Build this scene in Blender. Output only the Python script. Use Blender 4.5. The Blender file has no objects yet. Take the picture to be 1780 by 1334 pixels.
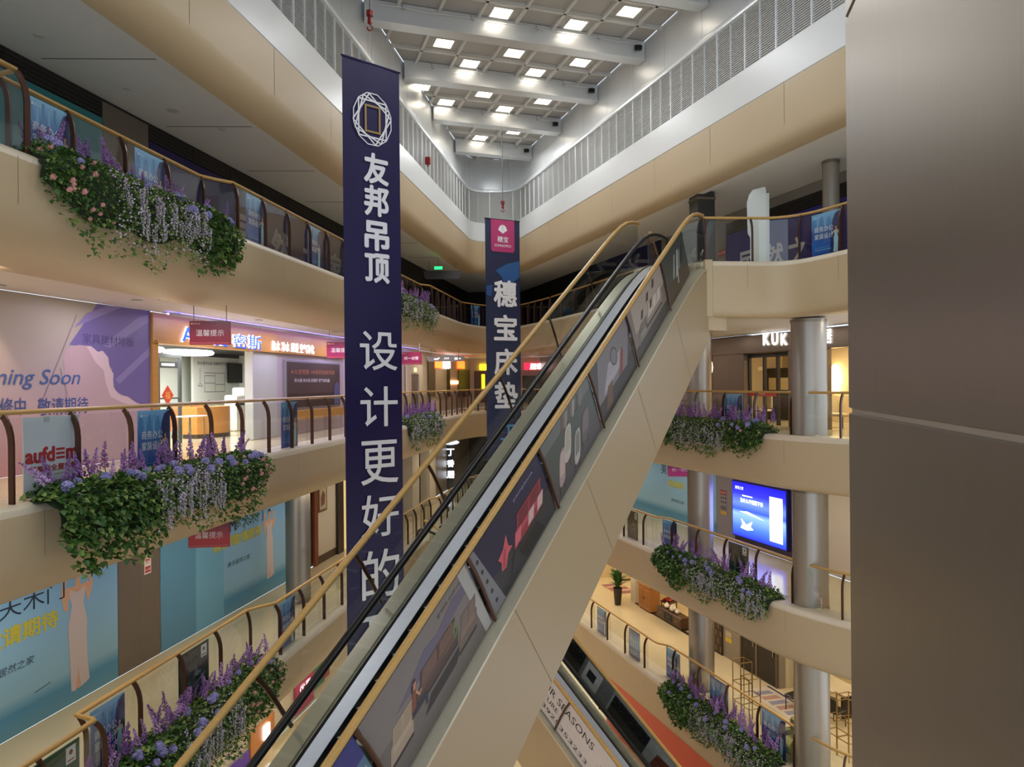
import bpy, math, random
from mathutils import Vector, Matrix
random.seed(7)
S = bpy.context.scene
C = S.collection
EYE = 1.5
FPX = 1270.0          # focal length in pixels of a 1780 px wide frame
ROLL = 0.0092

# ------------------------------------------------------------------ camera, world, exposure
cd = bpy.data.cameras.new('camera')
cam = bpy.data.objects.new('camera', cd)
C.objects.link(cam)
cd.sensor_width = 36.0
cd.lens = 36.0 * FPX / 1780.0
cd.clip_start = 0.05
cd.clip_end = 300
_r = math.atan(ROLL)
cam.matrix_world = Matrix.Translation((0, 0, EYE)) @ Matrix((
    (math.cos(_r), math.sin(_r), 0, 0), (0, 0, -1, 0), (-math.sin(_r), math.cos(_r), 0, 0), (0, 0, 0, 1)))
S.camera = cam
S.view_settings.view_transform = 'Standard'
S.view_settings.look = 'None'
S.view_settings.gamma = 1
S.view_settings.exposure = 0.08
S.view_settings.use_curve_mapping = False
S.cycles.use_denoising = True
S.cycles.max_bounces = 7
S.cycles.diffuse_bounces = 4
S.cycles.glossy_bounces = 3
S.cycles.transmission_bounces = 4
S.cycles.transparent_max_bounces = 40
S.cycles.sample_clamp_indirect = 4.0
S.cycles.caustics_reflective = False
S.cycles.caustics_refractive = False
W = bpy.data.worlds.new('world')
S.world = W
W.use_nodes = True
W.node_tree.nodes['Background'].inputs[0].default_value = (0.80, 0.88, 1.0, 1)
W.node_tree.nodes['Background'].inputs[1].default_value = 1.45


def area(loc, sx, sy, power, col=(1, 1, 1), rotz=0.0, aim=None):
    l = bpy.data.lights.new('area_lamp', 'AREA')
    l.shape = 'RECTANGLE'
    l.size, l.size_y, l.energy, l.color = sx, sy, power, col
    o = bpy.data.objects.new('area_lamp', l)
    C.objects.link(o)
    o.location = loc
    o.rotation_euler = (0, 0, rotz)
    if aim:
        o.rotation_euler = Vector(aim).to_track_quat('-Z', 'Y').to_euler()
    return o


# ------------------------------------------------------------------ pixel helpers (real distances come from heights and walls)
def ray(u, v):
    du, dv = u - 890.0, v - 667.0
    return (du - dv * ROLL) / FPX, -(du * ROLL + dv) / FPX


def PZ(u, v, z):
    x, h = ray(u, v)
    Y = (z - EYE) / h
    return Vector((x * Y, Y, z))


def PY(u, v, Y):
    x, h = ray(u, v)
    return Vector((x * Y, Y, EYE + h * Y))


class Fr:
    """a vertical wall plane: right vector r as seen from the void, n towards the void"""
    def __init__(s, ox, oy, rx, ry):
        k = math.hypot(rx, ry)
        s.O = Vector((ox, oy, 0))
        s.r = Vector((rx / k, ry / k, 0))
        s.n = Vector((s.r.y, -s.r.x, 0))
        s.rz = math.atan2(s.r.y, s.r.x)

    def hit(s, u, v, d=0.0):
        a, h = ray(u, v)
        o = s.O - s.n * d
        # (a,1)*Y = o + r*k
        det = a * (-s.r.y) + s.r.x
        Y = (o.x * (-s.r.y) + s.r.x * o.y) / det
        k = (a * o.y - o.x) / det if abs(det) > 1e-9 else 0
        k = (a * Y - o.x) / s.r.x if abs(s.r.x) > abs(s.r.y) else (Y - o.y) / s.r.y
        return k, EYE + h * Y

    def at(s, k, d=0.0, z=0.0):
        p = s.O + s.r * k - s.n * d
        return Vector((p.x, p.y, z))


LW = Fr(-10.6, 0, .172, 1)
RW = Fr(16.9, 0, .33, -1)
RW1 = Fr(15.8, 0, .33, -1)
FW = Fr(0, 46, 1, 0)
L1, L0, LM1, LM2, LM3 = 4.4, 0.0, -4.4, -8.8, -13.2


# ------------------------------------------------------------------ materials
def lin(c):
    if isinstance(c, str):
        c = c.lstrip('#')
        c = [int(c[i:i + 2], 16) / 255 for i in (0, 2, 4)]
        c = [x / 12.92 if x <= .04045 else ((x + .055) / 1.055) ** 2.4 for x in c]
    return (c[0], c[1], c[2], 1)


_M = {}


def mat(name, col='#808080', rough=.5, metal=0.0, emit=0.0, nscale=0.0, namt=0.0, stretch=(1, 1, 1), bump=0.0, ecol=None, coords='Object', spec=.5, aniso=0):
    if name in _M:
        return _M[name]
    m = bpy.data.materials.new(name)
    m.use_nodes = True
    nt = m.node_tree
    b = nt.nodes['Principled BSDF']
    c = lin(col)
    b.inputs['Base Color'].default_value = c
    b.inputs['Roughness'].default_value = rough
    b.inputs['Metallic'].default_value = metal
    b.inputs['Specular IOR Level'].default_value = spec
    if aniso:
        b.inputs['Anisotropic'].default_value = aniso
    if emit:
        b.inputs['Emission Color'].default_value = lin(ecol) if ecol else c
        b.inputs['Emission Strength'].default_value = emit
    if nscale:
        tc = nt.nodes.new('ShaderNodeTexCoord')
        mp = nt.nodes.new('ShaderNodeMapping')
        mp.inputs['Scale'].default_value = stretch
        nz = nt.nodes.new('ShaderNodeTexNoise')
        nz.inputs['Scale'].default_value = nscale
        nz.inputs['Detail'].default_value = 3
        nt.links.new(tc.outputs[coords], mp.inputs[0])
        nt.links.new(mp.outputs[0], nz.inputs[0])
        rp = nt.nodes.new('ShaderNodeMixRGB')
        rp.inputs[1].default_value = [x * (1 - namt) for x in c[:3]] + [1]
        rp.inputs[2].default_value = [min(1, x * (1 + namt)) for x in c[:3]] + [1]
        nt.links.new(nz.outputs['Fac'], rp.inputs[0])
        nt.links.new(rp.outputs[0], b.inputs['Base Color'])
        if bump:
            bp = nt.nodes.new('ShaderNodeBump')
            bp.inputs['Strength'].default_value = bump
            bp.inputs['Distance'].default_value = .01
            nt.links.new(nz.outputs['Fac'], bp.inputs['Height'])
            nt.links.new(bp.outputs[0], b.inputs['Normal'])
    _M[name] = m
    return m


def gradmat(name, stops, rough=.45, axis=2, nscale=0, namt=.0, emit=0):
    """a printed gradient along a generated axis"""
    if name in _M:
        return _M[name]
    m = mat(name, '#808080', rough)
    nt = m.node_tree
    tc = nt.nodes.new('ShaderNodeTexCoord')
    sp = nt.nodes.new('ShaderNodeSeparateXYZ')
    nt.links.new(tc.outputs['Generated'], sp.inputs[0])
    cr = nt.nodes.new('ShaderNodeValToRGB')
    el = cr.color_ramp.elements
    while len(el) < len(stops):
        el.new(.5)
    for e, (p, c) in zip(el, stops):
        e.position = p
        e.color = lin(c)
    nt.links.new(sp.outputs[axis], cr.inputs[0])
    out = cr.outputs[0]
    if nscale:
        nz = nt.nodes.new('ShaderNodeTexNoise')
        nz.inputs['Scale'].default_value = nscale
        nz.inputs['Detail'].default_value = 5
        nt.links.new(tc.outputs['Generated'], nz.inputs[0])
        mx = nt.nodes.new('ShaderNodeMixRGB')
        mx.blend_type = 'SOFT_LIGHT'
        mx.inputs[0].default_value = namt
        nt.links.new(out, mx.inputs[1])
        nt.links.new(nz.outputs['Fac'], mx.inputs[2])
        out = mx.outputs[0]
    b = nt.nodes['Principled BSDF']
    nt.links.new(out, b.inputs['Base Color'])
    if emit:
        nt.links.new(out, b.inputs['Emission Color'])
        b.inputs['Emission Strength'].default_value = emit
    return m


def ink(hexc, emit=0):
    return mat('ink_' + hexc.lstrip('#') + ('_lit%g' % emit if emit else ''), hexc, .45, emit=emit)


def glassmat(name, tint=(.97, .985, .98), gl=1.0, haze=0.0):
    if name in _M:
        return _M[name]
    m = bpy.data.materials.new(name)
    m.use_nodes = True
    nt = m.node_tree
    nt.nodes.remove(nt.nodes['Principled BSDF'])
    out = nt.nodes['Material Output']
    t = nt.nodes.new('ShaderNodeBsdfTransparent')
    t.inputs[0].default_value = (*tint, 1)
    g = nt.nodes.new('ShaderNodeBsdfGlossy')
    g.inputs['Roughness'].default_value = .02
    lw = nt.nodes.new('ShaderNodeLayerWeight')
    lw.inputs[0].default_value = .5
    pw = nt.nodes.new('ShaderNodeMath')
    pw.operation = 'POWER'
    pw.inputs[1].default_value = 5
    nt.links.new(lw.outputs['Facing'], pw.inputs[0])
    nz = nt.nodes.new('ShaderNodeMath')
    nz.operation = 'MULTIPLY_ADD'
    nz.inputs[1].default_value = .9 * gl
    nz.inputs[2].default_value = .045 * gl
    nt.links.new(pw.outputs[0], nz.inputs[0])
    mx = nt.nodes.new('ShaderNodeMixShader')
    nt.links.new(nz.outputs[0], mx.inputs[0])
    nt.links.new(t.outputs[0], mx.inputs[1])
    nt.links.new(g.outputs[0], mx.inputs[2])
    nt.links.new(mx.outputs[0], out.inputs[0])
    _M[name] = m
    return m


M_CREAM = mat('cream_laminate', '#c3ae8c', .42, nscale=14, namt=.07, stretch=(1, 1, 22), bump=.05)
M_TRUSS = mat('truss_laminate', '#ab987a', .4, nscale=14, namt=.07, stretch=(1, 1, 22), bump=.05)
M_JOINT = mat('panel_joint', '#8a7658', .7)
M_CURB = mat('curb_stone', '#d9ccb4', .35, nscale=9, namt=.05)
M_WHITE = mat('white_panel', '#dfe2e3', .32, nscale=3, namt=.02)
M_CLER = mat('white_metal_panel', '#e2e6e8', .28, metal=.25, nscale=2, namt=.03)
M_CEIL = mat('ceiling_paint', '#efeeec', .75, nscale=4, namt=.02)
M_CEILW = mat('ceiling_white', '#dcd4cc', .6, nscale=4, namt=.02)
M_LOUV = mat('louvre_grey', '#d6d6d4', .4, metal=.2)
M_LOUVD = mat('louvre_backing', '#a5a6a6', .8)
M_FLOOR = mat('cream_tile', '#d8c8a4', .14, nscale=1.6, namt=.07)
M_WOOD = mat('oak_handrail', '#c29a58', .3, nscale=6, namt=.18, stretch=(1, 1, 6))
M_WOODD = mat('dark_wood', '#3b2018', .35, nscale=8, namt=.2)
M_POST = mat('bronze_post', '#4a2c1f', .3, metal=.3, nscale=5, namt=.15)
M_STEEL = mat('brushed_steel', '#a39d94', .38, metal=.75, nscale=40, namt=.06, stretch=(1, 1, .05))
M_DSTEEL = mat('dark_brushed_steel', '#8f867a', .36, metal=.85, nscale=60, namt=.05, stretch=(1, 1, .04), bump=.02)
M_BLACK = mat('black_rubber', '#0b0b0d', .35, nscale=20, namt=.1)
M_SILVER = mat('polished_aluminium', '#e2e6ec', .25, metal=.3, nscale=30, namt=.08, stretch=(.2, .2, 1))
M_GLASS = glassmat('clear_glass')
M_GLASSE = glassmat('escalator_glass', (.90, .93, .92))
M_GREEN = mat('ivy_green', '#3f6428', .45, nscale=3, namt=.5)
M_GREEN2 = mat('ivy_light', '#7d9448', .45, nscale=3, namt=.4)
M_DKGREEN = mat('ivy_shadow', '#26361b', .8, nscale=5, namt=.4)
M_LAV = mat('lavender_petal', '#a070b4', .5, nscale=9, namt=.35)
M_LAV2 = mat('lavender_pale', '#c49ad0', .5, nscale=9, namt=.3)
M_HYD = mat('hydrangea_petal', '#a6a0d2', .5, nscale=9, namt=.3)
M_WIS = mat('wisteria_petal', '#d2c6d4', .5, nscale=9, namt=.3)
M_ROSE = mat('rose_petal', '#dca398', .5, nscale=9, namt=.3)
M_STEM = mat('stem_green', '#4a5a2a', .6, nscale=4, namt=.2)
M_GREYW = mat('taupe_metal_panel', '#7d7268', .4, metal=.35, nscale=3, namt=.05)
M_WALLC = mat('cream_wall', '#cfc4b0', .6, nscale=3, namt=.04)
M_DARK = mat('unlit_wall', '#2a2624', .7, nscale=3, namt=.1)  # missing light is put into this dark wall colour


# ------------------------------------------------------------------ mesh builder
_TX = {}


def text_geo(s, bold=0.0, extrude=0.0):
    k = (s, bold, extrude)
    if k not in _TX:
        c = bpy.data.curves.new('glyphs', 'FONT')
        c.body = s
        c.size = 1
        c.resolution_u = 3
        c.offset = bold
        c.extrude = extrude
        o = bpy.data.objects.new('glyphs', c)
        C.objects.link(o)
        dg = bpy.context.evaluated_depsgraph_get()
        dg.update()
        e = o.evaluated_get(dg)
        me = e.to_mesh()
        vs = [tuple(v.co) for v in me.vertices]
        fs = [tuple(p.vertices) for p in me.polygons]
        e.to_mesh_clear()
        bpy.data.objects.remove(o)
        bpy.data.curves.remove(c)
        _TX[k] = (vs, fs)
    return _TX[k]


class MB:
    def __init__(s):
        s.v, s.f, s.m, s.mats = [], [], [], []

    def mi(s, m):
        if m not in s.mats:
            s.mats.append(m)
        return s.mats.index(m)

    def add(s, vs, fs, m):
        b = len(s.v)
        i = s.mi(m)
        s.v += [tuple(p) for p in vs]
        for f in fs:
            s.f.append([b + k for k in f])
            s.m.append(i)
        return s

    def box(s, x0, x1, y0, y1, z0, z1, m):
        v = [(x, y, z) for z in (z0, z1) for y in (y0, y1) for x in (x0, x1)]
        return s.add(v, [(0, 2, 3, 1), (4, 5, 7, 6), (0, 1, 5, 4), (2, 6, 7, 3), (0, 4, 6, 2), (1, 3, 7, 5)], m)

    def bbox(s, x0, x1, y0, y1, z0, z1, m, b=.02):
        """box with bevelled vertical and horizontal edges"""
        def ring(z, k):
            return [(x0 + b + k, y0 + k, z), (x1 - b - k, y0 + k, z), (x1 - k, y0 + b + k, z), (x1 - k, y1 - b - k, z),
                    (x1 - b - k, y1 - k, z), (x0 + b + k, y1 - k, z), (x0 + k, y1 - b - k, z), (x0 + k, y0 + b + k, z)]
        vs = ring(z0, b) + ring(z0 + b, 0) + ring(z1 - b, 0) + ring(z1, b)
        fs = [tuple(range(7, -1, -1)), tuple(range(24, 32))]
        for j in range(3):
            for i in range(8):
                fs.append((j * 8 + i, j * 8 + (i + 1) % 8, (j + 1) * 8 + (i + 1) % 8, (j + 1) * 8 + i))
        return s.add(vs, fs, m)

    def poly(s, pts, m):
        return s.add(pts, [tuple(range(len(pts)))], m)

    def prism(s, pts, vec, m):
        n = len(pts)
        vec = Vector(vec)
        a = [Vector(p) for p in pts]
        return s.add(a + [p + vec for p in a], [tuple(range(n - 1, -1, -1)), tuple(range(n, 2 * n))] +
                     [(i, (i + 1) % n, n + (i + 1) % n, n + i) for i in range(n)], m)

    def tube(s, pts, r, m, n=8, ry=None, closed=False):
        """round (or elliptic: ry vertical) tube along points"""
        pts = [Vector(p) for p in pts]
        N = len(pts)
        ry = ry or r
        vs = []
        up0 = Vector((0, 0, 1))
        prev = None
        for i, p in enumerate(pts):
            a = pts[(i - 1) % N] if (closed or i > 0) else p
            c = pts[(i + 1) % N] if (closed or i < N - 1) else p
            t = (c - a).normalized()
            if abs(t.z) > .98:
                side = prev or Vector((1, 0, 0))
                side = (side - t * side.dot(t)).normalized()
            else:
                side = t.cross(up0).normalized()
            prev = side
            up = side.cross(t).normalized()
            rr = r[i] if isinstance(r, (list, tuple)) else r
            rv = rr if isinstance(r, (list, tuple)) else ry
            for k in range(n):
                q = 2 * math.pi * k / n
                vs.append(p + side * (math.cos(q) * rr) + up * (math.sin(q) * rv))
        fs = []
        for i in range(N if closed else N - 1):
            j = (i + 1) % N
            for k in range(n):
                fs.append((i * n + k, i * n + (k + 1) % n, j * n + (k + 1) % n, j * n + k))
        if not closed:
            fs += [tuple(range(n - 1, -1, -1)), tuple(range((N - 1) * n, N * n))]
        return s.add(vs, fs, m)

    def lathe(s, prof, m, n=20, c=(0, 0, 0)):
        vs, fs = [], []
        for (r, z) in prof:
            for k in range(n):
                q = 2 * math.pi * k / n
                vs.append((c[0] + r * math.cos(q), c[1] + r * math.sin(q), c[2] + z))
        for i in range(len(prof) - 1):
            for k in range(n):
                fs.append((i * n + k, i * n + (k + 1) % n, (i + 1) * n + (k + 1) % n, (i + 1) * n + k))
        fs += [tuple(range(n - 1, -1, -1)), tuple(range((len(prof) - 1) * n, len(prof) * n))]
        return s.add(vs, fs, m)

    def text(s, t, x, z, size, m, y=-.004, bold=0.0, extrude=0.0, align='C', w=None, shear=0.0, vert=None):
        """text in the local x-z plane facing -y; size = height of a capital or a Chinese glyph, w = total width if given"""
        vs, fs = text_geo(t, 0.0, extrude)
        if not vs:
            return s
        if bold:
            # thicker strokes: the same glyphs laid over each other, shifted by a stroke's extra half-width
            base_v, base_f = vs, fs
            vs, fs = [], []
            for q in range(8):
                dx, dy = bold * math.cos(q * math.pi / 4), bold * math.sin(q * math.pi / 4)
                o = len(vs)
                vs = vs + [(p[0] + dx, p[1] + dy, p[2] + .0004 * q) for p in base_v]
                fs = fs + [tuple(o + i for i in f) for f in base_f]
        x0, x1 = min(p[0] for p in vs), max(p[0] for p in vs)
        y0, y1 = min(p[1] for p in vs), max(p[1] for p in vs)
        k = size / (y1 - y0)
        kx = (w / (x1 - x0)) if w else k
        W_ = (x1 - x0) * kx
        ox = {'C': -W_ / 2, 'L': 0, 'R': -W_}[align]
        out = [(x + ox + (p[0] - x0) * kx + shear * (p[1] - y0) * k, y - p[2], z + (p[1] - (y0 + y1) / 2) * k) for p in vs]
        return s.add(out, fs, m)

    def rect(s, x0, z0, x1, z1, m, y=-.003):
        return s.poly([(x0, y, z0), (x1, y, z0), (x1, y, z1), (x0, y, z1)], m)

    def pl(s, pts, m, y=-.003):
        return s.poly([(p[0], y, p[1]) for p in pts], m)

    def disc(s, x, z, r, m, y=-.003, n=18, rz=None):
        return s.pl([(x + r * math.cos(2 * math.pi * k / n), z + (rz or r) * math.sin(2 * math.pi * k / n)) for k in range(n)], m, y)

    def line(s, p, q, w, m, y=-.004):
        d = Vector((q[0] - p[0], q[1] - p[1]))
        if d.length < 1e-6:
            return s
        d.normalize()
        o = Vector((-d.y, d.x)) * (w / 2)
        return s.pl([(p[0] - o.x, p[1] - o.y), (q[0] - o.x, q[1] - o.y), (q[0] + o.x, q[1] + o.y), (p[0] + o.x, p[1] + o.y)], m, y)

    def build(s, name, parent=None, loc=None, rotz=0.0, smooth=True, world=False, angle=35):
        me = bpy.data.meshes.new(name)
        vs = s.v
        if world and parent is not None:
            p = parent.location
            vs = [(x - p.x, y - p.y, z - p.z) for (x, y, z) in vs]
        me.from_pydata(vs, [], s.f)
        for m in s.mats:
            me.materials.append(m)
        me.polygons.foreach_set('material_index', s.m)
        if smooth:
            me.polygons.foreach_set('use_smooth', [True] * len(me.polygons))
            me.set_sharp_from_angle(angle=math.radians(angle))
        me.update()
        o = bpy.data.objects.new(name, me)
        C.objects.link(o)
        if parent is not None:
            o.parent = parent
        if loc is not None:
            o.location = loc
        if rotz:
            o.rotation_euler = (0, 0, rotz)
        return o


def tag(o, label=None, cat=None, group=None, kind=None):
    if label:
        o['label'] = label
    if cat:
        o['category'] = cat
    if group:
        o['group'] = group
    if kind:
        o['kind'] = kind
    return o


def thing(name, label, cat, loc=(0, 0, 0), rotz=0.0, group=None):
    o = bpy.data.objects.new(name, None)
    C.objects.link(o)
    o.location = loc
    o.rotation_euler = (0, 0, rotz)
    o.empty_display_size = .2
    return tag(o, label, cat, group)


def struct(o):
    o['kind'] = 'structure'
    return o


def inst(o, loc, rot=(0, 0, 0), sc=1.0, parent=None, world=True):
    c = o.copy()
    C.objects.link(c)
    c.parent = parent
    if parent is not None and world:
        loc = Vector(loc) - parent.location
    c.location = loc
    c.rotation_euler = rot
    c.scale = (sc, sc, sc) if not isinstance(sc, tuple) else sc
    return c


# ------------------------------------------------------------------ plan paths
def fillet(pts, rad, n=6):
    out = []
    pts = [Vector((p[0], p[1])) for p in pts]
    for i, p in enumerate(pts):
        r = rad[i] if isinstance(rad, (list, tuple)) else rad
        if i in (0, len(pts) - 1) or r <= 0:
            out.append(p)
            continue
        a, c = pts[i - 1] - p, pts[i + 1] - p
        d = min(r, a.length * .48, c.length * .48)
        s, e = p + a.normalized() * d, p + c.normalized() * d
        for k in range(n + 1):
            t = k / n
            out.append(s * (1 - t) ** 2 + p * (2 * t * (1 - t)) + e * t * t)
    return out


def offset(path, d):
    out = []
    N = len(path)
    for i, p in enumerate(path):
        t1 = (path[i] - path[i - 1]).normalized() if i > 0 else None
        t2 = (path[i + 1] - path[i]).normalized() if i < N - 1 else None
        if t1 is None:
            t1 = t2
        if t2 is None:
            t2 = t1
        n1, n2 = Vector((t1.y, -t1.x)), Vector((t2.y, -t2.x))
        b = (n1 + n2)
        if b.length < 1e-6:
            b = n1
        b.normalize()
        out.append(p + b * (d / max(.5, b.dot(n1))))
    return out


def xl(Y, x0=-7.33):
    return x0 + .1417 * Y


def xr(Y):
    return 13.3 - .33 * Y


def base_path(level):
    left = [(xl(-3), -3), (xl(36.2), 36.2)]
    if level == 'top':
        return fillet([(xl(-3, -7.33), -3), (xl(36.9), 36.9), (.35, 36.9), (12.5 + .33 * 4, -4)], [0, 1.3, 1.1, 0], 8)
    if level == L1:
        pts = [(xl(-3, -7.62), -3), (xl(36.2, -7.62), 36.2)] + [(-1.3, 38.6), (.4, 38.5), (xr(35), 35), (xr(25), 25), (3.42, 19.35), (4.95, 18.25), (7.05, 18.45), (7.75, 16.9), (8.3, 14.5), (9.2, 9), (9.2, -3)]
        return fillet(pts, [0, 1.6, 1.2, 1.2, 2, 1.5, .15, .15, 1.0, 1.0, 2, 2, 0], 7)
    pts = left + [(-1.3, 38.6), (.4, 38.5), (xr(35), 35), (xr(18.9), 18.9), (8.5, 17.0), (11.5, 14.6), (12.3, 9), (12.3, -3)]
    return fillet(pts, [0, 1.6, 1.2, 1.2, 2, 1.0, 1.5, 2, 2, 0], 7)


def sweep(mb, path, prof, m):
    """prof: (offset towards the void, z) list"""
    n = len(path)
    rows = [[(p.x, p.y, z) for p in offset(path, d)] for d, z in prof]
    vs = [v for r in rows for v in r]
    fs = []
    for j in range(len(prof) - 1):
        for i in range(n - 1):
            fs.append((j * n + i, j * n + i + 1, (j + 1) * n + i + 1, (j + 1) * n + i))
    return mb.add(vs, fs, m)


def blend(path, da, db):
    w = [max(0.0, min(1.0, (p.x + 2.4) / 2.8)) if p.y > 30 else (0.0 if p.x < -1.5 else 1.0) for p in path]
    return [a.lerp(b, k) for a, b, k in zip(offset(path, da), offset(path, db), w)]


def sweep2(mb, path, pa, pb, m):
    """as sweep, but the section changes from pa on the hoarding side to pb on the round-column side"""
    n = len(path)
    w = [max(0.0, min(1.0, (p.x + 2.4) / 2.8)) if p.y > 30 else (0.0 if p.x < -1.5 else 1.0) for p in path]
    vs = []
    for (da, za), (db, zb) in zip(pa, pb):
        A, B_ = offset(path, da), offset(path, db)
        for i in range(n):
            q = A[i].lerp(B_[i], w[i])
            vs.append((q.x, q.y, za + (zb - za) * w[i]))
    fs = []
    for j in range(len(pa) - 1):
        for i in range(n - 1):
            fs.append((j * n + i, j * n + i + 1, (j + 1) * n + i + 1, (j + 1) * n + i))
    return mb.add(vs, fs, m)


def resample(path, step):
    out = [(path[0], (path[1] - path[0]).normalized())]
    acc = 0.0
    for a, b in zip(path, path[1:]):
        L = (b - a).length
        t = (b - a).normalized()
        k = step - acc
        while k < L:
            out.append((a + t * k, t))
            k += step
        acc = L - (k - step)
    return out


# ------------------------------------------------------------------ storeys: floors, ceilings, fascias
LNAME = {L1: 'top gallery', L0: 'eye-level gallery', LM1: 'second gallery down', LM2: 'third gallery down'}
for zf in (L1, L0, LM1, LM2):
    B = base_path(zf)
    # floor ring, seen from inside the hall
    outer = [(16.9 + .33 * 3, -3), (16.9 - .33 * 46, 46), (-10.6 + .172 * 46, 46), (-10.6 - .172 * 3, -3)]
    E = offset(B, .1)
    E = [p for p in E]
    mb = MB()
    pts = [(p.x, p.y, zf) for p in E] + [(x, y, zf) for x, y in outer]
    mb.poly(pts, M_FLOOR)
    struct(mb.build('floor', smooth=False))
    mb = MB()
    cm = M_CEIL if zf == 'top' else M_CEILW
    pts = [(p.x, p.y, zf - 1.25) for p in blend(B, -.68, -.25)] + [(x, y, zf - 1.25) for x, y in outer]
    mb.poly(pts[::-1], cm)
    struct(mb.build('ceiling', smooth=False))
    mb = MB()
    sweep(mb, B, [(-.55, zf + .005), (-.55, zf + .09), (-.5, zf + .1), (.08, zf + .1)], M_CURB)
    sweep(mb, B, [(.08, zf + .1), (.15, zf + .085), (.19, zf + .04), (.2, zf - .03)], M_CURB)
    sweep2(mb, B, [(.2, zf - .03), (.2, zf - .52), (.17, zf - .68), (.08, zf - .86), (-.06, zf - 1.01), (-.3, zf - 1.17), (-.55, zf - 1.27), (-.72, zf - 1.30), (-.72, zf - 1.25)],
           [(.2, zf - .03), (.2, zf - .8), (.2, zf - 1.1), (.19, zf - 1.18), (.16, zf - 1.24), (.1, zf - 1.28), (.02, zf - 1.30), (-.3, zf - 1.30), (-.3, zf - 1.25)], M_CREAM)
    for p, t in resample(offset(B, .2), 2.45)[1:]:
        n = Vector((t.y, -t.x))
        a, b = p + n * .002 - t * .004, p + n * .002 + t * .004
        mb.poly([(a.x, a.y, zf - .6), (b.x, b.y, zf - .6), (b.x, b.y, zf + .0), (a.x, a.y, zf + .0)], M_JOINT)
    struct(mb.build('gallery_fascia', angle=50))

# ground floor
mb = MB()
mb.poly([(-14, -6, LM3), (19, -6, LM3), (19, 50, LM3), (-14, 50, LM3)], M_FLOOR)
struct(mb.build('floor', smooth=False))

# ------------------------------------------------------------------ crown of the hall: beige fascia, white band, louvres, clerestory, coffers
T = base_path('top')
mb = MB()
outer = [(18, -4), (18, 48), (-14, 48), (-14, -3)]
mb.poly(([(p.x, p.y, 7.28) for p in offset(T, -.3)] + [(x, y, 7.28) for x, y in outer])[::-1], M_CEIL)
struct(mb.build('ceiling', smooth=False))
mb = MB()
sweep2(mb, T, [(.2, 8.64), (.2, 7.62), (.17, 7.45), (.06, 7.26), (-.12, 7.13), (-.34, 7.09)], [(.2, 8.64), (.2, 7.5), (.19, 7.36), (.15, 7.24), (.06, 7.14), (-.2, 7.1)], M_CREAM)
for p, t in resample(offset(T, .2), 3.1)[1:]:
    n = Vector((t.y, -t.x))
    a, b = p + n * .003 - t * .006, p + n * .003 + t * .006
    mb.poly([(a.x, a.y, 7.62), (b.x, b.y, 7.62), (b.x, b.y, 8.63), (a.x, a.y, 8.63)], M_JOINT)
struct(mb.build('gallery_fascia', angle=50))
mb = MB()
sweep2(mb, T, [(-.34, 7.09), (-.34, 7.2), (-.6, 7.2), (-.6, 7.3)], [(-.2, 7.1), (-.2, 7.18), (-.6, 7.18), (-.6, 7.3)], M_CEIL)
struct(mb.build('ceiling_step', angle=30))
mb = MB()
sweep(mb, T, [(.0, 9.58), (.2, 9.56), (.22, 9.54), (.22, 8.64), (.2, 8.62)], M_WHITE)
struct(mb.build('white_band', angle=30))
# louvre field: thin slats between uprights, one run per bay
mb = MB()
sweep(mb, T, [(.0, 9.56), (.0, 11.12)], M_LOUVD)
for k in range(26):
    z = 9.585 + k * .059
    sweep(mb, T, [(.03, z + .004), (.066, z), (.066, z + .005), (.03, z + .058)], M_LOUV)
for i, (p, t) in enumerate(resample(offset(T, .04), .62)[1:]):
    n = Vector((t.y, -t.x))
    w = .02 if i % 2 else .008
    q = [p - t * w - n * .03, p + t * w - n * .03, p + t * w + n * .05, p - t * w + n * .05]
    mb.prism([(v.x, v.y, 9.56) for v in q], (0, 0, 1.56), M_WHITE)
struct(mb.build('wall_louvres', smooth=False))
mb = MB()
sweep(mb, T, [(-.02, 12.85), (-.02, 11.3), (.14, 11.27), (.16, 11.2), (.14, 11.12), (.0, 11.11)], M_CLER)
for p, t in resample(offset(T, -.02), 2.1)[1:]:
    n = Vector((t.y, -t.x))
    a, b = p + n * .003 - t * .006, p + n * .003 + t * .006
    mb.poly([(a.x, a.y, 11.31), (b.x, b.y, 11.31), (b.x, b.y, 12.84), (a.x, a.y, 12.84)], M_LOUVD)
struct(mb.build('wall_clerestory', angle=30))

UD = Vector((1, .33)).normalized()        # along the beams
RD = Vector((-.33, 1)).normalized()       # along the round-column side
mb = MB()
cz = 12.84
CELL = 1.229
c0 = Vector((4.35, 24.4)).dot(RD)         # one beam line
mb.poly([(p.x, p.y, cz) for p in offset(T, .0)][::-1], mat('coffer_panel', '#b9b7b3', .5, nscale=2, namt=.03))
tz = [Vector((p.x, p.y)) for p in offset(T, -.02)]


def clip_line(o, d):
    """where the line o + d*s enters and leaves the hall's outline"""
    ss = []
    n = len(tz)
    for i in range(n):
        a, b = tz[i], tz[(i + 1) % n]
        e = b - a
        det = d.x * (-e.y) + e.x * d.y
        if abs(det) < 1e-9:
            continue
        w = a - o
        s_ = (w.x * (-e.y) + e.x * w.y) / det
        k = (d.x * w.y - d.y * w.x) / det
        if 0 <= k <= 1:
            ss.append(s_)
    return (min(ss), max(ss)) if len(ss) > 1 else None


def bar(mb, o, d, s0, s1, w, z0, z1, m):
    n = Vector((-d.y, d.x)) * w
    a, b = o + d * s0, o + d * s1
    mb.prism([(a - n).to_3d() + Vector((0, 0, z0)), (b - n).to_3d() + Vector((0, 0, z0)), (b + n).to_3d() + Vector((0, 0, z0)), (a + n).to_3d() + Vector((0, 0, z0))], (0, 0, z1 - z0), m)


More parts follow.
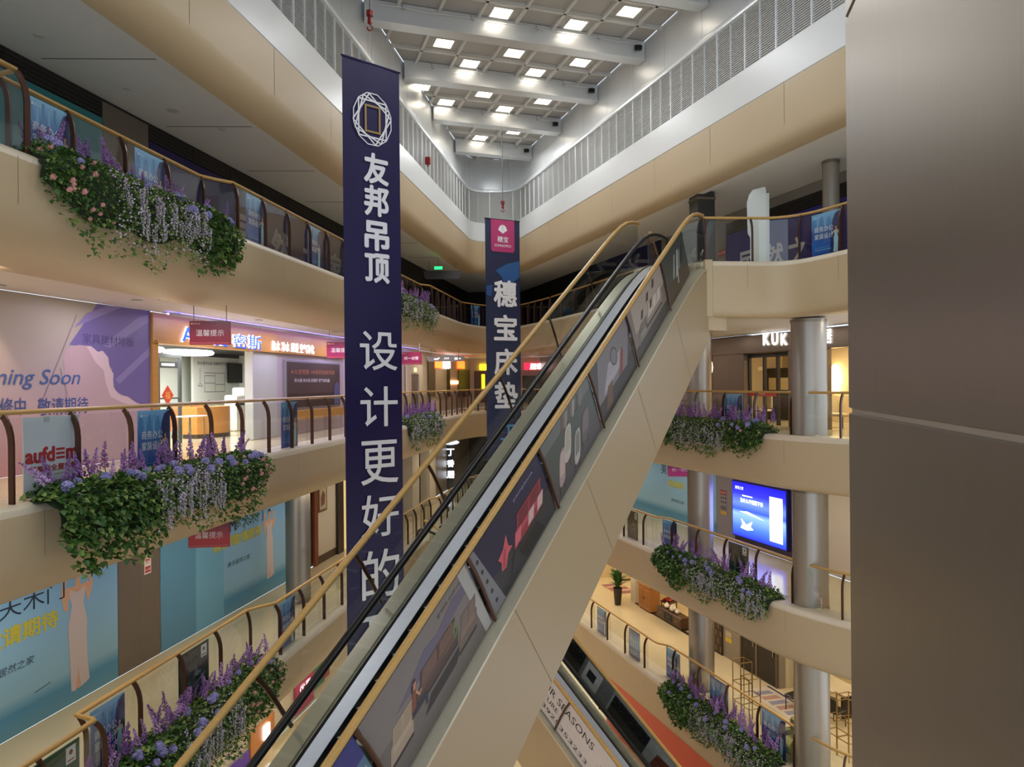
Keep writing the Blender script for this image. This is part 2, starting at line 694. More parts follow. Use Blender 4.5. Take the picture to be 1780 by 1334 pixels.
M_RIB = mat('coffer_rib', '#dcdbd7', .4, nscale=2, namt=.02)
for j in range(-22, 16):
    if j % 3 == 0:
        continue
    o = RD * (c0 + j * CELL)
    r_ = clip_line(o, UD)
    if r_:
        bar(mb, o, UD, r_[0], r_[1], .045, cz - .12, cz - .002, M_RIB)
for i in range(-12, 24):
    o = UD * (i * CELL)
    r_ = clip_line(o, RD)
    if r_:
        bar(mb, o, RD, r_[0], r_[1], .045, cz - .12, cz - .002, M_RIB)
struct(mb.build('ceiling_coffers', smooth=False))
nb = 0
BEAMLAB = ['farthest white roof beam by the end wall', 'second white roof beam from the end wall', 'third white roof beam from the end wall', 'fourth white roof beam from the end wall',
           'fifth white roof beam from the end wall', 'sixth white roof beam from the end wall', 'seventh white roof beam, overhead']
for q, j in enumerate(range(3, -4, -1)):
    o = RD * (c0 + j * 3 * CELL)
    r_ = clip_line(o, UD)
    if not r_:
        continue
    s0, s1 = r_
    t = thing('roof_beam', BEAMLAB[q], 'beam', (o + UD * ((s0 + s1) / 2)).to_3d() + Vector((0, 0, 12.2)), 0, 'white beams under the coffered skylight')
    mb = MB()
    bar(mb, o, UD, s0 + .02, s1 - .02, .19, 12.25, 12.82, M_CLER)
    bar(mb, o, UD, s0 + .02, s1 - .02, .24, 12.2, 12.25, M_CLER)
    mb.build('web', t, world=True, smooth=False)
    mb = MB()
    off = RD * -.34
    pts = []
    for k in range(13):
        s_ = s0 + .4 + (s1 - s0 - .8) * k / 12
        p = o + off + UD * s_
        pts.append((p.x, p.y, 12.62 + .03 * math.sin(k * 2.1)))
    mb.tube(pts, .014, M_LOUV, 6)
    mb.build('cable_conduit', t, world=True)
    for k in range(1, 12, 3):
        p = Vector(pts[k])
        mb = MB()
        mb.tube([p + Vector((0, 0, .12)), p + Vector((0, 0, -.05)), p + Vector((.05, .02, -.08)), p + Vector((.08, .02, -.02))], .016, M_LOUVD, 6)
        mb.build('conduit_hook', t, world=True)
    e = o + off + UD * (s1 - .35)
    mb = MB()
    mb.bbox(e.x - .12, e.x + .12, e.y - .07, e.y + .07, 12.42, 12.58, M_BLACK, .02)
    mb.build('spotlight', t, world=True)

# lit coffer panels, snapped to the coffer grid
M_LAMP = mat('lamp_panel', '#fff4e2', .5, emit=6.5, ecol='#fff1dc')
seen = set()
rows = {}
for (u, v) in [(1093, 15), (902, 19), (1008, 40), (748, 75), (798, 83), (910, 89), (843, 106), (1006, 105), (937, 123), (758, 154), (855, 162),
               (797, 173), (939, 175), (883, 186), (786, 190), (866, 201), (840, 237), (882, 233)]:
    p = PZ(u, v, cz - .05)
    q = Vector((p.x, p.y))
    i, j = math.floor(q.dot(UD) / CELL), math.floor((q.dot(RD) - c0) / CELL)
    if (i, j) not in seen:
        seen.add((i, j))
        rows.setdefault(j, []).append(i)
ORD = ['first', 'second', 'third', 'fourth', 'fifth']
RORD = ['first', 'second', 'third', 'fourth', 'fifth', 'sixth', 'seventh', 'eighth', 'ninth', 'tenth', 'eleventh', 'twelfth']
for ri, j in enumerate(sorted(rows, reverse=True)):
    for ci, i in enumerate(sorted(rows[j])):
        c = UD * ((i + .5) * CELL) + RD * (c0 + (j + .5) * CELL)
        lab = 'square ceiling light %s from louvres in the %s lit row from end wall' % (ORD[ci], RORD[ri])
        t = thing('ceiling_light', lab, 'ceiling light', (c.x, c.y, cz - .03), math.atan2(UD.y, UD.x), 'lit panels in the coffered skylight')
        mb = MB()
        mb.box(-.29, .29, -.29, .29, -.02, .0, M_LAMP)
        mb.build('diffuser', t, smooth=False)
        mb = MB()
        for (a, b, c_, d) in ((-.33, .33, -.33, -.29), (-.33, .33, .29, .33), (-.33, -.29, -.29, .29), (.29, .33, -.29, .29)):
            mb.box(a, b, c_, d, -.035, .02, M_RIB)
        mb.build('frame', t, smooth=False)
for (x, y, p) in ((3.5, 3, 170), (3.2, 9, 180), (2.0, 15, 220), (.9, 21, 220), (.2, 27, 200), (-.5, 32.5, 150)):
    area((x, y, 12.15), 4.6 if y < 20 else 2.4, 1.6, p * .8, (.97, .985, 1), math.atan2(UD.y, UD.x))

# ------------------------------------------------------------------ printed artwork helpers
SKIN, HAIR = '#d8a98c', '#2a1c18'


def lady(mb, x, z, h, dress, y=-.004, arms_up=True, flip=1, hair=HAIR):
    """a printed woman in a long dress; x,z at the hem, h her height"""
    k = h
    sk, ha, dr = ink(SKIN), ink(hair), ink(dress)
    def P(pts, m, yy):
        mb.pl([(x + flip * a * k * (1.3 if b < .86 else 1.12), z + b * k) for a, b in pts], m, yy)
    if arms_up:
        P([(-.125, .79), (-.105, .80), (-.09, .885), (-.105, .945), (-.118, .93), (-.128, .9)], sk, y)
        P([(-.125, .79), (-.10, .79), (-.07, .66), (-.085, .645), (-.105, .66)], sk, y - .0006)
        P([(-.125, .8), (-.085, .66), (-.05, .80), (-.07, .83)], sk, y - .0003)
        P([(.125, .79), (.105, .80), (.09, .885), (.1, .955), (.115, .935), (.125, .9)], sk, y)
        P([(.125, .8), (.085, .66), (.05, .80), (.07, .83)], sk, y - .0003)
    else:
        P([(-.075, .82), (-.1, .70), (-.12, .58), (-.1, .57), (-.08, .68), (-.055, .76)], sk, y)
        P([(.075, .82), (.12, .75), (.15, .85), (.165, .84), (.135, .71), (.1, .70), (.055, .76)], sk, y)
    P([(-.022, .865), (.022, .865), (.02, .82), (.07, .815), (.05, .77), (-.05, .77), (-.07, .815), (-.02, .82)], sk, y - .0008)
    P([(-.062, .80), (-.035, .785), (0, .765), (.04, .79), (.062, .80), (.06, .74), (.045, .68), (.06, .60), (.075, .52), (.07, .4), (.075, .22), (.09, .06), (.06, .045),
       (.02, .03), (.0, .2), (-.02, .02), (-.055, .03), (-.06, .2), (-.07, .4), (-.075, .52), (-.06, .60), (-.045, .68), (-.06, .74)], dr, y - .001)
    P([(-.018, .03), (.018, .03), (.0, .2)], sk, y - .0005)
    P([(.038 * math.cos(a), .925 + .05 * math.sin(a)) for a in [i * math.pi / 9 for i in range(18)]], ha, y - .001)
    P([(.03 * math.cos(a), .905 + .04 * math.sin(a)) for a in [i * math.pi / 9 for i in range(18)]], sk, y - .0016)
    P([(-.032, .915), (-.03, .955), (0, .968), (.03, .955), (.032, .915), (.02, .936), (0, .942), (-.02, .936)], ha, y - .0022)
    for e in (-.011, .011):
        P([(e - .005, .908), (e, .911), (e + .005, .908), (e, .905)], ink('#2b2020'), y - .0022)
    P([(-.01, .884), (0, .887), (.01, .884), (0, .879)], ink('#b04a4a'), y - .0022)
    return mb


def panel(name, label, cat, fr, u0, u1, z0, z1, m, d=0.0, th=.03, vref=667, group=None):
    """flat board on a wall plane between two pixel columns; returns (object's mesh builder, mapping from pixel to local)"""
    s0, s1 = fr.hit(u0, vref, d)[0], fr.hit(u1, vref, d)[0]
    w = s1 - s0
    mb = MB()
    mb.box(0, w, 0, th, 0, z1 - z0, m)
    def L(u, v):
        k, z = fr.hit(u, v, d)
        return k - s0, z - z0
    def fin(**kw):
        o = mb.build(name, loc=fr.at(s0, d, z0), rotz=fr.rz, smooth=False)
        return tag(o, label, cat, group)
    return mb, L, w, fin


def back_wall(name, fr, s0, s1, z0, z1, m, d=.05, th=.2):
    mb = MB()
    mb.box(0, s1 - s0, 0, th, 0, z1 - z0, m)
    o = mb.build(name, loc=fr.at(s0, d, z0), rotz=fr.rz, smooth=False)
    return struct(o)


def hgt(L, u, v0, v1):
    return abs(L(u, v0)[1] - L(u, v1)[1])


SL = lambda fr, u, d=0.0: fr.hit(u, 667, d)[0]

# ------------------------------------------------------------------ banner-side walls
smax = 47.5
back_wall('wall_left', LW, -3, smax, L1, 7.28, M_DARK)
back_wall('wall_left', LW, -3, SL(LW, 262), L0, 3.15, M_WALLC)
back_wall('wall_left', LW, SL(LW, 598), smax, L0, 3.15, M_WALLC)
back_wall('wall_left', LW, -3, smax, LM1, -1.25, M_GREYW)
back_wall('wall_left', LW, -3, smax, LM2, -5.65, M_WALLC)
back_wall('wall_left', LW, -3, smax, LM3, -10.05, M_WALLC)
# end wall
back_wall('wall_far', FW, -12, 12, L1, 7.28, mat('unlit_far_wall', '#15130f', .7, nscale=3, namt=.1))  # darkness of the unlit end is put into the wall colour
back_wall('wall_far', FW, -12, 12, L0, 3.15, M_WALLC)
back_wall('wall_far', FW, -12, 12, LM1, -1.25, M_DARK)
back_wall('wall_far', FW, -12, 12, LM2, -5.65, M_WALLC)
back_wall('wall_far', FW, -12, 12, LM3, -10.05, M_WALLC)

# top gallery, banner side: teal, taupe and navy hoardings with vent slots over them
zt = 6.86
mb, L, w, fin = panel('hoarding', 'teal blank hoarding along the top gallery wall', 'hoarding', LW, -150, 182, L1, zt, mat('teal_board', '#2f7f86', .5, nscale=2, namt=.06))
fin()
mb, L, w, fin = panel('wall_panel', 'taupe metal wall panel between teal and navy hoardings, top gallery', 'wall panel', LW, 183, 262, L1, 7.2, M_GREYW)
mb.box(w * .52, w * .52 + .012, -.004, .0, 0, 2.8, M_JOINT)
fin()
mb, L, w, fin = panel('hoarding', 'long navy hoarding with big grey lettering opposite the round columns, top gallery', 'hoarding', LW, 263, 640, L1, zt, mat('navy_board', '#221c5c', .5, nscale=2, namt=.06))
for ch, u in zip('居然之家', (345, 405, 490, 515)):
    pass
for i, ch in enumerate('居然之家'):
    mb.text(ch, w * (.30 + .155 * i), 1.15, 1.15, ink('#8d8fa0'), bold=.03)
fin()
for (u0, u1, lb) in ((-150, 181, 'black slotted air vent above the teal hoarding'), (263, 640, 'black slotted air vent above the long navy hoarding')):
    mb, L, w, fin = panel('air_vent', lb, 'vent', LW, u0, u1, zt + .02, 7.2, ink('#0c0b0b'), th=.05)
    for k in range(4):
        mb.box(0, w, -.012, .0, .03 + k * .085, .045 + k * .085, ink('#3a3330'))
    for k in range(1, int(w / 1.6)):
        mb.box(k * 1.6, k * 1.6 + .03, -.014, 0, 0, .34, ink('#1d1a19'))
    fin()

# eye-level gallery: pink and purple hoarding
g = gradmat('dusk_print', [(0, '#c08a94'), (.25, '#c4a0a8'), (.5, '#bba6ae'), (.75, '#b5a69e'), (1, '#ada08f')], .5, 2, 2.0, .25)
mb, L, w, fin = panel('hoarding', 'pink and purple sky hoarding with script lettering, eye-level gallery', 'hoarding', LW, -150, 262, L0 + .006, 3.14, g)
pu, pl2 = ink('#75669e'), ink('#8d7fb0')
mb.pl([L(169, 528), L(261, 541), L(261, 706), L(233, 702), L(199, 678), L(194, 642), L(179, 619), L(148, 602), L(120, 600)], pu, -.003)
for a, b in (((170, 600), (200, 534)), ((205, 640), (258, 560)), ((222, 668), (260, 610))):
    pass
mb.pl([L(128, 570), L(150, 560), L(213, 534), L(190, 531), L(150, 545)], pl2, -.0036)
mb.pl([L(179, 600), L(190, 606), L(258, 560), L(258, 548), L(240, 552)], pl2, -.0036)
mb.pl([L(200, 660), L(207, 668), L(260, 618), L(260, 604)], pl2, -.0036)
cl = ink('#dcbfc6')
mb.pl([L(112, 640), L(108, 622), L(118, 606), L(136, 600), L(158, 602), L(170, 612), L(178, 610), L(188, 622), L(190, 640), L(197, 650), L(196, 672), L(206, 686), L(222, 690), L(236, 700), L(258, 708), L(262, 720), L(262, 800), L(120, 800)], ink('#c2a3ab'), -.0042)
mb.pl([L(150, 602), L(158, 602), L(170, 612), L(178, 610), L(188, 622), L(190, 640), L(197, 650), L(196, 672), L(206, 686), L(222, 690), L(236, 700), L(258, 708), L(240, 708), L(212, 700), L(192, 690), L(184, 668), L(180, 644), L(166, 630)], cl, -.0048)
mb.line(L(133, 548), L(76, 690), .02, ink('#8a7480'), -.0045)
mb.line(L(104, 640), L(118, 690), .012, ink('#8a7480'), -.0045)
x1, z1 = L(134, 660)
mb.text('Coming Soon', x1, z1, .36, ink('#4a64a0'), y=-.006, align='R', w=2.55, shear=.35, bold=.006)
x, z = L(111, 706)
mb.text('敬请期待', x, z, hgt(L, 111, 691, 721), ink('#465a9a'), y=-.006, w=L(155, 700)[0] - L(67, 700)[0], bold=.008)
x, z = L(10, 708)
mb.text('装修中', x, z, hgt(L, 20, 692, 724), ink('#465a9a'), y=-.006, w=(L(48, 708)[0] - L(2, 708)[0]) * 1.5, bold=.008)
x, z = L(190, 592)
mb.text('家具建材地板', x, z, hgt(L, 190, 583, 600), ink('#4b4576'), y=-.006, w=L(236, 592)[0] - L(148, 592)[0])
fin()
# ring light reflection piece at the foot of the hoarding: lit sign standing on the floor
# ------------------------------------------------------------------ the orange shop front
sa, sb = SL(LW, 262), SL(LW, 598)
M_OR = mat('orange_wood', '#c08a3e', .4, nscale=4, namt=.1, stretch=(.3, 1, 4))
zb = LW.hit(320, 601)[1]
ztop = 3.13
t = thing('shopfront', 'orange wood shop front with glowing blue and white lettering, eye-level gallery', 'shop front', LW.at(sa, 0, 0), LW.rz)
so = SL(LW, 273) - sa
sp0, sp1 = SL(LW, 440) - sa, SL(LW, 482) - sa
WS = sb - sa


def LL(u, v, d=0.0):
    k, z = LW.hit(u, v, d)
    return k - sa, z


mb = MB()
mb.bbox(0, WS, -.06, .25, zb, ztop, M_OR, .01)
mb.box(.1, WS, -.1, -.06, zb - .0, zb + .06, M_OR)
mb.build('fascia_board', t, smooth=False)
mb = MB()
mb.bbox(0, so, -.05, .3, .01, zb, M_OR, .01)
mb.build('side_post', t, smooth=False)
mb = MB()
mb.bbox(sp0, sp1, .0, .25, .01, zb, mat('grey_wall_panel', '#b9bab6', .5, nscale=3, namt=.03), .01)
mb.build('partition', t, smooth=False)
mb = MB()
LAVW = mat('lilac_wall', '#b9a9b6', .5, nscale=3, namt=.03)
mb.box(sp1, WS, .02, .25, .01, zb, LAVW)
mb.build('partition', t, smooth=False)
# glowing letters: blue faces with white halo sides
hw = 'sign_halo'
M_HALO = mat(hw, '#e6ecff', .5, emit=2.2, ecol='#dfe6ff')
M_BLUEL = mat('sign_blue', '#1a52e0', .5, emit=1.0, ecol='#1f5cff')


def lit(mb, txt, u, v, v0, v1, wpx=None, face=True, b=.015):
    x, z = LL(u, v)
    hh = abs(LL(u, v0)[1] - LL(u, v1)[1])
    ww = LL(u + wpx / 2, v)[0] - LL(u - wpx / 2, v)[0] if wpx else None
    mb.text(txt, x, z, hh * (1.12 if face else 1), M_HALO, y=-.085, bold=b + .025, w=ww * 1.12 if ww and face else ww if ww else None)
    if face:
        mb.text(txt, x, z, hh, M_BLUEL, y=-.12, bold=b, extrude=.004, w=ww)


mb = MB()
lit(mb, 'A', 319, 582, 570, 595, 20)
mb.build('sign_letter', t, smooth=False)
mb = MB()
lit(mb, 'O', 345, 586, 573, 598, 20)
lit(mb, '史', 378, 590, 578, 603, 22)
mb.build('sign_letter', t, smooth=False)
mb = MB()
lit(mb, '密', 411, 594, 582, 606, 24, b=.0)
mb.build('sign_letter', t, smooth=False)
mb = MB()
lit(mb, '斯', 437, 597, 584, 609, 23, b=.0)
mb.build('sign_letter', t, smooth=False)
mb = MB()
lit(mb, '热水 净水 采暖 空气净化', 507, 605, 597, 614, 74, face=False, b=.0)
mb.build('small_sign_letters', t, smooth=False)
# light box with dark advert
lb0, lb1 = SL(LW, 496) - sa, SL(LW, 588) - sa
mb = MB()
mb.bbox(lb0 - .12, lb1 + .05, -.05, .02, .75, 2.28, ink('#8d8a8c'), .01)
mb.box(lb0, lb1, -.056, -.05, .82, 2.22, mat('dark_advert', '#4a3d3e', .4))
mb.rect(lb0, .82, lb1, 1.25, ink('#3a2b26'), -.058)
mb.text('A.O.史密斯 145年的创新传承', (lb0 + lb1) / 2 - .1, 1.93, .16, ink('#c07a58'), y=-.06, w=(lb1 - lb0) * .82)
mb.text('热水器·净水机·采暖炉·空气净化器', (lb0 + lb1) / 2 - .2, 1.66, .12, ink('#d5cfd2'), y=-.06, w=(lb1 - lb0) * .66, bold=.01)
mb.pl([(lb1 - .5, .84), (lb1 - .08, .84), (lb1 - .06, 1.3), (lb1 - .12, 1.55), (lb1 - .3, 1.62), (lb1 - .46, 1.45)], ink('#5a5f8c'), -.06)
mb.rect(lb1 - .26, 1.0, lb1 - .22, 1.5, ink('#2a2a44'), -.062)
mb.build('light_box', t, smooth=False)
mb = MB()
mb.bbox(lb0 - .2, lb1 + .1, -.25, .02, .45, .74, M_OR, .01)
mb.build('display_ledge', t, smooth=False)
# shop interior: shell, ceiling, fittings
DEP = 4.6
M_SHOPW = mat('shop_white', '#d9ded8', .5, nscale=3, namt=.02)
for (nm, bx, mm) in (('wall_back', (-.05, WS, DEP, DEP + .1, 0, 3.1), M_SHOPW), ('wall_near', (-.1, 0, .35, DEP, 0, 3.1), M_SHOPW), ('wall_beyond', (WS, WS + .1, .35, DEP, 0, 3.1), M_SHOPW),
                     ('ceiling', (0, WS, .3, DEP, 2.62, 2.72), ink('#23262a')), ('floor', (0, WS, 0, DEP, -.1, .004), M_FLOOR)):
    mb = MB()
    mb.box(*bx, mm)
    struct(mb.build(nm, loc=LW.at(sa, 0, 0), rotz=LW.rz, smooth=False))


def shop_item(mb, name, label, cat, s, d, z, smooth=True, group=None):
    o = mb.build(name, loc=LW.at(sa + s, d, z), rotz=LW.rz, smooth=smooth)
    return tag(o, label, cat, group)


for i, (s, lab) in enumerate(((1.25, 'oval white shop ceiling lamp by the glass shop door'), (3.35, 'oval white shop ceiling lamp beside the black track spots'))):
    mb = MB()
    mb.lathe([(.02, .0), (.5, .0), (.62, .03), (.65, .08), (.6, .13), (.02, .13)], mat('shop_lamp', '#ffffff', .5, emit=7), 20)
    o = shop_item(mb, 'ceiling_lamp', lab, 'ceiling lamp', s, 1.3, 2.33, group='oval lamps in the bright shop')
    o.scale = (1.3, .8, 1)
# glass door with dark frame on the near side
x0, x1 = LL(276, 667, 1.4)[0], LL(316, 667, 1.4)[0]
t = thing('shop_door', 'dark framed glass door with red paper diamond inside the bright shop', 'door', LW.at(sa + x0, 1.4, 0), LW.rz)
w = x1 - x0
mb = MB()
fm = ink('#4c5052')
mb.box(0, .05, 0, .06, 0.01, 2.35, fm)
mb.box(w - .09, w, 0, .06, 0.01, 2.35, fm)
mb.box(0.05, w - .09, 0, .06, 2.25, 2.35, fm)
mb.box(.05, w - .09, 0, .06, 1.18, 1.22, fm)
mb.rect(.05, 1.98, w - .16, 2.14, ink('#3c4044'), -.002)
mb.rect(.1, 2.03, w - .3, 2.1, ink('#e8ecec'), -.004)
mb.build('frame', t, smooth=False)
mb = MB()
mb.box(.05, w - .09, .025, .035, .02, 1.18, M_GLASS)
mb.box(.05, w - .09, .025, .035, 1.22, 2.25, M_GLASS)
mb.build('pane', t, smooth=False)
mb = MB()
x, z = .34, 1.28
mb.pl([(x - .24, z), (x, z - .26), (x + .24, z), (x, z + .26)], ink('#d0402c'), -.006)
mb.text('福', x, z, .2, ink('#e8b040'), y=-.008)
mb.build('red_paper_diamond', t, smooth=False)
# far wall art kitchen
x0, x1 = LL(336, 667, DEP - .5)[0], LL(440, 667, DEP - .5)[0]
mb = MB()
w = x1 - x0
mb.box(0, w, 0, .08, 0, 2.7, M_SHOPW)
mb.rect(0, 2.5, w, 2.7, ink('#3b3f42'), -.002)
mb.text('热水器净水机 采暖炉空气净化', w * .32, 2.28, .12, ink('#6b7070'), y=-.003, w=w * .52, bold=.01)
for (a, b, c, d) in ((.3, 1.3, .6, 1.3), (.3, 1.3, .3, 1.85), (.3, 1.85, .6, 1.85), (.6, 1.3, .6, 1.95), (.3, 1.6, .6, 1.6), (.6, 1.55, .88, 1.55), (.88, 1.3, .88, 1.95), (.6, 1.3, .88, 1.3),
                     (.18, 1.6, .18, 2.1), (.12, 1.5, .18, 1.6), (.24, 1.5, .18, 1.6), (.12, 1.5, .24, 1.5), (.34, .75, .34, .95), (.34, .95, .42, 1.02), (.42, 1.02, .48, .95), (.48, .95, .48, .8),
                     (.3, 1.95, .88, 1.95)):
    mb.line((a * w / 1.8, b), (c * w / 1.8, d), .02, ink('#50565a'), -.003)
o = shop_item(mb, 'feature_wall', 'white feature wall with line drawings of a kitchen in the bright shop', 'feature wall', x0, DEP - .5, .01, False)
x, z = LL(414, 649, DEP - .62)
mb = MB()
mb.bbox(-.62, .62, 0, .08, -.36, .36, ink('#101214'), .015)
mb.box(-.57, .57, -.003, 0, -.31, .31, ink('#050607'))
shop_item(mb, 'television', 'black television on the white feature wall', 'television', x, DEP - .63, z, False)
# reception counter with tan chairs
x0, x1 = LL(362, 730, 1.6)[0], LL(417, 730, 1.6)[0]
t = thing('reception_counter', 'caramel curved reception counter in the bright shop', 'counter', LW.at(sa + x0, 1.6, .004), LW.rz)
w = x1 - x0
mb = MB()
pts = [(w * k / 10, .35 * (abs(k - 5) / 5) ** 2, .12) for k in range(11)] + [(w * k / 10, .5 + .35 * (abs(k - 5) / 5) ** 2, .12) for k in range(10, -1, -1)]
mb.prism(pts, (0, 0, .78), mat('caramel_board', '#b9803f', .35, nscale=5, namt=.1))
mb.build('body', t)
mb = MB()
mb.prism([(x * 1.01, y * .9 + .03, 0) for x, y, z in pts], (0, 0, .12), ink('#3a2a1c'))
mb.build('plinth', t)
for i in range(2):
    xx = w * (.3 + .42 * i)
    t = thing('tub_chair', ['tan leather tub chair behind the counter, beside the glass door', 'tan leather tub chair behind the counter, beside the white water heaters'][i], 'chair', LW.at(sa + x0 + xx, 2.75, .004), LW.rz)
    lm = mat('tan_leather', '#b5733a', .4, nscale=5, namt=.1)
    mb = MB()
    mb.bbox(-.3, .3, -.3, .25, .2, .48, lm, .05)
    mb.build('seat', t)
    mb = MB()
    mb.prism([(.36 * math.cos(a), .36 * math.sin(a), .2) for a in [math.radians(-20 + 20 * k) for k in range(12)]] + [(.27 * math.cos(a), .27 * math.sin(a), .2) for a in [math.radians(200 - 20 * k) for k in range(12)]], (0, 0, .72), lm)
    mb.build('backrest', t)
    for sx, sy in ((-.2, -.2), (.2, -.2), (-.2, .2), (.2, .2)):
        mb = MB()
        mb.tube([(sx, sy, .0), (sx * .9, sy * .9, .2)], .02, ink('#2c241e'), 6)
        mb.build('leg', t)
# water heaters / machines by the partition
for i, (u, v, hh, lb) in enumerate(((419, 690, .95, 'tall white water machine beside the grey partition'), (432, 690, 1.2, 'taller white water heater cabinet against the grey partition'))):
    x, _ = LL(u, v, 2.6)
    t = thing('water_machine', lb, 'appliance', LW.at(sa + x, 2.6, .004), LW.rz)
    mb = MB()
    mb.bbox(-.3, .3, 0, .45, 0, hh + .25, mat('appliance_white', '#e6e8e0', .3, nscale=3, namt=.02), .04)
    mb.build('body', t)
    mb = MB()
    mb.box(-.2, .2, -.006, 0, hh - .1, hh + .08, ink('#22262a'))
    mb.build('control_panel', t, smooth=False)
x, _ = LL(330, 735, 1.1)
t = thing('side_table', 'small white table with thin legs by the glass shop door', 'table', LW.at(sa + x, 1.1, .004), LW.rz)
mb = MB()
mb.bbox(-.4, .4, -.25, .25, .7, .73, ink('#e2e4de'), .01)
mb.build('tabletop', t)
for sx in (-.35, .35):
    for sy in (-.2, .2):
        mb = MB()
        mb.tube([(sx, sy, 0), (sx * .9, sy, .7)], .014, ink('#70706c'), 6)
        mb.build('leg', t)
# potted leafy plant in front of the partition
def leafy(name, label, loc, h, r, pot_r, pot_h, potm, n=60, seed=1, cat='plant', wide=.3, leafm=None):
    rnd = random.Random(seed)
    t = thing(name, label, cat, loc)
    mb = MB()
    mb.lathe([(pot_r * .7, 0), (pot_r * .85, pot_h * .4), (pot_r, pot_h * .9), (pot_r * 1.08, pot_h * .92), (pot_r * 1.08, pot_h), (pot_r * .9, pot_h), (pot_r * .85, pot_h * .9)], potm, 16)
    mb.build('pot', t)
    mb = MB()
    for i in range(n):
        a = rnd.uniform(0, 6.28)
        rr = r * rnd.uniform(.3, 1)
        z0 = pot_h * .95
        tip = Vector((rr * math.cos(a), rr * math.sin(a), z0 + (h - pot_h) * rnd.uniform(.25, 1)))
        mid = Vector((rr * .45 * math.cos(a), rr * .45 * math.sin(a), z0 + (tip.z - z0) * .85))
        sd = Vector((-math.sin(a), math.cos(a), 0)) * (wide * r * .5 * rnd.uniform(.6, 1))
        base = Vector((0, 0, z0))
        mb.add([base, mid - sd, mid + sd * 0 + Vector((0, 0, .01)), mid + sd, tip], [(0, 1, 2), (0, 2, 3), (1, 4, 2), (2, 4, 3)], leafm or M_GREEN)
    mb.build('foliage', t, smooth=False)
    return t


leafy('potted_plant', 'low bushy plant on the floor in front of the grey partition', PZ(455, 762, .004) + Vector((-.1, .4, 0)), .5, .38, .16, .2, ink('#c9c8c0'), 70, 3, wide=.5)
for k in range(3):
    area(LW.at(sa + 1.5 + 2.4 * k, 2.4, 2.55), 1.2, .5, 120, (1, 1, .97), LW.rz)

# ------------------------------------------------------------------ second gallery down: blue hoardings with a woman in a pale dress
gb = gradmat('sea_print', [(0, '#6a9fb8'), (.12, '#4f92b8'), (.2, '#8fbcd4'), (.6, '#8cbbe2'), (1, '#6aa6dc')], .5, 2, 1.5, .2)
z0m, z1m = LM1 + .006, -1.27
mb, L, w, fin = panel('hoarding', 'sea-blue hoarding with a woman in a white dress, cut by the picture edge', 'hoarding', LW, -140, 201, z0m, z1m, gb)
x, z = L(135, 1100)
xa, za = L(136, 1203)
lady(mb, xa, za, L(130, 985)[1] - za + .08, '#cdbfc2')
x, z = L(55, 1040)
mb.text('梦天木门', L(50, 1045)[0] - .15, L(50, 1046)[1], .34, ink('#23324a'), y=-.005, w=1.9)
x, z = L(38, 1098)
mb.text('敬请期待', x, z, .33, ink('#c9c24a'), y=-.005, w=1.6, bold=.03)
x, z = L(20, 1163)
mb.text('携手居然之家', x - .1, z, .14, ink('#2c4a58'), y=-.005, w=1.1, shear=.2)
x, z = L(76, 1192)
mb.line((x - .2, z - .05), (x + .15, z), .015, ink('#2c4a58'))
fin()
mb, L, w, fin = panel('wall_panel', 'taupe metal wall panel between the two sea-blue hoardings', 'wall panel', LW, 202, 275, z0m, z1m, M_GREYW)
mb.box(w * .5, w * .5 + .012, -.004, 0, 0, 3.1, M_JOINT)
fin()
x, z = LW.hit(256, 980)
mb = MB()
mb.box(-.11, .11, 0, .006, -.22, .22, ink('#e5dcd8'))
mb.rect(-.09, -.19, .09, -.06, ink('#b83530'), -.002)
mb.disc(0, .08, .07, ink('#c04038'), -.002)
mb.disc(0, .08, .055, ink('#e5dcd8'), -.0025)
mb.rect(-.05, .06, .05, .1, ink('#c04038'), -.003)
mb.text('禁止吸烟', 0, -.125, .05, ink('#f0e8e4'), y=-.004)
tag(mb.build('notice', loc=LW.at(x, -.01, z), rotz=LW.rz, smooth=False), 'small white and red notice on the taupe panel between blue hoardings', 'notice')
mb, L, w, fin = panel('hoarding', 'sea-blue hoarding with a woman in a white dress, beside the steel column', 'hoarding', LW, 276, 497, z0m, z1m, gb)
mb.rect(0, 0, w * .22, z1m - z0m, ink('#5f97b8'), -.002)
mb.rect(w * .22, 0, w * .42, z1m - z0m, ink('#74b2d0'), -.002)
xa, za = L(469, 1008)
lady(mb, xa, za, L(466, 885)[1] - za + .05, '#cfc0c0')
mb.text('梦天木门', L(433, 902)[0], L(433, 902)[1], .36, ink('#1f2c40'), y=-.005, w=1.5)
mb.text('M', L(404, 913)[0], L(404, 913)[1], .34, ink('#1f2c40'), y=-.005, bold=.03)
mb.text('敬请期待', L(430, 931)[0], L(430, 930)[1], .3, ink('#c9c24a'), y=-.005, w=1.45, bold=.03)
mb.text('装修中', L(391, 946)[0], L(391, 945)[1], .3, ink('#c9c24a'), y=-.005, w=1.1, bold=.03)
mb.text('携手居然之家', L(415, 975)[0], L(415, 975)[1], .13, ink('#2c4a58'), y=-.005, w=1.1, shear=.2)
fin()

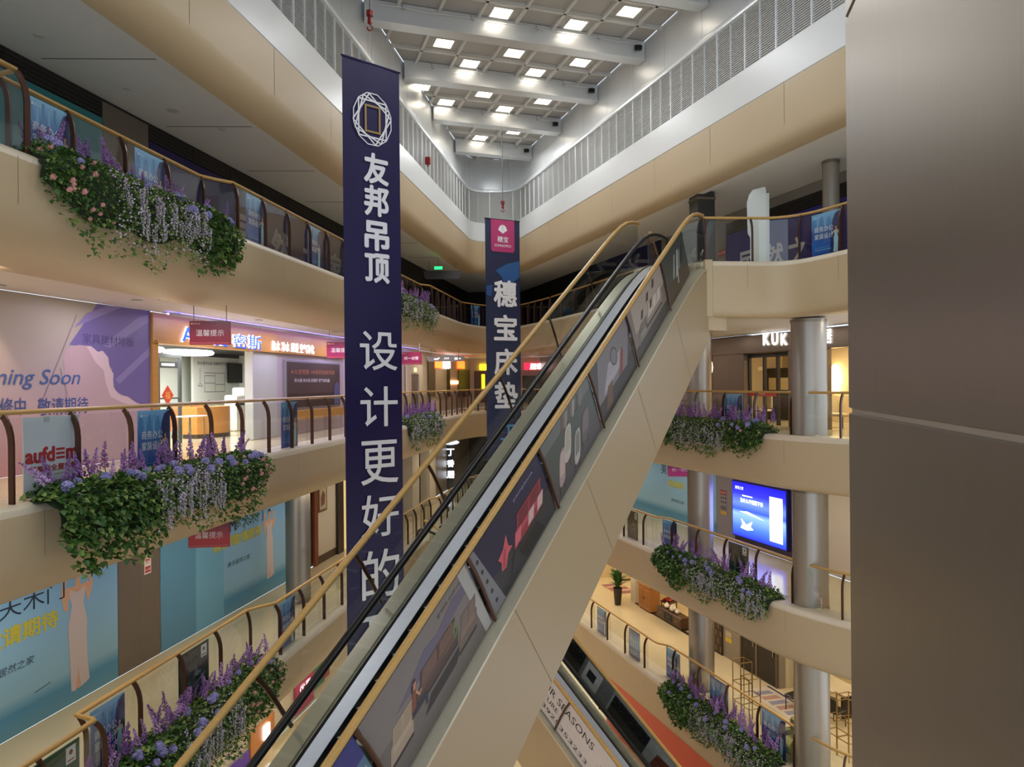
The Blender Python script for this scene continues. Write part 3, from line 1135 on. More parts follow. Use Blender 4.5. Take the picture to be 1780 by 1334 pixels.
# column, door opening and portal past the hoarding
def column(label, x, y, r, z0, z1, m=M_STEEL):
    t = thing('column', label, 'column', (x, y, z0))
    mb = MB()
    mb.lathe([(r, 0.0), (r, z1 - z0)], m, 32)
    for q in (0.0, math.pi):
        mb.box(r * math.cos(q) - .004, r * math.cos(q) + .004, -.01, .01, .02, z1 - z0 - .02, M_JOINT)
    mb.build('shaft', t)
    mb = MB()
    mb.lathe([(r * 1.02, 0), (r * 1.02, .1), (r, .11)], M_DSTEEL, 32)
    mb.build('base_ring', t)
    mb = MB()
    mb.lathe([(r * .96, z1 - z0 - .09), (r * 1.03, z1 - z0 - .08), (r * 1.03, z1 - z0 - .01)], M_DSTEEL, 32)
    mb.build('collar', t)
    return t


column('round steel column beside the sea-blue hoarding, second gallery down', -5.9, 20.0, .33, LM1, -1.25)
t = thing('shop_doorway', 'cream shop entrance panel with framed picture between dark timber posts', 'shop front', LW.at(SL(LW, 541), 0, LM1), LW.rz)
w0 = SL(LW, 541)
W1 = SL(LW, 598) + .9 - w0
a1, a2, a3 = SL(LW, 547) - w0, SL(LW, 580) - w0, SL(LW, 590) - w0
mb = MB()
mb.box(0, a1, -.08, 0, 0, 3.1, mat('red_timber', '#7a3a1c', .4, nscale=5, namt=.15))
mb.build('timber_post', t, smooth=False)
mb = MB()
mb.box(a1, a2, -.03, 0, 0.25, 3.1, M_WALLC)
mb.build('cream_panel', t, smooth=False)
mb = MB()
mb.box(a1, a2, -.05, 0, 0, .25, ink('#4a3626'))
mb.build('skirting', t, smooth=False)
mb = MB()
mb.box(a2, a3, -.12, 0, 0, 3.1, ink('#2a1a14'))
mb.build('timber_post', t, smooth=False)
mb = MB()
mb.box(a3, W1 + 1, -.02, 0, 0, 3.1, mat('shop_recess_glow', '#e8cf90', .5, emit=.5))  # flat board; the light of the recess is put into its colour and glow
mb.build('recess_glow', t, smooth=False)
x, z = LW.hit(560, 867, -.04)
mb = MB()
mb.box(-.32, .32, 0, .03, -.42, .42, ink('#6a5238'))
mb.rect(-.25, -.35, .25, .35, ink('#b8ab90'), -.002)
mb.pl([(-.15, -.25), (.1, -.2), (.18, .1), (0, .28), (-.18, .05)], ink('#7c4a38'), -.003)
tag(mb.build('framed_picture', loc=LW.at(x, -.07, z), rotz=LW.rz, smooth=False), 'small framed picture on the cream shop panel past the steel column', 'picture')

# ------------------------------------------------------------------ railings
TL = Vector((.1417, 1)).normalized()
NLv = Vector((TL.y, -TL.x))
TR = Vector((.33, -1)).normalized()
NRv = Vector((TR.y, -TR.x))


def pl_(Y, d=0.0):
    return Vector((xl(Y), Y)) + NLv * d


def pr_(Y, d=0.0):
    return Vector((xr(Y), Y)) + NRv * d


REC = {L1: (9.5, 14.1), L0: (9.3, 14.4), LM1: (10.45, 15.2), LM2: (99, 99)}


def left_path(zf):
    a, b = REC[zf]
    if a > 90:
        return [pl_(5), pl_(35.6)]
    k = -.29 if zf == L1 else 0.0
    if zf == L0:
        return [pl_(3.36), pl_(24.0), pl_(24.2, -.3), pl_(29.8, -.3), pl_(30.3), pl_(35.6)]
    return [pl_(3.0, k), pl_(a - .12, k), pl_(a - .06, k - .12), pl_(a, k - .37), pl_(b, k - .37), pl_(b + .3, k - .2), pl_(b + .55, k), pl_(24.0, k), pl_(24.2, k - .3), pl_(29.8, k - .3), pl_(30.3, k), pl_(35.6, k)]


def end_path(zf):
    k = -.29 if zf == L1 else 0.0
    return fillet([pl_(35.9, k), pl_(36.6, k), Vector((-1.3, 38.4)), Vector((.4, 38.3)), pr_(35.4), pr_(35.0)], [0, .8, 1.1, 1.1, 1.0, 0], 5)


def right_path(zf):
    if zf == L1:
        return [pr_(34.7), pr_(25.0), Vector((3.75, 20.0))]
    return fillet([pr_(34.7), pr_(25.4), pr_(25.1, -.3), pr_(18.9, -.3), Vector((7.75, 18.0)), Vector((9.0, 16.6))], [0, .2, .2, .4, .5, 0], 4)


def make_post():
    mb = MB()
    prof = [(.06, .09), (.06, .82), (.05, .93), (.025, 1.03), (-.015, 1.11), (-.055, 1.165)]
    ring = []
    for i, (d, z) in enumerate(prof):
        a = prof[max(0, i - 1)]
        b = prof[min(len(prof) - 1, i + 1)]
        t = Vector((b[0] - a[0], b[1] - a[1])).normalized()
        nn = Vector((t.y, -t.x)) * .035
        ring.append([(-.016, -(d + nn.x), z + nn.y), (.016, -(d + nn.x), z + nn.y), (.016, -(d - nn.x), z - nn.y), (-.016, -(d - nn.x), z - nn.y)])
    vs = [p for r in ring for p in r]
    fs = []
    for i in range(len(ring) - 1):
        for k in range(4):
            fs.append((i * 4 + k, i * 4 + (k + 1) % 4, (i + 1) * 4 + (k + 1) % 4, (i + 1) * 4 + k))
    fs += [(3, 2, 1, 0), tuple(range(len(vs) - 4, len(vs)))]
    mb.add(vs, fs, M_POST)
    return mb.build('post', smooth=False)


post_proto = make_post()
C.objects.unlink(post_proto)
post_used = [0]


def railing(label, path, zf, step, posts=True, first=None):
    p0 = path[len(path) // 2]
    t = thing('glass_railing', label, 'railing', (p0.x, p0.y, zf + .1), 0, 'bronze and oak gallery railings')
    mb = MB()
    mb.tube([(p.x, p.y, zf + 1.2) for p in offset(path, -.06)], .042, M_WOOD, 10, ry=.034)
    mb.build('handrail', t, world=True, angle=60)
    # sharp corners always get a post; between corners posts are evenly spaced
    N = len(path)
    cum = [0.0]
    for a, b in zip(path, path[1:]):
        cum.append(cum[-1] + (b - a).length)
    keys = [0.0]
    for i in range(1, N - 1):
        t1, t2 = (path[i] - path[i - 1]).normalized(), (path[i + 1] - path[i]).normalized()
        if t1.dot(t2) < math.cos(math.radians(24)) and cum[i] - keys[-1] > .25:
            keys.append(cum[i])
    if cum[-1] - keys[-1] < .25:
        keys.pop()
    keys.append(cum[-1])

    def pt(s):
        for i in range(N - 1):
            if s <= cum[i + 1] + 1e-9:
                return path[i] + (path[i + 1] - path[i]).normalized() * (s - cum[i]), (path[i + 1] - path[i]).normalized()
        return path[-1], (path[-1] - path[-2]).normalized()
    for k0, k1 in zip(keys, keys[1:]):
        n = max(1, round((k1 - k0) / step))
        for i in range(n):
            s0, s1 = k0 + (k1 - k0) * i / n, k0 + (k1 - k0) * (i + 1) / n
            q, tt = pt(s0 + .001)
            if posts:
                inst(post_proto, (q.x, q.y, zf), (0, 0, math.atan2(tt.y, tt.x)), 1.0, t)
            sub = [pt(s0 + .012)[0]] + [path[j] for j in range(N) if s0 + .03 < cum[j] < s1 - .03] + [pt(s1 - .012)[0]]
            mb = MB()
            lo, hi = offset(sub, -.006), offset(sub, .006)
            for z0, z1 in ((zf + .1, zf + 1.13),):
                m_ = len(sub)
                vs = [(p.x, p.y, z0) for p in lo] + [(p.x, p.y, z1) for p in lo] + [(p.x, p.y, z0) for p in hi] + [(p.x, p.y, z1) for p in hi]
                fs = []
                for j in range(m_ - 1):
                    fs += [(j, j + 1, m_ + j + 1, m_ + j), (2 * m_ + j + 1, 2 * m_ + j, 3 * m_ + j, 3 * m_ + j + 1), (m_ + j, m_ + j + 1, 3 * m_ + j + 1, 3 * m_ + j), (j + 1, j, 2 * m_ + j, 2 * m_ + j + 1)]
                fs += [(0, m_, 3 * m_, 2 * m_), (m_ - 1, 3 * m_ - 1, 4 * m_ - 1, 2 * m_ - 1)]
                mb.add(vs, fs, M_GLASS)
            mb.build('glass_panel', t, world=True, smooth=False)
    return t


RNAME = {L1: 'top gallery', L0: 'eye-level gallery', LM1: 'second gallery down', LM2: 'third gallery down'}
for zf in (L1, L0, LM1, LM2):
    railing('oak and glass railing along the hoarding side of the %s' % RNAME[zf], left_path(zf), zf, 1.12)
    railing('oak and glass railing curving round the end wall of the %s' % RNAME[zf], end_path(zf), zf, .8)
    railing('oak and glass railing along the round-column side of the %s' % RNAME[zf], right_path(zf), zf, 1.5)
NEARR = fillet([Vector((4.83, 18.22)), Vector((7.0, 18.35)), Vector((7.75, 16.9)), Vector((8.25, 14.6))], [0, 1.2, .9, 0], 6)
railing('oak and glass railing from escalator head towards the big metal pillar, top gallery', NEARR, L1, 1.3)


def rail_hit(path, u, z):
    """where the sight line of a pixel column meets a railing"""
    a = (u - 890) / FPX
    best = None
    for p, q in zip(path, path[1:]):
        fp, fq = p.x - a * p.y, q.x - a * q.y
        if fp * fq <= 0 and abs(fp - fq) > 1e-9:
            k = fp / (fp - fq)
            pt = p + (q - p) * k
            if best is None or pt.y < best[0].y:
                best = (pt, (q - p).normalized())
    return best


# ------------------------------------------------------------------ posters hung on the railings
M_OFF = gradmat('office_print', [(0, '#23509a'), (.2, '#2a66bc'), (.5, '#2556a4'), (.8, '#5596d2'), (1, '#7fbce6')], .35, 2, 3, .3)
M_CITY = gradmat('city_print', [(0, '#122a63'), (.35, '#2a5fb0'), (.6, '#8fb6dc'), (1, '#1a3c86')], .35, 2, 4, .6)
M_DKP = gradmat('dark_print', [(0, '#10151b'), (.4, '#2b3a35'), (1, '#25332c')], .35, 2, 4, .5)
M_GRP = gradmat('green_print', [(0, '#1d4a3a'), (1, '#24523f')], .35, 2, 4, .3)
M_WHP = gradmat('white_print', [(0, '#dfe3e6'), (1, '#c9d2dc')], .35, 2, 4, .1)


def poster(kind, label, zf, path, u, w=.82, h=1.02, name='poster', group=None, x=None, zo=.11):
    r = rail_hit(path, u, zf + .6)
    if r is None:
        print('poster misses', label)
        return
    p, t = r
    n = Vector((t.y, -t.x))
    # viewer's right along the board when seen from the void
    rz = math.atan2(t.y, t.x)
    p = p - n * .03
    mb = MB()
    m = {'office': M_OFF, 'city': M_CITY, 'dark': M_DKP, 'green': M_GRP, 'aufdem': M_WHP}[kind]
    mb.box(-w / 2, w / 2, 0, .012, 0, h, m)
    wh = ink('#e8eef4')
    if kind == 'office':
        rnd = random.Random(u)
        for k in range(7):
            xx = -w * .45 + w * .13 * k
            mb.rect(xx, h * .68, xx + w * .06, h * rnd.uniform(.82, .97), ink('#79b0d8' if k % 2 else '#4a86ba'), -.0015)
        mb.pl([(w * .12, 0), (w * .5, 0), (w * .5, h * .98), (w * .42, h * .98), (w * .30, h * .93), (w * .22, h * .8), (w * .16, h * .5)], ink('#1c2c66'), -.002)
        mb.rect(-w * .42, h * .9, -w * .38, h * .935, wh, -.003)
        mb.text('居然之家', -w * .36, h * .917, .03, wh, y=-.003, align='L')
        mb.text('商务办公', -w * .40, h * .62, h * .135, wh, y=-.0035, align='L', w=w * .64, bold=.006)
        mb.text('家装设计', -w * .40, h * .45, h * .135, wh, y=-.0035, align='L', w=w * .64, bold=.006)
        mb.rect(-w * .4, h * .175, w * .12, h * .185, ink('#6fa0d0'), -.003)
        mb.rect(-w * .4, h * .12, w * .16, h * .135, ink('#8fb4dc'), -.003)
        lady(mb, w * .33, -.0, h * .66, '#a9d3dc', y=-.004, arms_up=False, flip=-1)
    elif kind == 'city':
        rnd = random.Random(u)
        for k in range(9):
            xx = -w * .45 + w * .1 * k
            mb.pl([(xx, h * .38), (xx + w * .09, h * .34), (xx + w * .08, h * rnd.uniform(.5, .75)), (xx + w * .02, h * rnd.uniform(.5, .78))], ink('#b8d2ea' if k % 2 else '#6f9fd2'), -.002)
        mb.rect(-w * .4, h * .2, w * .3, h * .225, ink('#b0c8e8'), -.002)
        mb.rect(-w * .4, h * .13, w * .1, h * .145, ink('#b0c8e8'), -.002)
    elif kind == 'dark':
        rnd = random.Random(u)
        mb.rect(-w * .5, 0, w * .5, h * .3, ink('#161c22'), -.0015)
        for k in range(5):
            xx = -w * .4 + w * .17 * k
            mb.rect(xx, h * .12, xx + w * .11, h * rnd.uniform(.3, .5), ink('#50606a' if k % 2 else '#39454c'), -.002)
        mb.line((-w * .1, h * .3), (w * .35, h * .45), .02, ink('#8a9aa4'), -.003)
        mb.pl([(0, h * .5), (w * .05, h * .68), (w * .1, h * .56), (w * .25, h * .52), (w * .1, h * .47)], ink('#6b7c86'), -.003)
    elif kind == 'green':
        mb.line((-w * .3, h * .3), (w * .3, h * .4), .015, ink('#7fa892'), -.003)
    elif kind == 'aufdem':
        red = ink('#b2222c')
        mb.text('aufd', -w * .48, h * .52, h * .20, red, y=-.003, align='L', w=w * .52, bold=.045)
        for k in range(3):
            mb.rect(w * .06, h * (.445 + .055 * k), w * .22, h * (.475 + .055 * k), red, -.003)
        mb.text('m', w * .24, h * .495, h * .15, red, y=-.003, align='L', w=w * .22, bold=.045)
        mb.text('莎高端全屋定制', 0.02, h * .345, h * .085, red, y=-.003, w=w * .86, bold=.02)
        mb.rect(-w * .36, h * .25, w * .3, h * .265, ink('#b8a8ac'), -.003)
        mb.text('天然环保 健康家居', -.02, h * .16, h * .05, ink('#3a4650'), y=-.003, w=w * .7)
        for xx in (-.1, .36):
            mb.rect(xx - .05, h - .07, xx + .05, h, ink('#aab6b6'), -.003)
    if kind in ('dark', 'green'):
        mb.rect(w * .22, h * .74, w * .42, h * .96, ink('#d9dcd8'), -.004)
        mb.disc(w * .32, h * .88, .035, ink('#8c3a3a' if kind == 'green' else '#26323a'), -.005)
        mb.rect(w * .25, h * .77, w * .39, h * .79, ink('#9a5050' if kind == 'green' else '#26323a'), -.005)
    o = mb.build(name, loc=(p.x, p.y, zf + zo), rotz=rz, smooth=False)
    return tag(o, label, 'poster', group)


lp, rp = left_path, right_path
ow = 'blue office-design poster '
poster('office', ow + 'behind the lavender, nearest on the top gallery hoarding side', L1, lp(L1), 95)
poster('office', ow + 'above hanging wisteria, second on the top gallery hoarding side', L1, lp(L1), 268)
poster('office', ow + 'just past the flower bed, third on the top gallery hoarding side', L1, lp(L1), 450)
poster('office', ow + 'beside the tall navy banner, fourth on the top gallery', L1, lp(L1), 551)
poster('office', ow + 'at the bend of the end wall railing, top gallery', L1, lp(L1) + end_path(L1), 829)
poster('office', ow + 'on the railing next to the big metal pillar', L1, NEARR, 1437, w=.85, h=1.0)
poster('aufdem', 'white poster with bold red lettering on the eye-level gallery railing', L0, lp(L0), 94, w=.95)
poster('office', ow + 'behind purple flowers in front of the pink hoarding', L0, lp(L0), 271)
poster('office', ow + 'in front of the grey shop partition', L0, lp(L0), 505)
poster('office', ow + 'behind flowers in front of the taupe shop portal', L0, rp(L0), 1273, w=.85)
poster('green', 'plain green poster with a white tag at the lower picture edge', LM1, lp(LM1), 92, w=.9)
poster('office', ow + 'at the corner of the railing below the sea-blue hoarding', LM1, lp(LM1), 186, w=.75)
poster('dark', 'dark green poster with a white tag behind purple flowers', LM1, lp(LM1), 336, w=.95)
poster('office', ow + 'in front of the steel column base, second gallery down', LM1, lp(LM1), 497)
poster('dark', 'dark interior poster beside the escalator flank, second gallery down', LM1, rp(LM1), 1096, w=.8)
poster('office', ow + 'before the blue hoarding across the hall, second gallery down', LM1, rp(LM1), 1160)
poster('dark', 'dark poster with pale window pattern under the glowing screen', LM1, rp(LM1), 1279, w=.95)
poster('office', ow + 'farthest on the third gallery down, near the potted plant', LM2, rp(LM2), 1041, w=.85)
poster('city', 'blue skyline poster between two office posters, third gallery down', LM2, rp(LM2), 1097, w=.85)
poster('office', ow + 'beside the farther round column, third gallery down', LM2, rp(LM2), 1164, w=.9)
poster('city', 'blue cloud-city poster behind the flower bed, third gallery down', LM2, rp(LM2), 1243, w=.95)
poster('office', ow + 'with flowers before it, nearest on the third gallery down', LM2, rp(LM2), 1337, w=1.0, h=1.1)

# ------------------------------------------------------------------ flower beds
def leaf_into(vs, fs, ms, p, out, size, rnd, mi):
    d = (out + Vector((rnd.uniform(-1, 1), rnd.uniform(-1, 1), rnd.uniform(-1.2, .6)))).normalized()
    s = d.cross(Vector((rnd.uniform(-.4, .4), rnd.uniform(-.4, .4), 1)))
    if s.length < 1e-3:
        s = Vector((1, 0, 0))
    s.normalize()
    n = s.cross(d)
    b = len(vs)
    L_, w = size, size * .42
    vs += [p, p + d * L_ * .35 + s * w + n * .012, p + d * L_, p + d * L_ * .35 - s * w + n * .012, p + d * L_ * .15 + s * w * .9, p + d * L_ * .15 - s * w * .9]
    fs += [(b, b + 1, b + 2), (b, b + 2, b + 3), (b, b + 4, b + 1), (b, b + 3, b + 5)]
    ms += [mi] * 4


def floret(vs, fs, p, r, rnd):
    """a tiny four-petal flower"""
    n = Vector((rnd.uniform(-1, 1), rnd.uniform(-1, 1), rnd.uniform(-.6, 1))).normalized()
    a = n.orthogonal().normalized()
    q = rnd.uniform(0, 6.28)
    b_ = n.cross(a)
    a, b_ = a * math.cos(q) + b_ * math.sin(q), b_ * math.cos(q) - a * math.sin(q)
    b = len(vs)
    vs += [p - n * r * .4, p + a * r + n * r * .2, p + b_ * r + n * r * .2, p - a * r + n * r * .2, p - b_ * r + n * r * .2]
    fs += [(b, b + 1, b + 2), (b, b + 3, b + 4), (b, b + 2, b + 3), (b, b + 4, b + 1)]


def spike_proto(seed, m, H=.46):
    rnd = random.Random(seed)
    mb = MB()
    bend = [rnd.uniform(-.05, .05), rnd.uniform(-.05, .05)]
    mb.tube([(bend[0] * (k / 4) ** 2 * 2, bend[1] * (k / 4) ** 2 * 2, H * k / 4) for k in range(5)], .006, M_STEM, 5)
    vs, fs = [], []
    for k in range(95):
        z = H * (.28 + .72 * (k / 95))
        f = (z / H - .28) / .72
        r = .052 * (1 - f) ** .7 + .008
        a = rnd.uniform(0, 6.28)
        c = 2 * (z / H) ** 2
        floret(vs, fs, Vector((bend[0] * c + r * math.cos(a) * rnd.uniform(.4, 1), bend[1] * c + r * math.sin(a) * rnd.uniform(.4, 1), z)), .021 * (1 - .45 * f), rnd)
    mb.add(vs, fs, m)
    o = mb.build('lavender_spike', smooth=False)
    C.objects.unlink(o)
    return o


def ball_proto(seed, m, R=.058, n=70, pr=.02, name='hydrangea_bloom'):
    rnd = random.Random(seed)
    mb = MB()
    prof = [(R * .82 * math.sin(math.pi * k / 8) + .0005, -R * .82 * math.cos(math.pi * k / 8)) for k in range(9)]
    mb.lathe(prof, m, 10)
    vs, fs = [], []
    for k in range(n):
        z = 1 - 2 * (k + .5) / n
        a = k * 2.39996
        q = math.sqrt(1 - z * z)
        floret(vs, fs, Vector((q * math.cos(a), q * math.sin(a), z)) * R * rnd.uniform(.9, 1.05), pr, rnd)
    mb.add(vs, fs, m)
    o = mb.build(name, smooth=False)
    C.objects.unlink(o)
    return o


def vine_proto(seed, H=.62):
    rnd = random.Random(seed)
    mb = MB()
    mb.tube([(.01 * math.sin(k), .01 * math.cos(k * 1.3), -H * k / 5) for k in range(6)], .004, M_STEM, 4)
    vs, fs = [], []
    for k in range(85):
        f = k / 85
        r = .045 * (1 - f) ** .6 + .006
        a = rnd.uniform(0, 6.28)
        floret(vs, fs, Vector((r * math.cos(a), r * math.sin(a), -H * (.12 + .88 * f))), .017 * (1 - .3 * f), rnd)
    mb.add(vs, fs, M_WIS)
    o = mb.build('wisteria_vine', smooth=False)
    C.objects.unlink(o)
    return o


SPK = [spike_proto(1, M_LAV), spike_proto(2, M_LAV2), spike_proto(3, M_LAV)]
HYD = [ball_proto(4, M_HYD)]
VIN = [vine_proto(6), vine_proto(7, .5)]
ROS = [ball_proto(8, M_ROSE, .026, 18, .014, 'rose_bloom')]


def flower_bed(label, pts, zf, hang, seed, order='iwr', nleaf=4200, leaf=.075, spikes=30, hyds=16, vines=24, roses=14, spike_sc=1.0, top=.27, grp='flower beds hanging over the gallery edges'):
    """pts: plan polyline of the planter edge in path direction (void on its right-hand side)"""
    rnd = random.Random(seed)
    seg = [(b - a).length for a, b in zip(pts, pts[1:])]
    Ltot = sum(seg)

    def at(s):
        s = max(0, min(Ltot - 1e-4, s))
        for (a, b), L_ in zip(zip(pts, pts[1:]), seg):
            if s <= L_:
                t = (b - a).normalized()
                return a + t * s, t, Vector((t.y, -t.x))
            s -= L_
        return pts[-1], t, Vector((t.y, -t.x))
    mid = at(Ltot / 2)[0]
    T_ = thing('flower_bed', label, 'flower bed', (mid.x, mid.y, zf + .1), 0, grp)

    def hg(f):
        e = min(1, min(f, 1 - f) / .1)
        return hang * (.35 + .65 * e) * (.8 + .12 * math.sin(f * 9 + seed) + .12 * math.sin(f * 23 + seed * 2))

    def section(f, k):
        """k 0..1 from the back of the bed over the top and down the fascia; returns (d, z)"""
        e = min(1, min(f, 1 - f) / .07 + .25)
        h = hg(f)
        key = [(-.36, .1), (-.22, .1 + top * .75 * e), (.02, .1 + top * e), (.22, .1 + top * .7 * e), (.36, .05), (.37, -.25 * h - .05), (.34, -.6 * h), (.28, -h)]
        x = k * (len(key) - 1)
        i = min(int(x), len(key) - 2)
        q = x - i
        a, b = key[i], key[i + 1]
        return a[0] + (b[0] - a[0]) * q, a[1] + (b[1] - a[1]) * q
    # dark backing sheet under the leaves, their inner shade put into its colour
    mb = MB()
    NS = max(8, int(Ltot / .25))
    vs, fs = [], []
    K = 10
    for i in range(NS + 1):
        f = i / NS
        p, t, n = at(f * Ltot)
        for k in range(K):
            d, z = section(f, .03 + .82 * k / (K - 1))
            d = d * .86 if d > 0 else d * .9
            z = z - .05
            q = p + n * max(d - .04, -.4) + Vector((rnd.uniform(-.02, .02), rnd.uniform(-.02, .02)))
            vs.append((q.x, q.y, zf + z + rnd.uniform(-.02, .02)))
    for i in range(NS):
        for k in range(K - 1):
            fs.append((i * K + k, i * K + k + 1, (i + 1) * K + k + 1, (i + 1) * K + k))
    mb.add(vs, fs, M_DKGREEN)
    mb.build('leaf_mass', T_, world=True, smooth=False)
    vs, fs, ms = [], [], []
    zone = lambda f: order[min(len(order) - 1, int(f * len(order)))]
    for i in range(nleaf):
        f = rnd.random()
        k = rnd.random() ** .85
        k = .05 + .97 * k
        d, z = section(f, min(1, k))
        if k > .97:
            z -= rnd.uniform(0, .12)
        p, t, n = at(f * Ltot)
        if k > .6 and rnd.random() > 1.25 - (k - .6) * 1.6:
            continue
        q = p + n * (d + rnd.uniform(-.05, .06)) + t * rnd.uniform(-.05, .05)
        zn = zone(f + rnd.uniform(-.08, .08) if 0.1 < f < .9 else f)
        out = Vector((n.x, n.y, 0)) * (.8 if k > .4 else .3) + Vector((0, 0, .7 if k < .5 else -.5))
        sz = leaf * rnd.uniform(.6, 1.25) * (1.15 if zn == 'i' else .75 if zn == 'w' else .85) * (1.25 if k > .9 else 1)
        light = rnd.random() < (.25 if zn == 'i' else .62 if zn == 'w' else .25)
        leaf_into(vs, fs, ms, Vector((q.x, q.y, zf + z + rnd.uniform(-.03, .04))), out, sz, rnd, 1 if light else 0)
    me = MB()
    me.mats = [M_GREEN, M_GREEN2]
    me.v = [tuple(v) for v in vs]
    me.f = [list(f) for f in fs]
    me.m = ms
    o = me.build('foliage', T_, world=True, smooth=False)
    o['kind'] = 'stuff'
    # loose pale blossom sprinkled through the trailing part
    if 'w' in order:
        vs, fs = [], []
        for i in range(int(nleaf * .2)):
            f = rnd.random()
            if zone(f) != 'w':
                continue
            d, z = section(f, rnd.uniform(.4, 1.0))
            p, t, n = at(f * Ltot)
            q = p + n * (d + rnd.uniform(.02, .09)) + t * rnd.uniform(-.03, .03)
            floret(vs, fs, Vector((q.x, q.y, zf + z + rnd.uniform(-.04, .05))), leaf * .24, rnd)
        mb = MB()
        mb.add(vs, fs, M_WIS)
        o = mb.build('trailing_blossom', T_, world=True, smooth=False)
        o['kind'] = 'stuff'
    for i in range(spikes):
        f = (i + rnd.uniform(.1, .9)) / spikes * .94 + .03
        p, t, n = at(f * Ltot)
        q = p + n * rnd.uniform(-.28, .1)
        lean = Vector((n.x, n.y, 0)) * rnd.uniform(-.1, .35) + Vector((t.x, t.y, 0)) * rnd.uniform(-.45, .45)
        inst(rnd.choice(SPK), (q.x, q.y, zf + .1 + top * rnd.uniform(.35, .75)), (lean.y * -1, lean.x, rnd.uniform(0, 6)), spike_sc * rnd.uniform(.75, 1.2), T_)
    for i in range(hyds):
        f = rnd.uniform(.04, .96)
        p, t, n = at(f * Ltot)
        d, z = section(f, rnd.uniform(.28, .55))
        q = p + n * (d + .03)
        inst(HYD[0], (q.x, q.y, zf + z + .05), (0, 0, rnd.uniform(0, 6)), rnd.uniform(.75, 1.25), T_)
    fz = [(i / len(order), (i + 1) / len(order)) for i, c in enumerate(order) if c == 'w']
    for i in range(vines):
        a, b = fz[i % len(fz)]
        f = rnd.uniform(a, b)
        p, t, n = at(f * Ltot)
        k = rnd.uniform(.5, .78)
        d, z = section(f, k)
        q = p + n * (d + .05)
        inst(rnd.choice(VIN), (q.x, q.y, zf + z + .1), (rnd.uniform(-.1, .1), rnd.uniform(-.1, .1), rnd.uniform(0, 6)), rnd.uniform(.5, .9) * min(1, hang / .75), T_)
    fr_ = [(i / len(order), (i + 1) / len(order)) for i, c in enumerate(order) if c == 'r']
    for i in range(roses if fr_ else 0):
        a, b = fr_[i % len(fr_)]
        f = rnd.uniform(a, b)
        p, t, n = at(f * Ltot)
        d, z = section(f, rnd.uniform(.3, .9))
        q = p + n * (d + .05)
        inst(ROS[0], (q.x, q.y, zf + z), (0, 0, 0), rnd.uniform(.8, 1.4), T_)
    return T_


def eL(a, b, n=6, k=0):
    return [pl_(a + (b - a) * i / n, -.02 + k) for i in range(n + 1)]


def eR(a, b, n=6):
    return [pr_(a + (b - a) * i / n, -.02) for i in range(n + 1)]


flower_bed('lavender and trailing wisteria bed on the top gallery before the navy hoarding', eL(9.4, 14.3, 6, -.29), L1, 1.0, 11, 'rwwi', 5200, spikes=26, hyds=14, vines=34, roses=20)
flower_bed('small purple flower bed past the navy banner, top gallery', eL(25.0, 30.0, 6, -.29), L1, .85, 12, 'www', 2200, .09, spikes=24, hyds=6, vines=14, roses=0, spike_sc=1.25)
flower_bed('largest ivy and lavender bed, eye-level gallery before the pink hoarding', eL(9.0, 14.3, 6, .26), L0, .92, 13, 'iwr', 6000, top=.13, spikes=38, hyds=26, vines=30, roses=22)
flower_bed('small purple flower bed past the navy banner, eye-level gallery', eL(25.0, 29.8), L0, .85, 14, 'www', 2200, .09, spikes=26, hyds=6, vines=14, roses=0, spike_sc=1.25)
flower_bed('dense purple bed partly behind the escalator handrail, second gallery down', eL(10.1, 15.3), LM1, .85, 15, 'iwr', 5200, spikes=46, hyds=20, vines=26, roses=16)
flower_bed('lavender bed before the taupe shop portal, eye-level gallery', eR(25.2, 19.5), L0, .62, 16, 'iwwr', 4600, .085, spikes=44, hyds=14, vines=24, roses=6, spike_sc=1.15)
flower_bed('purple bed under the glowing blue screen, second gallery down', eR(25.0, 19.3), LM1, .7, 17, 'iww', 4600, .085, spikes=26, hyds=18, vines=34, roses=0, spike_sc=1.2)
flower_bed('purple bed before the furniture shops, third gallery down', eR(24.6, 19.3), LM2, .7, 18, 'iww', 4600, .085, spikes=46, hyds=14, vines=34, roses=0, spike_sc=1.1)

# ------------------------------------------------------------------ escalators
class Esc:
    def __init__(s, p0, d, n):
        s.p0, s.d, s.n = Vector(p0), Vector(d), Vector((n[0], n[1], 0)).normalized()
        s.k = math.hypot(d[0], d[1])
        s.u = Vector((d[0], d[1], 0)) / s.k

    def at(s, t, w, dh):
        return s.p0 + s.d * t + s.n * w + Vector((0, 0, dh))

    def flat(s, t, w, z):
        p = s.p0 + s.d * t + s.n * w
        return Vector((p.x, p.y, z))


def strip(mb, a, b, th, m):
    """a sheet between two polylines, thickened by vector th"""
    n = len(a)
    vs = list(a) + list(b) + [p + th for p in a] + [p + th for p in b]
    fs = []
    for i in range(n - 1):
        fs += [(i, i + 1, n + i + 1, n + i), (2 * n + i + 1, 2 * n + i, 3 * n + i, 3 * n + i + 1),
               (n + i, n + i + 1, 3 * n + i + 1, 3 * n + i), (i + 1, i, 2 * n + i, 2 * n + i + 1)]
    fs += [(0, n, 3 * n, 2 * n), (n - 1, 3 * n - 1, 4 * n - 1, 2 * n - 1)]
    return mb.add(vs, fs, m)


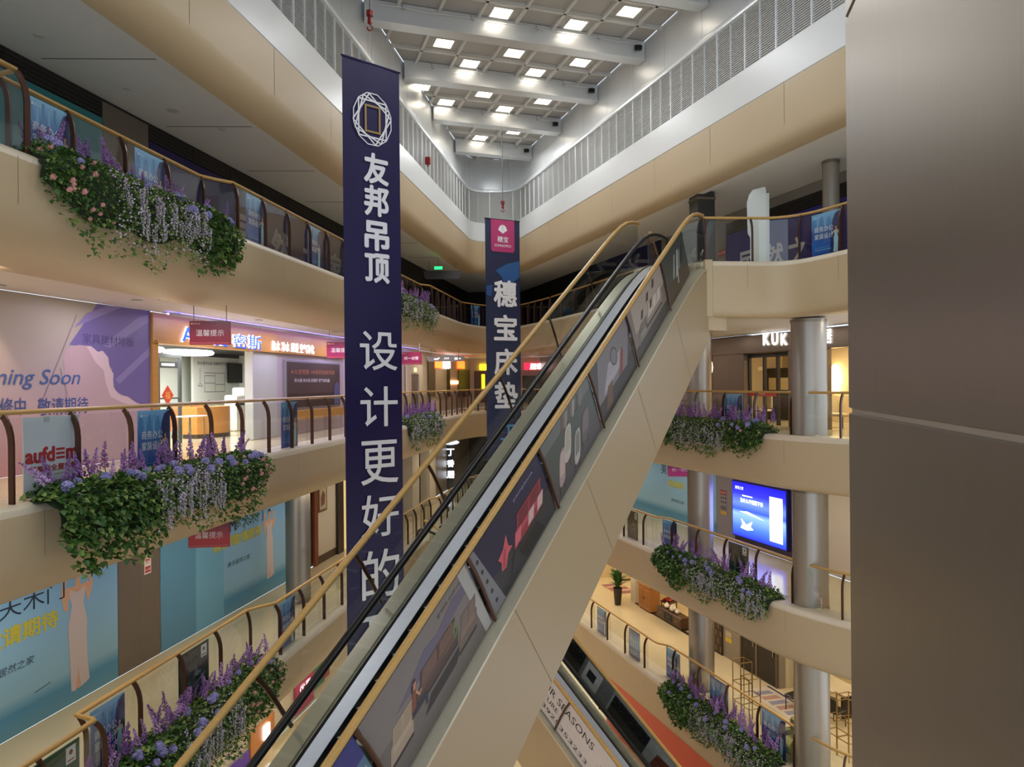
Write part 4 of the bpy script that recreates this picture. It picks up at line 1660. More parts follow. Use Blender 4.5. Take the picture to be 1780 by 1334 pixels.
def escalator(label, E, t0, t1, zlo, zhi, wtot, posts_t, near_dh, steps_dh=-1.17, gt_far=-1.22, truss_dh=-3.6, t_post_far=None, top_ext=0.0):
    t = thing('escalator', label, 'escalator', E.flat((t0 + t1) / 2, wtot / 2, E.at((t0 + t1) / 2, 0, truss_dh).z), 0)
    far_w = wtot
    wb0, wb1 = .16, wtot - .58          # inner balustrades
    w0, w1 = .30, wtot - .73            # step width
    ts = [t0 + (t1 - t0) * i / 40 for i in range(41)]

    def line(w, dh, ztop=None, zbot=None, ext=0.0, r=.7):
        """incline that eases into level ends"""
        pts = []
        for q in ts:
            p = E.at(q, w, dh)
            if ztop is not None:
                x = (p.z - ztop) / r
                p.z = ztop - r * (math.log1p(math.exp(-2.2 * abs(x))) / 2.2 + max(0, -x)) if True else p.z
            if zbot is not None:
                x = (zbot - p.z) / r
                p.z = zbot + r * (math.log1p(math.exp(-2.2 * abs(x))) / 2.2 + max(0, -x))
            pts.append(p)
        if ext:
            e = pts[-1]
            pts.append(e + E.u * ext)
        return pts
    th = E.n * .012
    # truss cladding
    mb = MB()
    top = line(-.15, near_dh - .1, zhi - .05)
    bot = line(-.15, truss_dh)
    tw = E.n * (wtot + .3)
    strip(mb, top, bot, tw, M_TRUSS)
    for q in range(int(t0) - 1, int(t1) + 1):
        if t0 < q + .4 < t1 - .3:
            tt = q + .4
            a = E.at(tt, -.153, near_dh - .12)
            lean = 1.0
            b = E.at(tt + .9, -.153, truss_dh + .03)
            if b.z < zhi - 1.9 and q % 2 == 0:
                dd = E.d.normalized() * .006
                mb.poly([a - dd, b - dd, b + dd, a + dd], M_JOINT)
    mb.build('truss_cladding', t, world=True, smooth=False)
    # decks
    DK = mat('deck_metal', '#c6bfa8', .3, metal=.35, nscale=12, namt=.05)
    mb = MB()
    strip(mb, line(-.16, near_dh - .06, zhi + .05), line(wb0 - .03, near_dh - .03, zhi + .08), Vector((0, 0, -.05)), DK)
    mb.build('outer_deck', t, world=True, smooth=False)
    mb = MB()
    strip(mb, line(wb1 + .03, gt_far - .06, zhi + .08), line(wtot + .02, gt_far - .08, zhi + .06), Vector((0, 0, -.05)), DK)
    for dw in (.22, .3):
        strip(mb, line(wb1 + dw, gt_far - .062, zhi + .084), line(wb1 + dw + .03, gt_far - .062, zhi + .084), Vector((0, 0, -.004)), mat('deck_groove', '#6d6c5c', .5))
    mb.build('outer_deck', t, world=True, smooth=False)
    for (wa, sg) in ((w1 + .01, 1), (w0 - .01, -1)):
        mb = MB()
        strip(mb, line(wa, steps_dh - .05, zhi - .02, zlo), line(wa, steps_dh + .06, zhi + .05), E.n * (.01 * sg), mat('skirt_dark', '#1b1d1f', .35, metal=.3, nscale=20, namt=.1))
        mb.build('skirt_panel', t, world=True, smooth=False)
        mb = MB()
        o_ = .012 if sg < 0 else .11
        strip(mb, line(wa + (o_ + .012) * sg, steps_dh + .19 if sg > 0 else steps_dh + .13, zhi + .14), line(wa + (o_ + .05) * sg, steps_dh + .2, zhi + .15), Vector((0, 0, .012)), M_BLACK)
        mb.build('skirt_brush', t, world=True, smooth=False)
        mb = MB()
        strip(mb, line(wa, steps_dh + .06, zhi + .05), line(wa + (.125 if sg > 0 else .1) * sg, steps_dh + .19, zhi + .14), Vector((0, 0, .008)), M_SILVER)
        mb.build('inner_deck', t, world=True, smooth=False)
    # inner balustrades with moving handrails
    for wb in (wb1, wb0):
        mb = MB()
        strip(mb, line(wb, steps_dh + .15, zhi + .12), line(wb, -.38, zhi + .86, None, 0, .5), th, M_GLASSE)
        mb.build('balustrade_glass', t, world=True, smooth=False)
        mb = MB()
        pts = line(wb + .006, -.34, zhi + .9, None, .45, .5)
        e = pts[-1]
        pts += [e + E.u * .18 + Vector((0, 0, -.06)), e + E.u * .28 + Vector((0, 0, -.2)), e + E.u * .28 + Vector((0, 0, -.36)), e + E.u * .16 + Vector((0, 0, -.5))]
        mb.tube(pts, .055, M_BLACK, 10, ry=.045)
        mb.build('moving_handrail', t, world=True, angle=60)
    # outer guard rails in oak with bronze posts and glass
    for (w, gdh, pts_t) in ((0.0, near_dh, posts_t), (wtot, gt_far, t_post_far or posts_t)):
        mb = MB()
        pts = line(w, 0.0, zhi + 1.27, None, 0, .45)
        mb.tube(pts, .05, M_WOOD, 10, ry=.045)
        mb.build('guard_handrail', t, world=True, angle=60)
        strp = line(w, gdh, zhi + .08)
        strq = line(w, -.06, zhi + 1.2, None, 0, .45)
        bnd = [t0] + list(pts_t) + [t1]
        for a, b in zip(bnd, bnd[1:]):
            ia = [i for i, q in enumerate(ts) if a - .02 <= q <= b + .12]
            if len(ia) > 1:
                mb = MB()
                strip(mb, [strp[i] for i in ia], [strq[i] for i in ia], th * .6, M_GLASS)
                mb.build('guard_glass', t, world=True, smooth=False)
        for q in pts_t:
            lean = (-gdh) * E.d.z / (E.k ** 2 + E.d.z ** 2)       # square to the slope
            a = E.at(q, w - .03 if w == 0 else w + .03, -.04)
            b = E.at(q + lean, w - .03 if w == 0 else w + .03, 0)
            top_ = a
            botp = E.at(q + lean, w - .03 if w == 0 else w + .03, gdh)
            if botp.z > zhi + .08:
                continue
            mid = top_.lerp(botp, .22) + E.u * .03
            mb = MB()
            mb.tube([top_, mid, top_.lerp(botp, .5) + E.u * .03, botp], .02, M_POST, 6, ry=.032)
            mb.build('guard_post', t, world=True)
    # steps
    TRD = mat('step_tread', '#4a4f50', .45, metal=.4, nscale=30, namt=.15)
    NOSE = mat('step_edge', '#cfd4c4', .5)
    run = .335 / 1.0
    dt = run / E.k
    q = t0
    zmax, zmin = zhi - .02, zlo + .02
    n = 0
    proto = None
    while q < t1:
        p = E.at(q, 0, steps_dh)
        if zmin < p.z < zmax and p.z + E.d.z * dt < zmax + .2:
            if proto is None:
                mb = MB()
                rise = E.d.z * dt
                def C_(x, y, z):
                    v = E.u * x + E.n * y
                    return (v.x, v.y, z)
                a0, a1 = w0, w1
                mb.prism([C_(0, a0, -rise), C_(run, a0, -rise), C_(run, a0, 0), C_(0, a0, 0)], E.n * (a1 - a0), TRD)
                mb.add([C_(0, a0, .003), C_(.1, a0, .003), C_(.1, a1, .003), C_(0, a1, .003)], [(0, 1, 2, 3)], NOSE)
                mb.add([C_(0, a1 - .05, .0035), C_(run, a1 - .05, .0035), C_(run, a1, .0035), C_(0, a1, .0035)], [(0, 1, 2, 3)], NOSE)
                mb.add([C_(0, a0, .0035), C_(run, a0, .0035), C_(run, a0 + .06, .0035), C_(0, a0 + .06, .0035)], [(0, 1, 2, 3)], NOSE)
                proto = mb.build('step', smooth=False)
                C.objects.unlink(proto)
            inst(proto, p, (0, 0, 0), 1.0, t)
        q += dt
    # comb floor plate at the head
    mb = MB()
    a, b = E.flat(t1 - .55, w0, zhi + .006), E.flat(t1 - .55, w1, zhi + .006)
    mb.prism([a, b, b + E.u * 1.2, a + E.u * 1.2], (0, 0, -.03), M_SILVER)
    mb.build('comb_plate', t, world=True, smooth=False)
    return t


def post_params(E, pix, w=0.0):
    """slope positions of post heads seen at given pixels"""
    out = []
    for (u, v) in pix:
        a, _ = ray(u, v)
        o = E.p0 + E.n * w
        out.append((a * o.y - o.x) / (E.d.x - a * E.d.y))
    return out


E1 = Esc((3.214, 15.6, EYE + 2.668), (.595, 1, .75), (-.859, .511))
pn = post_params(E1, [(612, 1262), (809, 973), (933, 782), (1020, 650), (1086, 545), (1146, 455)])
pf = post_params(E1, [(445, 1180), (618, 966), (745, 805), (870, 652), (955, 560), (1022, 472)], 1.7)
escalator('long cream escalator rising across the hall between oak guard rails', E1, -10.4, 2.65, LM1, L1, 1.7, pn, -1.42, t_post_far=pf)
E2 = Esc((-2.5, 24.3, EYE - 4.7), (-.845, 1, .81), (.764, .645))
pn2 = post_params(E2, [(992, 1235), (1075, 1345)])
escalator('lower escalator with white advert panels, passing beneath the long escalator', E2, -12.6, 0.6, LM3, LM1, 1.65, sorted([pn2[0], pn2[0] + 2.2, pn2[0] + 4.4, pn2[0] - 2.2, pn2[0] - 4.4]), -1.35)


# ---- printed panels on the guard glass: local frame x up the slope, z square to it
def guard_panel(E, ta, tb, gdh, label, draw, base, w=-.004, name='advert_panel', back=False):
    L_ = (tb - ta) * math.sqrt(E.k ** 2 + E.d.z ** 2)
    sl = E.d.normalized()
    up = Vector((0, 0, 1))
    nrm = E.n
    sq = (up - sl * up.dot(sl)).normalized()
    H = -gdh * up.dot(sq) - .08
    lean = (-gdh) * E.d.z / (E.k ** 2 + E.d.z ** 2)
    o0 = E.at(ta, w, gdh) if False else E.at(ta + lean, w, gdh)
    mb = MB()
    th = .006
    mb.box(0, L_ - .05, 0, th, 0.02, H, base)
    draw(mb, L_ - .05, H)
    o = mb.build(name, smooth=False)
    # columns: local x = slope, local y = away from the viewer, local z = square to slope
    yv = nrm if not back else nrm
    # facing the camera side: viewer's right is up the slope or down it
    R_ = Matrix((sl, yv, sq)).transposed()
    if R_.determinant() < 0:
        # mirror-free: run x down the slope
        R_ = Matrix((-sl, yv, sq)).transposed()
        o0 = o0 + sl * (L_ - .05)
    o.matrix_world = Matrix.Translation(o0) @ R_.to_4x4()
    return tag(o, label, 'advert')


def skew(x0, z0, w, h, k=.55):
    return [(x0, z0), (x0 + w, z0), (x0 + w + h * k, z0 + h), (x0 + h * k, z0 + h)]


def hz(cx, cz, pts, s=1.0, ang=math.radians(-32.8)):
    """points given upright in the real world, turned into the sloping panel"""
    # the printed scene leans with the slope: its horizontals follow the rail, its verticals stay upright
    c, q = math.cos(ang), math.sin(ang)
    return [(cx + s * (x - z * q), cz + s * z * c) for x, z in pts]


G1, G2, G3 = ink('#8f8a86'), ink('#6b5148'), ink('#a89888')


def sofa(mb, cx, cz, w, h, c1, c2, c3=None, s=1.0, y=-.003):
    b = ink(c1)
    mb.pl(hz(cx, cz, [(-w / 2, 0), (w / 2, 0), (w / 2, h * .55), (w * .42, h * .62), (w * .42, h), (-w * .42, h), (-w * .42, h * .62), (-w / 2, h * .55)], s), b, y)
    n = 3 if w > 1 else 2
    for i in range(n):
        x0 = -w * .40 + i * w * .8 / n
        mb.pl(hz(cx, cz, [(x0, h * .35), (x0 + w * .78 / n, h * .35), (x0 + w * .78 / n, h * .52), (x0, h * .52)], s), ink(c2), y - .0006)
        mb.pl(hz(cx, cz, [(x0 + .02, h * .52), (x0 + w * .76 / n, h * .52), (x0 + w * .72 / n, h * .95), (x0 + .04, h * .95)], s), ink(c3 or c2), y - .0006)
    mb.pl(hz(cx, cz, [(-w / 2, 0), (w / 2, 0), (w / 2, h * .1), (-w / 2, h * .1)], s), ink('#2a211d'), y - .0008)


def d_lake(mb, L_, H):
    mb.rect(0, .02, L_, H * .45, ink('#6f8f9a'), -.002)
    mb.rect(0, H * .72, L_, H, ink('#2a2c78'), -.002)
    for k in range(12):
        x = L_ * k / 12
        mb.pl([(x, H * .1), (x + L_ * .1, H * .12), (x + L_ * .06, H * (.4 + .12 * (k % 3))), (x + L_ * .02, H * .45)], ink('#8fa9b0' if k % 2 else '#4f7482'), -.003)
    mb.text('ologog', L_ * .62, H * .84, H * .1, ink('#d8dcec'), y=-.004, w=L_ * .45)


def d_lounge(mb, L_, H):
    mb.pl([(0, .02), (L_, .02), (L_, H * .3), (0, H * .5)], ink('#67605b'), -.0015)
    mb.pl([(L_ * .2, H * .62), (L_ * .35, H * .7), (L_ * .5, H * .8), (L_ * .62, H * .76), (L_ * .8, H * .86), (L_, H * .82), (L_, H * .74), (L_ * .7, H * .68), (L_ * .4, H * .6)], ink('#615a6e'), -.002)
    mb.pl([(L_ * .93, .02), (L_, .02), (L_ * .98, H), (L_ * .9, H)], ink('#a3a19d'), -.0025)
    sofa(mb, L_ * .50, H * .36, L_ * .42, H * .36, '#4a342c', '#5c4238', '#6b4f44')
    mb.pl(hz(L_ * .50, H * .2, [(-.6, 0), (.5, 0), (.7, .24), (-.4, .24)], L_ / 3.4), ink('#231c1a'), -.0022)
    sofa(mb, L_ * .78, H * .22, L_ * .2, H * .42, '#6b5a50', '#7c6a5e', '#75645a')
    sofa(mb, L_ * .12, H * .22, L_ * .2, H * .40, '#a28f7a', '#ab9a86', '#9a8872')
    # sitting woman reading on the small sofa
    mb.pl(hz(L_ * .27, H * .36, [(-.06, .0), (.10, .0), (.34, .02), (.36, -.12), (.42, -.12), (.40, .1), (.14, .14), (.05, .16), (-.07, .14)], L_ / 3.2), ink('#1d2233'), -.004)
    mb.pl(hz(L_ * .27, H * .36, [(-.08, .1), (.06, .12), (.05, .38), (.0, .42), (-.07, .38)], L_ / 3.2), ink('#7a3f30'), -.0045)
    mb.pl(hz(L_ * .27, H * .36, [(.04, .34), (.16, .2), (.22, .26), (.2, .29), (.15, .26), (.06, .38)], L_ / 3.2), ink('#c08a70'), -.005)
    mb.pl(hz(L_ * .27, H * .36, [(-.05, .42), (.03, .42), (.05, .52), (.0, .57), (-.06, .54)], L_ / 3.2), ink('#b98068'), -.005)
    mb.pl(hz(L_ * .27, H * .36, [(-.07, .4), (-.03, .42), (-.03, .53), (.05, .53), (.02, .59), (-.06, .58), (-.09, .5)], L_ / 3.2), ink('#3a1c14'), -.0055)
    # cactus
    for (x, h_) in ((0, .34), (-.08, .22), (.08, .26), (-.14, .12), (.15, .14)):
        mb.pl(hz(L_ * .66, H * .46, [(x - .03, 0), (x + .03, 0), (x * 1.5 + .02, h_), (x * 1.5 - .01, h_ + .02)], L_ / 3.0), ink('#5f8048'), -.0035)
    mb.text('grazia and co', L_ * .78, H * .9, H * .055, ink('#4a4640'), y=-.004, w=L_ * .24)


def d_red(mb, L_, H):
    mb.rect(0, .02, L_, H * .42, ink('#2b2a30'), -.0015)
    mb.pl([(0, .02), (L_ * .16, .02), (L_ * .05, H), (0, H)], ink('#77777c'), -.002)
    for k in range(5):
        mb.disc(L_ * (.075 - .008 * k), H * (.15 + .17 * k), .035, ink('#2c2c30'), -.0026, 10)
    r1, r2, r3 = '#8d2f3c', '#b04353', '#6f2430'
    sofa(mb, L_ * .62, H * .30, L_ * .46, H * .46, r1, r2, r3)
    for dx in (-.16, .05, .2):
        mb.pl(hz(L_ * (.62 + dx), H * .36, [(-.1, 0), (.1, .0), (.12, .2), (-.08, .2)], L_ / 2.2), ink('#c4a4a4' if dx > 0 else '#c86070'), -.0045)
    mb.pl(hz(L_ * .24, H * .34, [(-.05, .0), (.08, -.03), (.14, .1), (.26, .12), (.14, .2), (.06, .4), (-.02, .26), (-.16, .22), (-.06, .12)], L_ / 2.0), ink('#c25560'), -.003)
    mb.pl(hz(L_ * .24, H * .34, [(-.02, .02), (.04, .0), (.06, .26), (.0, .22)], L_ / 2.0), ink('#a03c4c'), -.0035)
    for a, b in (((.3, .15), (.44, .42)), ((.44, .42), (.55, .16)), ((.34, .3), (.52, .3))):
        mb.line((L_ * a[0], H * a[1]), (L_ * b[0], H * b[1]), .02, ink('#15151a'), -.004)
    mb.pl([(L_ * .5, H * .06), (L_ * .8, H * .06), (L_ * .74, H * .26), (L_ * .44, H * .26)], ink('#151418'), -.003)
    mb.text('pamplona', L_ * .72, H * .88, H * .05, ink('#9a9ac0'), y=-.004, w=L_ * .3)


def d_white(mb, L_, H):
    mb.rect(0, .02, L_, H * .34, ink('#4a4648'), -.0015)
    mb.rect(0, H * .82, L_, H, ink('#5f6462'), -.0015)
    for (x, z, w, h, c, c2) in ((.14, .16, .2, .5, '#9d8c88', '#b39f9a'), (.32, .34, .22, .5, '#b3aca4', '#a39b90'), (.45, .12, .2, .48, '#a9a59e', '#77756f'), (.68, .24, .28, .46, '#5a5256', '#6c6468')):
        k_ = L_ / 1.75
        rr_ = [i * math.pi / 10 for i in range(20)]
        se = lambda v: math.copysign(abs(v) ** .6, v)
        mb.pl(hz(L_ * x, H * z, [(w * .56 * se(math.cos(a)), h * .5 + h * .5 * se(math.sin(a))) for a in rr_], k_), ink(c), -.003 - .001 * x)
        mb.pl(hz(L_ * x, H * z, [(w * .40 * se(math.cos(a)), h * .56 + h * .36 * se(math.sin(a))) for a in rr_], k_), ink(c2), -.0034 - .001 * x)
        mb.pl(hz(L_ * x, H * z, [(w * .5 * se(math.cos(a)), h * .16 + h * .12 * se(math.sin(a))) for a in rr_], k_), ink(c), -.0037 - .001 * x)
        for sx in (-.4, .4):
            mb.pl(hz(L_ * x, H * z, [(w * sx - .01, -.1), (w * sx + .01, -.1), (w * sx + .015, .04), (w * sx - .015, .04)], k_), ink('#1c1817'), -.0028)
    for k in range(6):
        mb.pl(hz(L_ * (.35 + .08 * k), H * .78, [(-.03, 0), (.03, 0), (.04, .2), (-.02, .22)], L_ / 1.6), ink(['#6b3c3c', '#8a8478', '#5a4a30', '#9a948a', '#4a3a2a', '#77706a'][k]), -.0032)


def d_bed(mb, L_, H):
    mb.rect(0, .02, L_, H * .4, ink('#231d1c'), -.0015)
    mb.pl([(L_ * .0, H * .35), (L_ * .8, H * .3), (L_, H * .8), (L_, H), (L_ * .2, H)], ink('#6f6a70'), -.002)
    mb.pl(hz(L_ * .3, H * .3, [(-.3, .1), (.5, .16), (.5, .42), (-.1, .5)], L_ / 1.7), ink('#9c98a0'), -.0025)
    for k in range(6):
        mb.line((L_ * (.2 + .09 * k), H * .52), (L_ * (.34 + .09 * k), H * .68), .01, ink('#77737c'), -.003)
    mb.pl(hz(L_ * .62, H * .32, [(-.1, .0), (.08, 0), (.1, .3), (.04, .42), (-.06, .36)], L_ / 1.7), ink('#7a2a24'), -.003)
    mb.pl(hz(L_ * .22, H * .12, [(-.16, .0), (.16, 0), (.12, .36), (-.1, .36)], L_ / 1.7), ink('#5a4028'), -.003)
    mb.disc(L_ * .55, H * .72, .17, ink('#2a2a2c'), -.0035, 16)
    mb.disc(L_ * .55, H * .72, .14, ink('#6f6a70'), -.004, 16)


def d_tan(mb, L_, H):
    mb.rect(0, .02, L_, H * .26, ink('#3a3634'), -.0015)
    mb.pl([(L_ * .1, H * .5), (L_, H * .62), (L_, H), (L_ * .1, H)], ink('#a0948a'), -.002)
    sofa(mb, L_ * .6, H * .34, L_ * .5, H * .42, '#8a8078', '#b8aea2', '#c2b8ae')
    sofa(mb, L_ * .22, H * .22, L_ * .24, H * .4, '#77706a', '#8d847c', '#6a625c')
    for (x, z) in ((.3, .6), (.5, .75), (.55, .56), (.7, .82)):
        mb.pl(hz(L_ * x, H * z, [(-.05, 0), (.05, 0), (.06, .13), (-.04, .13)], L_ / 1.7), ink('#3a302c'), -.005)
    mb.line((L_ * .12, H * .12), (L_ * .22, H * .5), .03, ink('#3d5f52'), -.004)


def d_dusk(mb, L_, H):
    mb.rect(0, .02, L_, H * .35, ink('#4a3c30'), -.0015)
    mb.rect(0, H * .6, L_, H, ink('#3a403c'), -.0015)
    for (x, z, h, c) in ((.35, .4, .5, '#8d928e'), (.48, .36, .56, '#a9aca6'), (.6, .44, .4, '#7d827e'), (.75, .5, .36, '#1d2436')):
        mb.pl(hz(L_ * x, H * z, [(-.07, 0), (.07, 0), (.05, h), (-.05, h)], L_ / 1.6), ink(c), -.003)
    mb.line((L_ * .5, H * .2), (L_ * .56, H * .5), .04, ink('#d0d4d0'), -.004)


def d_tower(mb, L_, H):
    for k in range(4):
        mb.pl(hz(L_ * (.25 + .2 * k), H * .15, [(-.06, 0), (.06, 0), (.06, .95), (-.06, .95)], 1.0), ink(['#3a6ea8', '#9fb8d0', '#254a80', '#7a9cc0'][k]), -.003)


tb = [-9.8] + pn + [2.0]
for i, (draw, base, lab) in enumerate((
        (d_lake, ink('#4a6f8a'), 'blue lake picture panel at the lower end of the escalator flank'),
        (d_lounge, ink('#77706c'), 'grey lounge picture panel with reclining woman, sofas and cactus'),
        (d_red, ink('#1a1a3a'), 'navy picture panel with crimson sofa and folded red chair'),
        (d_white, ink('#454d48'), 'picture panel with pale upholstered chairs on dark floor'),
        (d_bed, ink('#3c383a'), 'picture panel with grey bedding, round mirror and dark red chair'),
        (d_tan, ink('#746b65'), 'picture panel with stone-coloured sofas and dark cushions'),
        (d_dusk, ink('#3c423f'), 'uppermost picture panel with tall pale vases, by the escalator head'))):
    guard_panel(E1, tb[i] + .03, min(tb[i + 1], 1.2), -1.42, lab, draw, base)


def d_sea(mb, L_, H):
    k = ink('#26262a')
    mb.text('FOUR SEASONS', L_ * .39, H * .73, H * .2, k, y=-.004, w=L_ * .37)
    mb.text('FURNITURE', L_ * .28, H * .45, H * .13, k, y=-.004, w=L_ * .2)
    mb.text('13925353233', L_ * .43, H * .2, H * .12, k, y=-.004, w=L_ * .3)
    for q in range(9):
        a = q * .7
        mb.line((L_ * .64, H * .4), (L_ * .64 + .16 * math.cos(a), H * .4 + .22 * math.sin(a)), .012, ink('#77777a'), -.004)


guard_panel(E2, pn2[0] - 2.75, pn2[0] + 1.9, -1.35, 'white advert panel with black capitals on the lower escalator flank', d_sea, ink('#cfc9cc'))


def d_black(mb, L_, H):
    mb.pl([(0, .02), (L_ * .3, .02), (L_ * .3, H), (0, H)], ink('#8f9092'), -.002)
    mb.pl([(L_ * .34, H * .05), (L_ * .62, H * .05), (L_ * .62, H), (L_ * .34, H)], ink('#101214'), -.002)
    mb.pl([(L_ * .66, H * .2), (L_ * .86, H * .2), (L_ * .86, H * .95), (L_ * .66, H * .95)], ink('#c9cac8'), -.002)
    mb.pl([(L_ * .7, H * .45), (L_ * .8, H * .45), (L_ * .8, H * .75), (L_ * .7, H * .75)], ink('#22262a'), -.003)
    mb.rect(0, .02, L_, H * .14, ink('#3a4446'), -.003)


def d_brown(mb, L_, H):
    mb.pl([(L_ * .1, H * .1), (L_ * .5, H * .1), (L_ * .5, H * .9), (L_ * .1, H * .9)], ink('#101416'), -.002)
    mb.pl([(L_ * .58, H * .12), (L_ * .8, H * .12), (L_ * .83, H * .5), (L_ * .76, H * .8), (L_ * .6, H * .7)], ink('#6a3020'), -.002)
    mb.pl([(L_ * .0, H * .04), (L_ * .46, H * .04), (L_ * .46, H * .12), (L_ * 0, H * .12)], ink('#4a2a22'), -.003)


tf = pn2[0]
guard_panel(E2, tf - .1, tf + 2.1, -1.2, 'far-side advert panel with black refrigerator, lower escalator', d_black, ink('#6d7070'), w=1.66)
guard_panel(E2, tf - 2.3, tf + .12, -1.2, 'far-side advert panel with brown armchair, lower escalator', d_brown, ink('#9a9c9a'), w=1.668)

# landing box with light strip where the escalator meets the top gallery
mb = MB()
a, b = Vector((4.86, 18.10, 0)), Vector((5.42, 18.42, 0))
nn = Vector((.5, -.86, 0)).normalized()
mb.prism([a + Vector((0, 0, 2.78)), b + Vector((0, 0, 2.78)), b - nn * 1.2 + Vector((0, 0, 2.78)), a - nn * 1.2 + Vector((0, 0, 2.78))], (0, 0, .36), M_CREAM)
struct(mb.build('landing_soffit', smooth=False))
mb = MB()
mb.bbox(4.78, 4.98, 18.02, 18.24, 3.1, 4.52, M_CREAM, .015)
struct(mb.build('landing_pilaster', smooth=False))

# ------------------------------------------------------------------ hanging banners
def wavy_banner(t, w, h, m, amp=.012):
    mb = MB()
    NX, NZ = 8, 40
    vs = []
    for th in (0, .006):
        for j in range(NZ + 1):
            for i in range(NX + 1):
                x = w * i / NX
                z = -h * j / NZ
                vs.append((x, th + amp * math.sin(i * .9 + .3) * (.5 + .5 * math.sin(j * .35)), z))
    n1 = (NX + 1) * (NZ + 1)
    fs = []
    for j in range(NZ):
        for i in range(NX):
            k = j * (NX + 1) + i
            fs += [(k, k + NX + 1, k + NX + 2, k + 1), (n1 + k, n1 + k + 1, n1 + k + NX + 2, n1 + k + NX + 1)]
    for j in range(NZ):
        for i in (0, NX):
            k = j * (NX + 1) + i
            fs.append((k, k + NX + 1, n1 + k + NX + 1, n1 + k) if i else (k, n1 + k, n1 + k + NX + 1, k + NX + 1))
    mb.add(vs, fs, m)
    return mb.build('cloth', t)


def hook_and_cable(t, x, ztop, zb, z0):
    mb = MB()
    mb.tube([(x, 0, zb - z0), (x, 0, ztop - z0)], .004, ink('#9a9a9c'), 6)
    mb.build('hoist_cable', t)


def hoist_hook(label, p, ztop):
    t = thing('hoist_hook', label, 'hoist hook', p)
    rm = mat('hoist_red', '#8a1f1c', .4, metal=.3, nscale=5, namt=.1)
    mb = MB()
    mb.tube([(0, 0, .45), (0, 0, ztop - p[2])], .012, ink('#5a5a5c'), 6)
    mb.build('cable', t)
    mb = MB()
    mb.lathe([(.03, .3), (.08, .32), (.08, .44), (.03, .46)], rm, 12)
    mb.lathe([(.02, .13), (.055, .15), (.055, .26), (.02, .3)], rm, 12)
    mb.build('hoist_block', t)
    mb = MB()
    mb.tube([(0, 0, .14)] + [(.06 * math.sin(a), 0, .02 - .06 * math.cos(a) + .02) for a in [math.radians(q) for q in (150, 110, 60, 20, -30, -80, -120)]], .018, rm, 8)
    mb.build('hook', t)
    return t


# navy banner: near edge at Y = 15, far edge a little further
pA, pB = PY(594.5, 95, 15.0), PY(694, 128, 15.9)
H1 = pA.z + 6.4
d_ = Vector((pB.x - pA.x, pB.y - pA.y, 0))
W1 = d_.length
t = thing('hanging_banner', 'tall navy banner with white characters and star emblem', 'banner', (pA.x, pA.y, pA.z), math.atan2(d_.y, d_.x))
wavy_banner(t, W1, H1, mat('navy_cloth', '#160f46', .45, nscale=1.5, namt=.12))
sx = W1 / 100.0      # metres per pixel of banner width
mb = MB()
whi = ink('#ececf0')
yb = -.02
sc_ = 15.0 / FPX
cx, cz = W1 * .5, -1.18
for k in range(5):
    a0 = math.radians(18 * k + 9)
    R1 = .54
    q = [(cx + R1 * .86 * math.cos(a0 + i * math.pi / 2), cz + R1 * math.sin(a0 + i * math.pi / 2)) for i in range(4)]
    for i in range(4):
        if k < 3:
            mb.line(q[i], q[(i + 1) % 4], .032, whi, yb - .002 * k)
q = [(cx + .54 * .86 * math.cos(i * math.pi / 6 + .27), cz + .56 * math.sin(i * math.pi / 6 + .27)) for i in range(12)]
for i in range(12):
    mb.line(q[i], q[(i + 1) % 12], .022, whi, yb - .008)
gold = ink('#a58a52')
for (a, b, c, d) in ((-.19, -.29, .19, -.25), (-.19, .25, .19, .29), (-.19, -.25, -.145, .25), (.145, -.25, .19, .25)):
    mb.rect(cx + a, cz + b, cx + c, cz + d, gold, yb - .012)
mb.build('emblem', t, smooth=False)
for i, (ch, v0, v1) in enumerate((('友', 262, 316), ('邦', 318, 372), ('吊', 380, 432), ('顶', 436, 488), ('设', 572, 640), ('计', 668, 738), ('更', 762, 838), ('好', 856, 930), ('的', 952, 1036), ('顶', 1062, 1144))):
    mb = MB()
    bold = .035 if i < 4 else .008
    z0 = EYE + (667 - 2 - (v0 + v1) / 2) / FPX * 15.45 - pA.z
    hh = (v1 - v0) / FPX * 15.45
    mb.text(ch, W1 * (.56 if i < 4 else .575 if i else .5), z0, hh, whi, y=-.022, bold=bold, w=W1 * (.44 if i < 4 else .66))
    mb.build('character', t, smooth=False)
hook_and_cable(t, W1 * .5, 12.2, pA.z, pA.z)
mb = MB()
mb.tube([(-.02, 0, .0), (W1 + .02, 0, .0)], .022, ink('#2a2550'), 8)
mb.build('top_rod', t)
hp = PY(643, 52, 17.0)
hoist_hook('dark red crane hook above the navy banner', hp, 12.2)
# the far banner
pA, pB = PY(843, 379, 29.0), PY(903, 384, 29.7)
d_ = Vector((pB.x - pA.x, pB.y - pA.y, 0))
W2 = d_.length
H2 = pA.z + 6.2
t = thing('hanging_banner', 'farther slate-blue banner with pink badge and white characters', 'banner', tuple(pA), math.atan2(d_.y, d_.x))
wavy_banner(t, W2, H2, mat('slate_cloth', '#232b4c', .45, nscale=1.5, namt=.1), .008)
mb = MB()
k_ = 29.3 / FPX
zz = lambda v: EYE + (667 - v) * k_ - pA.z
mb.pl([(W2 * .16, zz(382)), (W2 * .84, zz(382)), (W2 * .84, zz(434)), (W2 * .80, zz(438)), (W2 * .2, zz(438)), (W2 * .16, zz(434))], ink('#b2386f'), -.016)
mb.text('穗宝', W2 * .5, zz(416), .24, whi, y=-.02, bold=.01)
mb.text('SOMNOPRO', W2 * .5, zz(427), .1, whi, y=-.02, w=W2 * .48)
